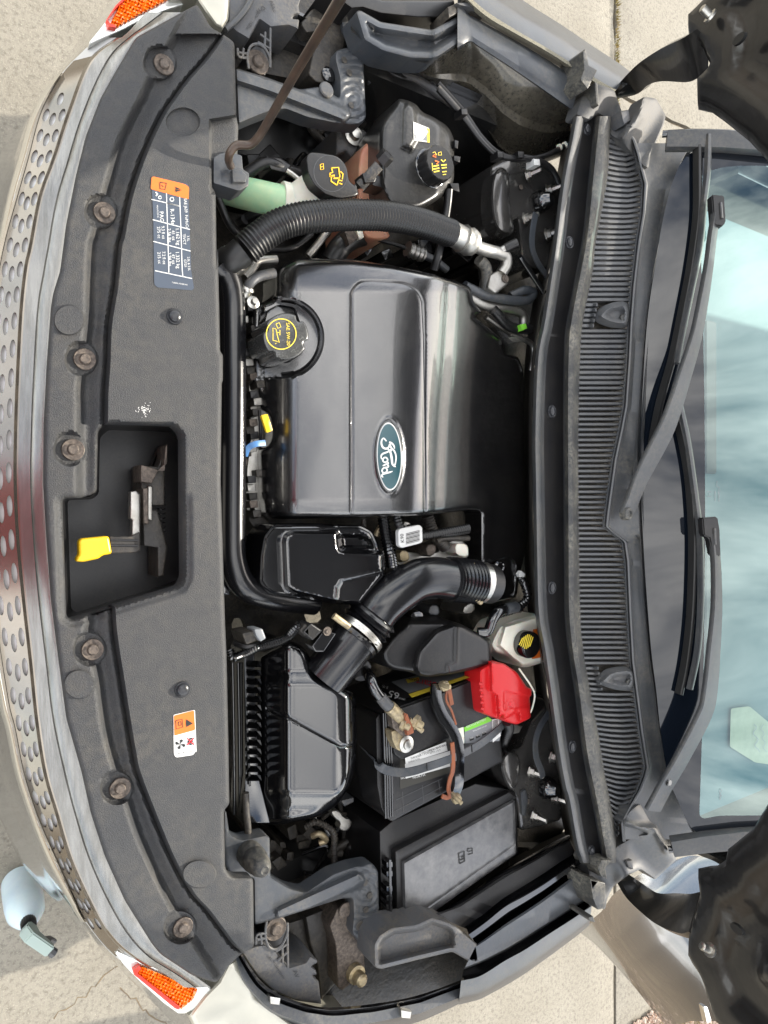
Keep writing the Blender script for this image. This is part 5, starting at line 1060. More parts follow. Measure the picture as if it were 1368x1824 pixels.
# ------------------------------------------------------------------ second resonator near the battery
r2 = rounded(Z10((276, 275), (300, 240), (335, 195), (380, 150), (420, 120), (440, 60), (500, 40), (600, 40), (640, 70), (750, 105), (835, 150), (935, 198), (944, 225), (946, 350), (930, 368), (680, 416), (560, 432), (500, 424), (470, 405), (340, 385), (300, 360), (284, 330)), 9, 4)
rb = rounded(Z10((482, 375), (500, 275), (610, 152), (715, 116), (800, 122), (838, 150), (935, 215), (941, 350), (680, 412), (545, 428), (500, 415)), 8)
def r2z(x, y):
    z = .945 + .022 * ss(sdist(x, y, rb), -6, 3) + .003 * np.exp(-(sdist(x, y, Z10((480, 380), (500, 278), (612, 152), (715, 117), (730, 118), (725, 345), (680, 360), (678, 414)), False) / 2.4) ** 2)
    z -= .05 * ss(np.clip(1098 + 16 - y, 0, 30), 0, 26)
    return z - edge(sdist(x, y, r2), 9, .012)
sheet('resonator_box', r2, r2z, M['black'], car, step=3, skirt=.08, feat=[(rb, True, (-6, -3, 0, 3)), (Z10((730, 118), (725, 345), (680, 360), (678, 414)), False, (-3, 0, 3))], label='matte black resonator box above the battery')
# ------------------------------------------------------------------ battery
bt = car
btop = rounded(Z10((275, 645), (560, 545), (850, 425), (960, 500), (1012, 930), (1010, 945), (335, 1312), (300, 1290)), 4)
bat = prism('battery', btop, .93, .74, M['black'], bt, r=2.5, label='black car battery with corroded terminal')
BT = .93; zb_ = lambda x, y: np.full(np.shape(x), BT)
# ribs of the lid at its end, raised plateau
prism('battery_lid', rounded(Z10((330, 640), (560, 560), (850, 440), (960, 520), (985, 700), (840, 790), (690, 800), (390, 935), (345, 900)), 5), .938, .925, M['black'], bat, r=3)
for k in (292, 306, 320, 334): tube('lid_rib', [(*Z10((k - 8, 650))[0], .932), (*Z10((k + 0, 960))[0], .932), (*Z10((k + 6, 1290 - (k - 292) * .3))[0], .931)], .0022, M['gloss'], bat, 8, 3)
# side face towards the engine: draw in the side plane
a_, b__ = Z10((275, 645))[0], Z10((850, 425))[0]; A0 = P(*a_, BT); B0 = P(*b__, BT); ux = (B0 - A0).normalized(); nz = Vector((0, 0, 1)).cross(ux); 
if nz.y < 0: nz = -nz
def side(px, py, off=.0015): return PP(px, py, A0 + nz * off, nz)
def sidepoly(name, pts, mat, off, parent):
    V = [side(x, y, off) for x, y in pts]; return link(name, mesh_from(name, V, [tuple(range(len(V)))], smooth=False), mat, parent)
s_lab = sidepoly('side_label', Z10((262, 470), (600, 380), (870, 385), (860, 415), (440, 556), (400, 560), (270, 500)), M['blk'], .003, bat)
sidepoly('label_grey', Z10((330, 460), (560, 400), (830, 385), (850, 400), (440, 530)), M['grayp'], .004, s_lab)
sidepoly('label_yellow', Z10((437, 535), (845, 402), (852, 418), (458, 556)), M['yprint'], .005, s_lab)
sidepoly('label_yellow', Z10((420, 445), (500, 430), (505, 450), (432, 468)), M['yprint'], .005, s_lab)
texts('lettering', [('65', *Z10((347, 537))[0], 17, 1.25, 197), ('3-Yr', *Z10((292, 490))[0], 6, 1.2, 197), ('GROUP SIZE', *Z10((385, 560))[0], 3.2, 1.1, 197)], None, M['white'], s_lab, pos=lambda x, y: side(x, y, .0065))
texts('lettering', [('Start', *Z10((545, 468))[0], 17, 1.15, 192)], None, M['redp'], s_lab, pos=lambda x, y: side(x, y, .0065))
texts('lettering', [('MAXX', *Z10((467, 446))[0], 5.5, 1.2, 192)], None, M['blk'], s_lab, pos=lambda x, y: side(x, y, .0068))
# top labels
lbz = lambda x, y: np.full(np.shape(x), .9385)
lb = decal('warning_label', Z10((415, 925), (665, 825), (675, 880), (420, 960)), zb_, M['white'], bat, .009, label='grubby white warning label')
decal('label_panel', Z10((385, 920), (680, 790), (700, 1010), (385, 1115)), zb_, pm('dark_label', (.03, .028, .022), .5), bat, .0006)
l3 = decal('north_label', Z10((415, 960), (690, 880), (690, 975), (420, 1050)), zb_, M['white'], bat, .0012)
for i, (s_, x, y, h) in enumerate((('DANGER / POISON', 520, 905, 5), ('CORROSIVE ACID', 560, 880, 4.5), ('EXPLOSIVE GASES', 620, 860, 4.5), ('SHIELD EYES', 470, 940, 4), ('# 3 5 ( 8 9', 600, 885, 4.5), ('21-6-3', 640, 850, 4))):
    texts('lettering', [(s_, *Z10((x, y))[0], h, 1, -18)], zb_, M['blk'], lb, .0096)
for i in range(5): texts('lettering', [(('NORTH AMERI', 'FLUSH EYES', 'KEEP VENTS', 'NO SMOKING', 'SEE BACK')[i], *Z10((450 + i * 50, 1040 - 26 * i if i else 1035))[0], 5.5 if i == 0 else 4, 1, -14)], zb_, M['white' if i == 0 else 'blk'], l3, .002)
texts('lettering', [('NORTH', *Z10((500, 1036))[0], 6, 1.1, -14)], zb_, M['white'], bat, .0012)
gl_ = decal('green_label', Z10((775, 738), (920, 672), (945, 690), (940, 700), (780, 765)), zb_, M['green'], bat, .0089, label='bright green strip of the recycling label')
l4 = decal('spec_label', Z10((778, 766), (940, 700), (1000, 685), (1010, 730), (990, 820), (780, 835)), zb_, M['grayp'], bat, .0089)
decal('label_white', Z10((735, 745), (772, 735), (778, 835), (750, 835)), zb_, M['nylon'], bat, .0089); decal('label_white', Z10((945, 690), (985, 685), (998, 790), (950, 830)), zb_, M['white'], bat, .0095)
for y in range(700, 760, 7): strokes('print_line', [(Z10((950, y), (983, y - 8)), 1.0)], zb_, M['blk'], l4, .0102)
texts('lettering', [('RECYCLE BATTERY', *Z10((850, 712))[0], 5, .9, -22)], zb_, M['white'], gl_, .0094)
for i, (x, y) in enumerate(((822, 798), (860, 782), (897, 765))): decal('label_block', [(*Z10((x - 14, y + 8))[0],), (*Z10((x + 12, y - 4))[0],), (*Z10((x + 14, y + 12))[0],), (*Z10((x - 12, y + 24))[0],)], zb_, M['blk'], l4, .0094); 
texts('lettering', [('650', *Z10((823, 802))[0], 4, 1, -20), ('810', *Z10((861, 786))[0], 4, 1, -20), ('CCA', *Z10((898, 769))[0], 4, 1, -20), ('WALMART.COM', *Z10((870, 745))[0], 3.6, 1, -22)], zb_, M['white'], l4, .0100)
# lower lid: faint moulded panels
strokes('moulded_line', [(Z10((350, 1250), (640, 1100)), 1), (Z10((360, 1180), (640, 1050)), 1), (Z10((400, 1130), (405, 1255)), 1), (Z10((520, 1090), (530, 1190)), 1), (Z10((620, 1060), (630, 1140)), 1)], zb_, M['gray'], bat, .0006)
# insulated tray walls
loftp('battery_tray', [(Z10((262, 650), (240, 700), (250, 1080), (265, 1200), (295, 1300)), .92), (Z10((130, 560), (125, 800), (140, 1000), (200, 1160), (280, 1280)), .80)], M['black'], bt, sm=0)
prism('tray_flange', rounded(Z10((238, 680), (262, 655), (290, 1000), (305, 1290), (270, 1230), (245, 1090)), 3), .925, .85, M['black'], bt, r=2)
# hold-down
hd = hose('hold_down_bar', Z10, [(600, 470, .955), (600, 560, .955), (640, 660, .956), (705, 760, .957), (735, 850, .958), (740, 960, .957), (735, 1080, .95), (715, 1150, .94)], 1, M['gloss'], label='black battery clamp bar with corroded orange edges')
hd2 = None
bpy.data.objects.remove(hd)
hd = tube('hold_down_bar', [(*Z10(p[:2])[0], p[2]) for p in [(605, 470, .952), (605, 560, .953), (640, 660, .954), (705, 760, .955), (738, 850, .956), (742, 960, .955), (738, 1080, .948), (715, 1150, .938)]], 1, M['gloss'], car, 12, 6, flat=(.0125, .004), label='black battery clamp bar with corroded orange edges')
for pts in (((680, 490, .958), (690, 545, .958), (700, 600, .958)), ((702, 830, .960), (708, 900, .960), (706, 1000, .960), (690, 1050, .955), (680, 1110, .95), (690, 1150, .94)), ((672, 500, .957), (666, 570, .957), (700, 640, .957), (725, 720, .958)), ((640, 1155, .94), (670, 1165, .94), (700, 1150, .94))):
    tube('corroded_edge', [(*Z10(p[:2])[0], p[2]) for p in pts], 1, M['copper'], hd, 10, 5, flat=(.0045 if pts[0][0] != 672 else .002, .002))
for a, b, c in (((630, 470), (655, 485), (690, 492)), ((705, 1140), (728, 1170), (760, 1200))):
    tube('clamp_stud', [(*Z10(a)[0], .958), (*Z10(b)[0], .972), (*Z10(c)[0], .985)], .0045, M['brass'], hd, 10, 3)
    put('clamp_nut', lathe_mesh('clamp_nut', [(.011, -.004), (.011, .004), (.008, .008)], 6, 20), *Z10(b)[0], .962, hd, M['brass'])
# carry strap
stp = tube('carry_strap', [(*Z10(p[:2])[0], p[2]) for p in [(128, 780, .84), (160, 850, .86), (210, 920, .90), (262, 975, .938), (330, 1005, .945), (430, 1010, .948), (560, 975, .948), (690, 930, .960), (800, 880, .95), (900, 820, .947), (1000, 735, .94), (1015, 700, .93)]], 1, M['ledge'], car, 12, 6, flat=(.0085, .0014), label='flat grey carrying strap across the battery')
for t in ((548, 975), (628, 950), (755, 900), (822, 868)): tube('strap_slot', [(*Z10((t[0], t[1] - 22))[0], .951), (*Z10((t[0] + 3, t[1] + 20))[0], .951)], .0012, M['blk'], stp, 6, 1)
# negative terminal
hose('battery_cable', Z10, [(165, 385, .90), (200, 430, .94), (228, 500, .955), (270, 560, .96)], .0105, M['gloss'], label='thick black negative cable')
tube('cable_grommet', [(*Z10((150, 440))[0], .91), (*Z10((150, 380))[0], .90), (*Z10((185, 345))[0], .90)], .012, M['gray'], car, 12, 5)
hose('cable_sleeve', Z10, [(265, 550, .96), (300, 595, .962), (325, 615, .962)], .011, M['gray'])
tm = hose('terminal_lug', Z10, [(318, 610, .962), (355, 645, .96), (395, 690, .956)], .0125, M['brass'], label='corroded battery terminal with rusty clamp')
prism('terminal_clamp', rounded(Z10((330, 760), (400, 745), (432, 790), (470, 830), (462, 870), (400, 890), (360, 870), (335, 810)), 3), .958, .935, M['brass'], tm, r=3)
prism('terminal_plate', rounded(Z10((330, 670), (380, 640), (428, 655), (440, 760), (410, 800), (340, 740)), 3), .962, .945, M['rust'], tm, r=2)
prism('terminal_plate', rounded(Z10((408, 650), (430, 655), (465, 740), (470, 770), (430, 790), (420, 720)), 2), .972, .955, M['copper'], tm, r=2)
put('terminal_post', lathe_mesh('terminal_post', [(.016, 0), (.016, .006), (.010, .008), (.009, .012), (.006, .013)], 20), *Z10((415, 835))[0], .956, tm, M['steel'])
for p in ((398, 715), (470, 700)): put('terminal_nut', lathe_mesh('terminal_nut', [(.012, 0), (.012, .007), (.007, .008), (.006, .016), (.003, .017)], 6, 20), *Z10(p)[0], .962, tm, M['brass'], rot=(.5, .4, .3), scale=1.0 if p[0] < 450 else 1.2)
tube('terminal_screw', [(*Z10((440, 690))[0], .965), (*Z10((520, 760))[0], .97)], .0052, M['brass'], tm, 10, 1)
# positive terminal cover
rd = rounded(Z10((866, 388), (930, 350), (945, 338), (970, 345), (1015, 345), (1095, 400), (1142, 470), (1160, 495), (1186, 500), (1186, 540), (1174, 552), (1182, 680), (1095, 722), (1014, 700), (1012, 655), (985, 690), (884, 652), (864, 480)), 5, 3)
rf_ = Z10((870, 395), (950, 370), (1060, 430)); 
def rdz(x, y):
    k = Z10((935, 360), (940, 520), (975, 545), (985, 690)); z = .975 + .012 * ss(x - np.interp(y, [p[1] for p in k], [p[0] for p in k]), -3, 3) - .0001 * np.abs(x - 910) 
    z -= .012 * ss(y - 1230 - (x - 900) * .2, 0, 3) * ss(x, 895, 899) * (1 - ss(y - 1262 - (x - 900) * -.15, 0, 6)) * .4
    c = np.hypot(x - Z10((1058, 600))[0][0], y - Z10((1058, 600))[0][1]); z += .0018 * np.exp(-((c - 8) / 1.2) ** 2)
    z -= .010 * ss(x, 922, 946); z -= .010 * ss(sdist(x, y, Z10((1014, 720), (1014, 690), (1090, 640), (1110, 650), (1120, 730))), -2, 2)
    return z - edge(sdist(x, y, rd), 4, .007)
rcv = sheet('positive_terminal_cover', rd, rdz, M['red'], car, step=2.6, skirt=.045, label='bright red cover over the positive terminal')
strokes('moulded_sign', [(Z10((1050, 588), (1072, 612)), 1.3), (Z10((1048, 606), (1066, 590)), 1.3), (Z10((1060, 582), (1060, 618)), 1.1)], rdz, M['redp'], rcv, .001)
for k in range(5): tube('cover_hook', [(*Z10((866 + k * 3, 470 + 38 * k))[0], .968), (*Z10((886 + k * 3, 474 + 38 * k))[0], .972)], .003, M['red'], rcv, 8, 1)
hose('positive_cable', Z10, [(1040, 700, .95), (1050, 750, .93), (1020, 820, .90), (1010, 860, .86)], .010, M['black'], rf=corr(.006, .1), label='ribbed black positive cable')
hose('thin_wire', Z10, [(1110, 380, .97), (1180, 480, .97), (1205, 540, .96), (1190, 620, .95), (1170, 660, .94)], .002, M['nylon'])
prism('cable_connector', Z10((1020, 720), (1090, 715), (1130, 730), (1110, 770), (1060, 780)), .93, .88, M['alu'], car, r=3)
# ------------------------------------------------------------------ brake fluid reservoir
bw = rounded(Z10((935, 235), (955, 190), (985, 130), (1010, 105), (1090, 75), (1215, 45), (1280, 60), (1290, 330), (1245, 345), (1165, 370), (1120, 372), (1070, 330), (1050, 305), (960, 275)), 7, 4)
bwr = sheet('brake_fluid_reservoir', bw, lambda x, y: .935 + .018 * ss(sdist(x, y, Z10((985, 240), (1020, 120), (1230, 60), (1260, 330), (1130, 365), (1060, 310))), -3, 4) - edge(sdist(x, y, bw), 6, .01), M['nylon'], car, step=3, skirt=.07, feat=[(Z10((985, 240), (1020, 120), (1230, 60), (1260, 330), (1130, 365), (1060, 310)), True, (-4, 0, 3))], label='cream translucent brake fluid reservoir')
bc = (*Z10((1142, 225))[0],)
cpm = lathe_mesh('reservoir_cap', [(.024, 0), (.0245, .016), (.023, .020), (.020, .0215), (.008, .0215)], 40)
cpo = put('reservoir_cap', cpm, bc[0] - 2, bc[1], .955, bwr, M['gloss'], scale=1.18, label='black screw cap printed in yellow')
bcz = lambda x, y: np.full(np.shape(x), .9806)
strokes('yellow_warning_print', [([(bc[0] - 12 + k * 3.1 + 3, bc[1] + 14 - abs(k - 3.6) * 2.2 - 3), (bc[0] - 9 + k * 3.1 + 6, bc[1] - 14 + abs(k - 3.4) * 2.2 - 3)], 1.9) for k in range(7)], bcz, M['yprint'], cpo, .0006)
decal('orange_sticker', Z10((1195, 140), (1235, 135), (1250, 310), (1188, 322)), lambda x, y: np.full(np.shape(x), .9535), M['orange'], bwr, .0008)
hose('brake_hose', Z10, [(1110, 10, .95), (1040, 15, .96), (990, 30, .965), (950, 80, .965), (920, 150, .96), (860, 160, .95)], .011, M['gloss'], label='black vacuum hose with a clear joint')
hose('hose_joint', Z10, [(1030, 18, .965), (1060, 10, .965), (1090, 5, .96)], .012, M['ledge'])
hose('vacuum_pipe', Z6, [(1150, 900, .94), (1240, 870, .94), (1275, 830, .94), (1265, 780, .94), (1250, 755, .93)], .009, M['gloss'], rf=corr(.008, .1))
prism('white_tag', Z6((1240, 735), (1250, 722), (1268, 735), (1262, 748), (1245, 748)), .95, .94, M['white'], car, r=1)
# ------------------------------------------------------------------ fuse box
fb = prism('fuse_box', Z11((722, 150), (780, 100), (1140, -60), (1318, -30), (1325, 240), (1318, 252), (860, 560), (835, 592), (800, 560), (730, 500)), .905, .72, M['black'], car, r=3, label='black fuse box with a lid paled by dust and painted sky sheen')
lid = Z11((826, 285), (1312, 12), (1318, 245), (834, 588))
fl2 = sheet('fuse_box_lid', rounded(lid, 4), lambda x, y: .930 - .0022 * np.exp(-(sdist(x, y, Z11((832, 552), (1316, 205)), False) / 1.6) ** 2) - edge(sdist(x, y, lid), 3, .004), pm('lid_dust_and_sky_sheen', (.03, .03, .032), .3, bump=(90, .2, .001), dust=((.36, .35, .33), .5, 3), rv=.1, ior=2.0), fb, feat=[(Z11((832, 552), (1316, 205)), False, (-2.5, 0, 2.5))], step=4, skirt=.03)  # pale blotches stand for dust and for the sky mirrored on the lid
prism('lid_rim', rounded(Z11((790, 235), (1290, -25), (1325, 0), (826, 284), (832, 590), (800, 560)), 3), .922, .88, M['black'], fb, r=3)
strokes('book_emblem', [(Z11((1072, 290), (1068, 245), (1092, 235), (1094, 278), (1072, 290)), 2), (Z11((1078, 262), (1090, 256)), 2), (Z11((1075, 275), (1092, 266)), 2), (Z11((1106, 238), (1108, 225), (1128, 222), (1128, 245), (1108, 250)), 1.5), (Z11((1110, 238), (1126, 232)), 1.2)], lambda x, y: np.full(np.shape(x), .930), M['blk'], fl2, .0012)
for y in (295, 335, 400, 440, 480): prism('lid_latch', rounded(Z11((752, y - 14), (780, y - 18), (782, y + 12), (754, y + 14)), 2), .925, .90, M['gloss'], fb, r=2)
tube('latch_bar', [(*Z11((768, 270))[0], .926), (*Z11((772, 500))[0], .926)], .003, M['gloss'], fb, 8, 1)
# ------------------------------------------------------------------ coolant tank
ct = rounded(Z2((872, 600), (925, 530), (938, 500), (990, 510), (1030, 530), (1060, 570), (1110, 590), (1190, 640), (1222, 700), (1222, 900), (1215, 935), (1160, 1000), (1100, 1040), (1050, 1066), (990, 1072), (900, 1050), (850, 960), (828, 880), (835, 660)), 10, 4)
ctr = Z2((965, 560), (990, 515), (1020, 540), (1035, 700), (1000, 760), (960, 740))
ctm = pm('dusty_black_tank', (.010, .010, .010), .28, bump=(300, .2), dust=((.30, .28, .24), .22, 12), rv=.08)
def ctz(x, y): return .965 + .010 * ss(sdist(x, y, ctr), -6, 6) - .03 * ss(np.clip(700 - 12 - x, 0, 60), 0, 30) - .012 * ss(x, 775, 800) - edge(sdist(x, y, ct), 12, .018)
cto = sheet('coolant_tank', ct, ctz, ctm, car, step=3.2, skirt=.08, rings=(2.5, 5.5, 9, 12), label='dusty black coolant tank with a ribbed cap')
prism('tank_body', Z2((735, 800), (760, 740), (850, 660), (870, 900), (890, 1040), (830, 1100), (900, 1190), (880, 1215), (790, 1220), (750, 1180), (735, 1000)), .90, .75, M['pink'], cto, r=8, smoothn=1, label='orange tinted translucent part of the tank')
ctl = decal('tank_label', Z2((1015, 618), (1095, 650), (1098, 725), (1018, 712)), lambda x, y: ctz(x, y), M['white'], cto, .0012); decal('label_yellow', Z2((1084, 648), (1097, 655), (1098, 724), (1086, 722)), lambda x, y: ctz(x, y), M['yprint'], ctl, .0018)
decal('label_blue', Z2((1022, 650), (1082, 672), (1084, 715), (1024, 705)), lambda x, y: ctz(x, y), M['grayp'], ctl, .0016)
texts('lettering', [('5050', *Z2((1040, 668))[0], 7, 1, 100), ('COOLANT', *Z2((1060, 690))[0], 4, 1, 100)], lambda x, y: ctz(x, y), M['blk'], ctl, .0022)
def knurl(px, py, z, r, h, mat, parent, label):
    V = []; F = []; n = 64
    for (rr, zz, kn) in ((r, 0, 1), (r, h * .85, 1), (r * .93, h, .3), (r * .72, h, 0)):
        for k in range(n):
            a = 2 * math.pi * k / n; q = rr * (1 - .045 * kn * (k % 4 == 0)); V.append((q * math.cos(a), q * math.sin(a), zz))
    for i in range(3):
        for k in range(n): l = (k + 1) % n; F.append((i * n + k, i * n + l, i * n + n + l, i * n + n + k))
    F.append(tuple(3 * n + k for k in range(n))); return put('tank_cap', mesh_from('tank_cap', V, F, recalc=True, ang=30), px, py, z, parent, mat, label=label)
tcx, tcy = 380 + 1122 / 2.85, 850 / 2.85
put('cap_collar', lathe_mesh('cap_collar', [(.037, 0), (.037, .012), (.034, .014)], 40), tcx - 12, tcy + 6, .955, cto, M['gloss'])
kc = knurl(tcx - 6, tcy + 3, .968, .0335, .030, M['black'], cto, 'black ribbed pressure cap printed in yellow and red')
kz = lambda x, y: np.full(np.shape(x), .9985)
kx, ky = tcx + 6, tcy - 4
strokes('cap_print', [([(kx - 9, ky - 22), (kx - 5, ky - 24), (kx - 2, ky - 18)], 1.2), ([(kx + 1, ky - 22), (kx + 6, ky - 24), (kx + 7, ky - 18), (kx + 1, ky - 18), (kx + 1, ky - 22)], 1.2), ([(kx - 8, ky + 2), (kx + 2, ky)], 2.4), ([(kx - 8, ky + 7), (kx + 3, ky + 5)], 2.4), ([(kx - 7, ky + 12), (kx + 3, ky + 10)], 2.4),
    ([(kx + 6, ky - 10), (kx + 10, ky - 6), (kx + 14, ky - 10)], 2), ([(kx + 6, ky), (kx + 16, ky - 1)], 2.4), ([(kx + 7, ky + 5), (kx + 16, ky + 4)], 2.2), ([(kx + 8, ky + 12), (kx + 16, ky + 11)], 1.8), ([(kx + 9, ky + 17), (kx + 15, ky + 16)], 1.4), ([(kx - 10, ky - 4), (kx - 9, ky + 10)], 1.2)], kz, M['yprint'], kc, .0008)
strokes('cap_print_red', [([(kx - 9, ky - 16), (kx - 4, ky - 20), (kx - 3, ky - 14), (kx - 9, ky - 16)], 1.6), ([(kx - 5, ky - 8), (kx + 2, ky - 6), (kx - 2, ky - 2)], 2.4)], kz, M['orange'], kc, .0008)
hose('bleed_fitting', Z2, [(745, 945, .95), (790, 895, .965), (840, 840, .98)], .010, M['gray'], label='grey bleed pipe with a black hexagonal plug', parent=cto)
put('hex_plug', lathe_mesh('hex_plug', [(.014, -.01), (.014, .006), (.012, .010), (.007, .010), (.006, .007)], 6, 20), *Z2((872, 800))[0], .985, cto, M['black'], rot=(-.5, .5, .2))
prism('pipe_clip', rounded(Z2((755, 880), (790, 870), (830, 900), (820, 925), (770, 930)), 2), .97, .94, M['black'], cto, r=2)
for q in (((830, 890), (900, 900), (870, 925), (905, 965), (840, 950), (805, 940)), ((1200, 930), (1245, 930), (1250, 975), (1215, 965)), ((1225, 710), (1245, 715), (1240, 755), (1225, 750)), ((1222, 790), (1255, 795), (1250, 825), (1222, 815))): prism('tank_clip', Z2(*q), .955, .92, M['black'], cto, r=1.5)
# washer neck
nk = hose('washer_filler_neck', Z2, [(80, 960, .82), (180, 985, .86), (290, 1010, .885), (380, 1030, .90)], .028, M['mint'], label='pale green washer filler pipe')
hose('washer_neck', Z2, [(345, 1020, .895), (420, 1030, .90), (500, 980, .925), (560, 930, .95)], .033, M['nylon'], label='cream neck under the washer cap')
wc = rounded(Z2((470, 800), (490, 772), (560, 778), (640, 800), (672, 850), (690, 920), (728, 950), (738, 985), (720, 998), (640, 1010), (570, 990), (510, 940), (480, 880)), 6, 4)
wcap = prism('washer_cap', wc, .985, .96, M['black'], car, r=4, label='black washer reservoir cap with yellow symbol')
wz = lambda x, y: np.full(np.shape(x), .985)
strokes('cap_ridge', [(arc(*Z2((595, 880))[0], 29, 33, n=40, rot=-25) + [arc(*Z2((595, 880))[0], 29, 33, n=40, rot=-25)[0]], 1)], wz, M['ledge'], wcap, .0006)
ws_ = pm('wiper_symbol_yellow', (.8, .45, .01), .5)
strokes('washer_symbol', [(Z2((590, 880), (600, 900), (598, 920), (628, 940)), 2.2), (Z2((600, 852), (636, 850), (642, 895), (628, 940)), 2.2), (Z2((600, 852), (606, 875), (590, 880)), 2.2), (Z2((590, 895), (615, 890), (612, 905), (640, 905)), 3), (Z2((645, 870), (658, 882), (655, 910)), 2), (Z2((640, 930), (655, 935)), 2.2), (Z2((640, 915), (655, 918)), 2), (Z2((543, 835), (558, 830), (560, 858), (545, 862), (543, 835)), 1.4), (Z2((547, 848), (556, 845)), 1.2)], wz, ws_, wcap, .0010)
# ------------------------------------------------------------------ prop rod and its clip
tube('prop_rod', [(*Z2(p[:2])[0], p[2]) for p in [(88, 842, 1.0), (78, 815, 1.02), (85, 775, 1.035), (120, 738, 1.045), (185, 735, 1.055), (225, 700, 1.07), (270, 630, 1.095), (400, 400, 1.18), (520, 200, 1.27), (640, 0, 1.37), (760, -210, 1.48)]], .0062, M['brown'], car, 14, 8, label='brown prop rod holding up the hood')
prc = prism('rod_clip', rounded(Z2((30, 780), (80, 770), (145, 790), (150, 860), (182, 880), (178, 945), (130, 970), (0, 930), (0, 800)), 3), .992, .95, M['ledge'], car, r=2, label='dusty grey clip of the prop rod')
prism('clip_block', Z2((95, 862), (140, 860), (170, 890), (165, 925), (100, 925)), 1.0, .98, M['ledge'], prc, r=2)
# ------------------------------------------------------------------ air conditioning hose
ac_ = hose('corrugated_hose', Z2, [(165, 1265, .955), (230, 1210, .965), (330, 1145, .975), (450, 1108, .985), (600, 1095, .99), (760, 1092, .99), (900, 1100, .99), (1050, 1130, .985), (1208, 1185, .975)], .0255, M['rubber'], rf=corr(.0062, .045), label='thick ribbed black hose arching over the front of the bay')
hose('hose_end', Z2, [(60, 1330, .93), (95, 1320, .94), (150, 1275, .95)], .024, M['rubber']); hose('hose_ferrule', Z2, [(55, 1350, .92), (90, 1335, .93), (110, 1310, .94)], .026, M['steel'])
hose('ferrule', Z2, [(1205, 1183, .975), (1250, 1205, .972), (1270, 1215, .97)], .0235, M['alu'])
hose('ferrule_crimp', Z2, [(1262, 1210, .971), (1285, 1222, .97), (1315, 1235, .968)], .0265, M['alu'], n=4, rf=corr(.018, .06))
hose('aluminium_pipe', Z5, [(130, 128, .967), (200, 152, .965), (250, 165, .962), (280, 180, .96), (282, 215, .955), (262, 250, .95)], .0125, M['alu'], label='bare aluminium pipe with a black capped service valve')
hose('service_valve_cap', Z5, [(280, 145, .97), (310, 130, .98), (328, 122, .985)], .0095, M['black']); hose('service_valve', Z5, [(255, 160, .965), (285, 142, .97)], .008, M['alu'])
prism('pipe_manifold', rounded(Z5((215, 255), (250, 235), (292, 262), (290, 295), (240, 335), (205, 310)), 4), .955, .92, M['alu'], car, r=4); put('bolt', washer, *Z5((280, 270))[0], .957, car, M['steel'], scale=.5)
hose('flex_bracket', Z5, [(170, 190, .945), (200, 230, .94), (200, 320, .935)], .012, M['rubgray'])
for pts, r, mt in (([(110, 300, .93), (200, 340, .93), (300, 360, .93), (370, 360, .93), (395, 330, .93), (360, 320, .93), (300, 345, .92)], .010, 'ledge'), ([(100, 330, .92), (200, 385, .92), (300, 400, .92), (350, 420, .92), (355, 470, .915)], .010, 'alu'), ([(200, 430, .91), (260, 470, .91), (300, 500, .90)], .006, 'alu'), ([(300, 500, .91), (350, 520, .915), (390, 545, .91), (395, 600, .90), (385, 650, .89)], .006, 'alu'), ([(230, 400, .93), (300, 470, .925), (380, 480, .92)], .011, 'rubber'), ([(340, 180, .96), (380, 240, .955), (440, 330, .95)], .006, 'gloss')):
    hose('refrigerant_pipe' if mt == 'alu' else 'coolant_hose', Z5, pts, r, M[mt])
prism('green_clip', Z5((340, 462), (365, 456), (370, 478), (350, 486)), .945, .93, M['green'], car, r=1.5); prism('pipe_tab', Z5((290, 515), (320, 512), (350, 530), (310, 535)), .935, .92, M['alu'], car, r=1)
# pipes under the hose
for pts, r, mt in (([(480, 1300, .86), (560, 1200, .87), (700, 1000, .88), (750, 920, .89)], .0075, 'alu'), ([(830, 1215, .88), (950, 1250, .885), (1050, 1290, .89)], .004, 'black'), ([(1045, 1285, .89), (1120, 1320, .885), (1185, 1370, .88)], .008, 'ledge'), ([(1195, 960, .95), (1185, 1060, .94), (1150, 1260, .93), (1120, 1370, .91)], .0085, 'black'), ([(0, 1290, .9), (60, 1310, .9), (30, 1300, .9)], .008, 'alu'), ([(160, 1310 + 100, .90), (190, 1300 + 80, .90), (230, 1368 - 40, .90), (320, 1368 - 50, .9)], .008, 'alu'), ([(600, 1330, .86), (640, 1260, .87), (700, 1210, .87), (760, 1190, .86)], .022, 'rubber'),
                 ([(760, 640, .80), (680, 560, .78), (620, 700, .76)], .01, 'black'), ([(20, 1000, .85), (90, 1150, .84), (180, 1230, .82)], .007, 'black'), ([(140, 900, .86), (260, 830, .88), (340, 850, .88), (460, 890, .86)], .011, 'black'), ([(270, 1270, .86), (400, 1260, .86), (500, 1190, .86)], .006, 'black')):
    hose('coolant_hose' if r > .009 else 'small_pipe', Z2, pts, r, M[mt])
hose('pipe_collar', Z2, [(985, 1262, .895), (1020, 1278, .895), (1065, 1296, .895)], .014, M['alu'], rf=corr(.010, .12))
prism('hose_spring_clip', Z2((665, 1175), (715, 1165), (735, 1210), (690, 1245)), .905, .87, M['rust'], car, r=2); prism('hose_flange', Z2((725, 1170), (755, 1165), (765, 1205), (740, 1215)), .90, .88, M['nylon'], car, r=2)
put('pipe_bolt', lathe_mesh('pipe_bolt', [(.02, 0), (.02, .002), (.012, .003), (.010, .012), (.006, .013)], 20), *Z2((712, 688))[0], .86, car, M['steel'], label='flanged bolt on the frame rail')
prism('frame_rail', Z2((620, 650), (700, 640), (760, 660), (800, 690), (740, 760), (700, 800), (670, 770), (620, 790)), .855, .7, M['gray'], car, r=6)
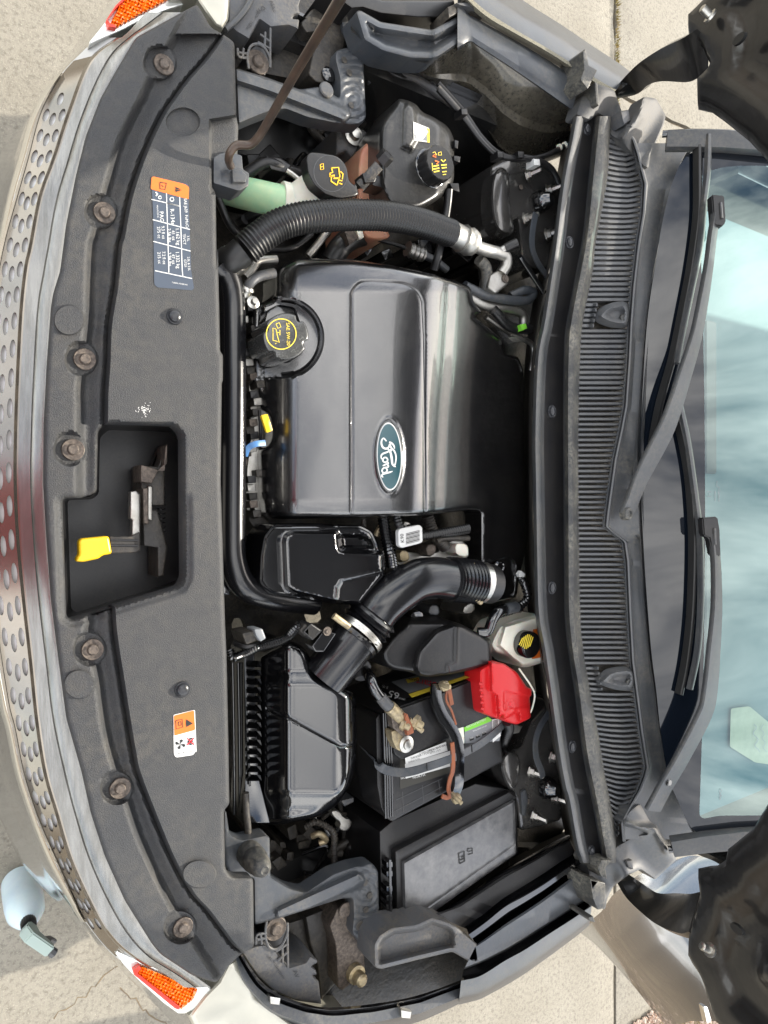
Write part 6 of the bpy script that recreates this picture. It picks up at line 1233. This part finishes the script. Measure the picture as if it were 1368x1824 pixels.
prism('washer_pump', rounded(Z2((265, 790), (340, 800), (400, 840), (370, 880), (290, 860)), 3), .89, .84, M['black'], car, r=3); hose('silver_wire', Z2, [(370, 865, .89), (400, 885, .89), (430, 910, .89)], .005, M['steel'])
put('cover_stud', lathe_mesh('cover_stud', [(.011, 0), (.011, .004), (.006, .006), (.005, .014)], 12), *Z4((198, 398))[0], .925, car, M['steel']); hose('vent_pipe', Z4, [(165, 350, .92), (185, 300, .93), (230, 265, .93), (310, 245, .93)], .0085, M['gray']); hose('vent_pipe_end', Z4, [(150, 370, .91), (165, 340, .92), (175, 315, .925)], .012, M['steel'], rf=corr(.008, .1))
# apron harness
for dy, r in ((0, .006), (14, .005), (26, .005)): hose('wiring_harness', Z3, [(0, 345 + dy, .93), (50, 400 + dy, .93), (110, 470 + dy, .93), (180, 570 + dy * .6, .935), (250, 635 + dy * .4, .94), (340, 660, .94), (430, 650, .945), (500, 620, .95), (545, 595, .95)], r, M['gray'] if dy == 14 else M['black'])
hose('wiring_harness', Z3, [(340, 650, .94), (410, 665, .945), (470, 700, .945), (505, 770, .94)], .007, M['black']); hose('wheel_arch_pipe', Z2, [(775, 410, .84), (840, 370, .85), (930, 375, .86), (1060, 420, .87), (1230, 540, .88)], .009, M['gray'])
for p in ((260, 640), (110, 462), (345, 640), (410, 672)): prism('harness_clip', [(q[0], q[1]) for q in Z3((p[0] - 14, p[1] - 14), (p[0] + 12, p[1] - 12), (p[0] + 14, p[1] + 14), (p[0] - 12, p[1] + 14))], .955, .93, M['black'] if p[0] != 410 else M['white'], car, r=2)
for p in ((500, 613), (522, 604)): hose('harness_band', Z3, [(p[0], p[1], .951), (p[0] + 7, p[1] - 3, .952)], .0075, M['nylon'], n=1)
# ------------------------------------------------------------------ strut towers
def tower(Zf, plate, cap_, bolts, link_, lab, flip=1):
    pl = prism('strut_tower', rounded(Zf(*plate), 8), .905, .75, M['tower'], car, r=8, label=lab)
    prism('strut_tower_top', chaikin(Zf(*cap_), 2), .925, .88, M['tower'], pl, r=9, rh=.012)
    for (x, y) in bolts:
        b_ = put('strut_bolt', lathe_mesh('strut_bolt', [(.015, 0), (.015, .003), (.0105, .004), (.0105, .012), (.006, .013), (.0055, .032), (.003, .034)], 6, 20), *Zf((x, y))[0], .915, pl, M['steel'], rot=(R_(-8 * flip), R_(22), 0))
    return pl
t1 = tower(Z3, ((215, 690), (300, 640), (420, 660), (520, 760), (480, 1000), (470, 1117), (350, 1117), (330, 900), (240, 990), (210, 850)), ((230, 700), (295, 690), (300, 880), (325, 980), (235, 960), (215, 830)), ((370, 728), (455, 793), (360, 910), (450, 975)), None, 'glossy black strut tower by the sunlit wing')
put('strut_rod_cap', lathe_mesh('strut_rod_cap', [(.024, 0), (.024, .010), (.022, .012), (.022, .018), (.018, .024), (.015, .034), (.008, .036)], 28), *Z3((415, 840))[0], .905, t1, M['gloss'], rot=(0, .35, 0))
hose('strut_link', Z3, [(410, 890, .945), (400, 960, .945), (395, 1020, .943), (410, 1080, .94), (440, 1140, .93)], 1, M['ledge']) if False else tube('tower_brace', [(*Z3(p[:2])[0], p[2]) for p in [(405, 885, .95), (392, 960, .95), (392, 1030, .948), (415, 1090, .945), (455, 1150, .94)]], 1, M['ledge'], t1, 12, 6, flat=(.0075, .002))
t2 = tower(Z10, ((990, 930), (1060, 870), (1120, 860), (1180, 700), (1290, 580), (1368, 560), (1368, 1300), (1240, 1340), (1110, 1368), (1090, 1180), (1000, 1060)), ((990, 940), (1050, 870), (1110, 900), (1120, 1000), (1080, 1150), (1010, 1060)), ((1175, 1005), (1305, 915), (1320, 1165), (1195, 1275)), None, 'glossy black strut tower by the fuse box', -1)
put('strut_rod_cap', lathe_mesh('strut_rod_cap', [(.024, 0), (.024, .010), (.022, .012), (.022, .018), (.018, .024), (.015, .034), (.008, .036)], 28), *Z10((1260, 1100))[0], .905, t2, M['gloss'], rot=(0, .35, 0))
tube('tower_brace', [(*Z10(p[:2])[0], p[2]) for p in [(1290, 650, .945), (1235, 740, .95), (1210, 830, .95), (1215, 920, .95), (1245, 1000, .948), (1255, 1040, .945)]], 1, M['ledge'], t2, 12, 6, flat=(.0075, .002))
prism('tower_slot', rounded(Z10((1120, 1130), (1150, 1110), (1165, 1180), (1150, 1280), (1125, 1275)), 4), .912, .90, M['ledge'], t2, r=3); put('rust_spot', lathe_mesh('rust_spot', [(.006, 0), (.005, .001)], 12), *Z10((1162, 1190))[0], .908, t2, M['rust'])
put('rust_spot', lathe_mesh('rust_spot', [(.006, 0), (.005, .001)], 12), *Z3((345, 775))[0], .908, t1, M['rust'])
# ------------------------------------------------------------------ between cover and throttle
for pts, r, mt, cr_ in (([(690, 505, .94), (700, 580, .94), (715, 640, .94), (725, 700, .93)], .011, 'gloss', .10), ([(745, 505, .95), (760, 545, .955), (800, 575, .955), (850, 580, .955), (940, 565, .95), (1035, 548, .945)], .008, 'rubber', .1), ([(790, 545, .95), (850, 570, .95), (940, 575, .95), (1035, 560, .94)], .006, 'rubber', .1), ([(870, 500, .93), (885, 550, .93), (910, 590, .93), (940, 625, .92)], .012, 'deep', .1), ([(905, 600, .94), (940, 590, .94), (1035, 590, .93)], .006, 'deep', 0), ([(660, 580, .92), (680, 540, .925), (690, 520, .92)], .006, 'brass', 0), ([(610, 510, .92), (612, 560, .92)], .005, 'deep', .1)):
    hose('wiring_harness', Z6, pts, r, M[mt], rf=corr(.006, cr_) if cr_ else None)
k9 = prism('wiring_tag', rounded(Z6((750, 560), (760, 550), (835, 535), (848, 545), (850, 605), (835, 612), (765, 630), (752, 620)), 3), .965, .955, M['white'], car, r=1.5, label='white bar code tag reading K90')
texts('lettering', [('K90', *Z6((768, 590))[0], 9, 1.1, -95)], lambda x, y: np.full(np.shape(x), .965), M['blk'], k9, .0008)
strokes('bar_code', [(Z6((782 + (i % 2), 572 + 5.2 * i), (838, 558 + 5.2 * i)), (.9, 1.4, .7)[i % 3]) for i in range(9)], lambda x, y: np.full(np.shape(x), .965), M['blk'], k9, .0008)
for i, (q, z, m_) in enumerate(((((640, 640), (760, 640), (900, 660), (950, 600), (1030, 600), (1040, 680), (950, 690), (700, 700)), .90, 'alu'), (((770, 520), (800, 525), (805, 560), (775, 560)), .945, 'alu'), (((980, 615), (1010, 610), (1035, 620), (1035, 670), (985, 660)), .935, 'nylon'), (((860, 620), (900, 610), (905, 650), (870, 670)), .93, 'rust'), (((755, 640), (790, 640), (800, 680), (760, 690)), .93, 'brass'), (((1020, 860), (1060, 850), (1060, 890), (1010, 900)), .92, 'alu'), (((880, 860), (915, 860), (920, 905), (870, 900)), .91, 'ledge'), (((800, 890), (850, 880), (860, 930), (800, 940)), .91, 'gloss'))):
    prism('throttle_body' if i == 0 else 'engine_clutter', chaikin(Z6(*q), 1), z, z - .08, M[m_], car, r=2.5)
# lower left clutter: connectors, bracket, loom
hose('wiring_harness', Z11, [(400, 130, .82), (450, 110, .83), (520, 150, .84), (525, 230, .83), (530, 300, .82)], .006, M['deep'], rf=corr(.006, .15)); hose('yellow_wires', Z11, [(430, 170, .84), (460, 160, .85), (490, 185, .845), (460, 200, .84)], .006, M['brass'])
prism('steel_bracket', chaikin(Z11((510, 60), (545, 55), (570, 90), (600, 95), (600, 130), (575, 150), (545, 140), (555, 110), (525, 90)), 1), .84, .82, M['alu'], car, r=2); prism('steel_bracket', Z11((555, 15), (610, 0), (612, 20), (570, 40)), .84, .8, M['gray'], car, r=2)
for i in range(46):
    a = rng.random(); x, y = ((560 + 120 * a, 1470 + 60 * rng.random()) if i % 4 == 0 else (470 + 90 * rng.random(), 1480 + 60 * rng.random()) if i % 4 == 1 else (440 + 220 * rng.random(), 225 + 150 * rng.random()) if i % 4 == 2 else (560 + 300 * rng.random(), 400 + 60 * rng.random()))
    s_ = 8 + 14 * rng.random(); an = rng.random() * 3
    prism('engine_clutter', rounded([(x + s_ * math.cos(an + t) * (1 if k % 2 else .7), y + s_ * math.sin(an + t)) for k, t in enumerate((0, 1.4, 3.1, 4.6))], 3), .70 + .08 * rng.random(), .55, M[('deep', 'deep', 'black', 'gloss')[i % 4]], car, r=2)
for i in range(14):
    x, y = (450 + 200 * rng.random(), 250 + 180 * rng.random()) if i % 2 else (470 + 200 * rng.random(), 1440 + 120 * rng.random()); p = [(x, y, .75)]
    for k in range(4): x += rng.normal() * 35; y += rng.normal() * 30; p.append((x, y, .74 + .05 * rng.random()))
    tube('loom', p, .004 + .006 * rng.random(), M[('deep', 'gloss', 'black')[i % 3]], car, 8)
# ================================================================== spray bottle on the ground
bp = P(60, 1560, .13); bot = bpy.data.objects.new('spray_bottle', None); sc.collection.objects.link(bot)
bpx, bpy_ = 55, 1618
bc_ = P(50, 1642, .205); bot.location = (bc_.x, bc_.y, 0); bot['label'] = 'pale blue plastic spray bottle standing on the concrete beside the bumper'; bot['category'] = 'spray bottle'
bmt = pm('pale_blue_bottle', (.62, .74, .78), .2, sss=.2, mott=(8, (.4, .55, .68), .5))
bd = link('bottle', lathe_mesh('bottle', [(.038, 0), (.044, .006), (.045, .05), (.045, .12), (.043, .15), (.034, .175), (.024, .195), (.016, .205)], 36), bmt, bot); 
lq = link('liquid', lathe_mesh('liquid', [(.0355, .001), (.0418, .008), (.0428, .05), (.0428, .085), (.0425, .086)], 36), pm('dark_label_band', (.06, .09, .13), .3), bot); lq.location = (0, 0, 0)
sgm = pm('sprayer_grey_green', (.34, .42, .38), .45, bump=(200, .2))
V = []; F = []; n = 40
for zz, rr in ((.202, .0165), (.206, .0175), (.224, .0175), (.227, .016)):
    for k in range(n): q = rr * (1 - .05 * (k % 2)); a = 2 * math.pi * k / n; V.append((q * math.cos(a), q * math.sin(a), zz))
for i in range(3):
    for k in range(n): l = (k + 1) % n; F.append((i * n + k, i * n + l, i * n + n + l, i * n + n + k))
F.append(tuple(3 * n + k for k in range(n)))
link('collar', mesh_from('collar', V, F, recalc=True, ang=30), M['black'], bot); link('neck', lathe_mesh('neck', [(.009, .224), (.009, .240)], 16), sgm, bot)
# trigger head, laid along local +x then turned
def hull(name, prof, w, mat, parent, bev=.003):
    bm = bmesh.new(); a = [bm.verts.new((x, -w, z)) for x, z in prof]; b = [bm.verts.new((x, w, z)) for x, z in prof]; k = len(prof)
    bm.faces.new(a); bm.faces.new(b[::-1]); [bm.faces.new((a[i], b[i], b[(i + 1) % k], a[(i + 1) % k])) for i in range(k)]
    bmesh.ops.recalc_face_normals(bm, faces=bm.faces); bmesh.ops.bevel(bm, geom=bm.edges[:], offset=bev, segments=2, affect='EDGES'); me = bpy.data.meshes.new(name); bm.to_mesh(me); bm.free()
    me.polygons.foreach_set('use_smooth', [True] * len(me.polygons)); me.set_sharp_from_angle(angle=R_(35)); return link(name, me, mat, parent)
hd_ = hull('spray_head', [(-.012, .232), (.012, .232), (.018, .252), (.060, .260), (.062, .280), (-.010, .288), (-.026, .270)], .0125, sgm, bot)
noz = link('nozzle', lathe_mesh('nozzle', [(.010, 0), (.011, .004), (.011, .014), (.006, .016)], 8), M['gray'], bot); noz.location = (0, 0, 0); 
tg = hull('trigger', [(.028, .258), (.048, .258), (.060, .238), (.072, .218), (.092, .206), (.088, .199), (.064, .208), (.046, .230)], .006, M['gray'], bot, .0015)
ta = R_(-50)
for o in (hd_, tg): o.rotation_euler = (0, 0, ta)
noz.location = (math.cos(ta) * .060, math.sin(ta) * .060, .270); noz.rotation_euler = (0, R_(90), ta)
for o in bot.children: o.matrix_parent_inverse = Matrix.Identity(4)
# ================================================================== gravel and weeds at the slab corner
gv_ = P(1165, 1815, 0)
V = []; F = []; r3 = np.random.default_rng(11)
for _ in range(1500):
    x = gv_.x + r3.normal() * .22 + .1; y = gv_.y - abs(r3.normal()) * .28 + .05; s_ = .006 + .010 * r3.random(); b = len(V)
    o8 = [(1, 0, 0), (-1, 0, 0), (0, 1, 0), (0, -1, 0), (0, 0, .7), (0, 0, -.6)]
    for q in o8: V.append((x + s_ * (q[0] + r3.normal() * .25), y + s_ * (q[1] + r3.normal() * .25), .004 + s_ * (q[2] + .4)))
    F += [(b, b + 2, b + 4), (b + 2, b + 1, b + 4), (b + 1, b + 3, b + 4), (b + 3, b, b + 4), (b, b + 5, b + 2), (b + 2, b + 5, b + 1), (b + 1, b + 5, b + 3), (b + 3, b + 5, b)]
gm = pm('mixed_gravel', (.32, .20, .14), .85, mott=(60, (.45, .4, .34), 1), bump=(200, .5)); go = link('gravel', mesh_from('gravel', V, F, smooth=False), gm)
go['kind'] = 'stuff'; go['label'] = 'reddish gravel along the edge of the concrete by the open door'; go['category'] = 'gravel'
V = []; F = []
for _ in range(900):
    x = gv_.x + r3.normal() * .12 + .1; y = gv_.y - abs(r3.normal()) * .16; h = .02 + .05 * r3.random(); a = r3.random() * 6.3; b = len(V); l = .03 * r3.random()
    V += [(x, y, 0), (x + .003 * math.cos(a + 1.5), y + .003 * math.sin(a + 1.5), 0), (x + l * math.cos(a), y + l * math.sin(a), h)]; F.append((b, b + 1, b + 2))
# dry moss in the slab joint
for _ in range(1600):
    y = P(1100, 0, 0).y * (.55 + .75 * r3.random()); x = jx + r3.normal() * .006; h = .004 + .012 * r3.random(); a = r3.random() * 6.3; b = len(V)
    V += [(x, y, -.004), (x + .004 * math.cos(a + 1.5), y + .004 * math.sin(a + 1.5), -.004), (x + .008 * math.cos(a), y + .008 * math.sin(a), h)]; F.append((b, b + 1, b + 2))
gs_ = link('weeds', mesh_from('weeds', V, F, smooth=False), pm('dry_weeds', (.16, .14, .035), .8, mott=(12, (.30, .2, .05), 1))); gs_['kind'] = 'stuff'; gs_['label'] = 'short dry weeds and moss growing in the gaps of the concrete'; gs_['category'] = 'weeds'

# ================================================================== photographer in front of the car (seen only mirrored in the chrome and plastic)
def skinned(name, J, B, mat, parent=None, sub=2):
    me = bpy.data.meshes.new(name); me.from_pydata([j[:3] for j in J], B, []); o = bpy.data.objects.new(name, me); sc.collection.objects.link(o)
    sk = o.modifiers.new('skin', 'SKIN'); sk.use_smooth_shade = True; lay = me.skin_vertices[0].data
    for v, j in zip(lay, J): v.radius = (j[3], j[4] if len(j) > 4 else j[3])
    lay[0].use_root = True; sb = o.modifiers.new('sub', 'SUBSURF'); sb.levels = sub; sb.render_levels = sub; me.materials.append(mat)
    if parent is not None: adopt(o, parent)
    return o
per = bpy.data.objects.new('person', None); sc.collection.objects.link(per); per.location = (-.42, -.05, 0)
per['label'] = 'photographer in a maroon shirt and dark trousers holding a phone up over the grille'; per['category'] = 'person'
px0, py0 = -.42, -.05
shirt = pm('maroon_shirt', (.58, .02, .05), .8, bump=(300, .3)); trou = pm('dark_trousers', (.02, .022, .03), .85, bump=(400, .3)); skn = pm('skin', (.45, .26, .18), .5, sss=.15); hair = pm('brown_hair', (.03, .02, .014), .6, bump=(200, .8, .003))
J = [(-.33, py0, 1.00, .15, .11), (-.27, py0, 1.15, .145, .105), (-.19, py0, 1.32, .165, .115), (-.16, py0, 1.44, .12, .09), (-.15, py0, 1.52, .06)]
B = [(0, 1), (1, 2), (2, 3), (3, 4)]
for s in (-1, 1):
    b = len(J); J += [(-.16, py0 + s * .18, 1.44, .066), (-.12, py0 + s * .24, 1.58, .050), (-.10, py0 + s * .22, 1.68, .042)]; B += [(3, b), (b, b + 1), (b + 1, b + 2)]
skinned('shirt', J, B, shirt, per)
J = [(-.335, py0, 1.04, .145, .11), (-.35, py0, .95, .155, .12)]; B = [(0, 1)]
for s in (-1, 1):
    b = len(J); J += [(-.355, py0 + s * .085, .84, .088), (-.33, py0 + s * .11, .50, .062), (-.39, py0 + s * .12, .10, .046)]; B += [(1, b), (b, b + 1), (b + 1, b + 2)]
skinned('trousers', J, B, trou, per)
for s in (-1, 1): skinned('shoe', [(px0 - .05, py0 + s * .12, .045, .042), (px0 + .06, py0 + s * .12, .04, .045), (px0 + .16, py0 + s * .125, .03, .032)], [(0, 1), (1, 2)], M['rubber'], per)
hx, hz = -.17, 1.69
skinned('head', [(-.155, py0, 1.53, .05), (-.16, py0, 1.60, .055), (hx, py0, hz - .02, .085, .095), (hx, py0, hz + .06, .08, .09), (hx + .09, py0, hz - .01, .016)], [(0, 1), (1, 2), (2, 3), (2, 4)], skn, per)
skinned('hair', [(hx - .03, py0, hz + .03, .085, .095), (hx - .01, py0, hz + .10, .075, .08)], [(0, 1)], hair, per)
for s in (-1, 1):
    hd0 = (-.075, s * .055 + 0, 1.985)
    J = [(-.10, py0 + s * .215, 1.68, .038), (-.10, s * .13 - .02, 1.86, .027), (-.10, s * .075, 1.95, .026), (-.085, s * .06, 1.985, .030, .018)]; B = [(0, 1), (1, 2), (2, 3)]
    for k in range(4):
        b = len(J); yk = s * (.05 - .012 * abs(k - 1.5) * 0); J += [(-.070 + .006 * k, s * .072, 2.005 - .014 + .018 * k * .6 - .01, .0095), (-.045, s * (.079 - .002 * k), 1.995 + .014 * k - .02, .0085), (-.028, s * (.066 - .003 * (k % 2)), 1.995 + .014 * k - .02, .0075)]; B += [(3, b), (b, b + 1), (b + 1, b + 2)]
    b = len(J); J += [(-.085, s * .04, 1.985, .011), (-.075, s * .025, 1.995, .0095), (-.066, s * .012, 2.0, .008)]; B += [(3, b), (b, b + 1), (b + 1, b + 2)]
    skinned('forearm', J, B, skn, per, 1)
ph = bpy.data.objects.new('phone', None); sc.collection.objects.link(ph); ph['label'] = 'dark smartphone held up by the photographer'; ph['category'] = 'phone'; ph.location = (-.03, 0, 2.02)

bm = bmesh.new(); bmesh.ops.create_cube(bm, size=1)
for v in bm.verts: v.co = Vector((v.co.x * .075, v.co.y * .155, v.co.z * .008))
bmesh.ops.bevel(bm, geom=bm.edges[:], offset=.003, segments=2, affect='EDGES'); me = bpy.data.meshes.new('phone_body'); bm.to_mesh(me); bm.free()
o = bpy.data.objects.new('phone_body', me); sc.collection.objects.link(o); me.materials.append(M['gloss']); q = C0 - cF * .012 - cR * .03; o.matrix_world = Matrix(((cR.x, 0, -cF.x, q.x), (0, 1, 0, q.y), (cR.z, 0, -cF.z, q.z), (0, 0, 0, 1)))
loc, rot, scl = o.matrix_world.decompose(); o.location = loc; o.rotation_euler = rot.to_euler(); adopt(o, ph)
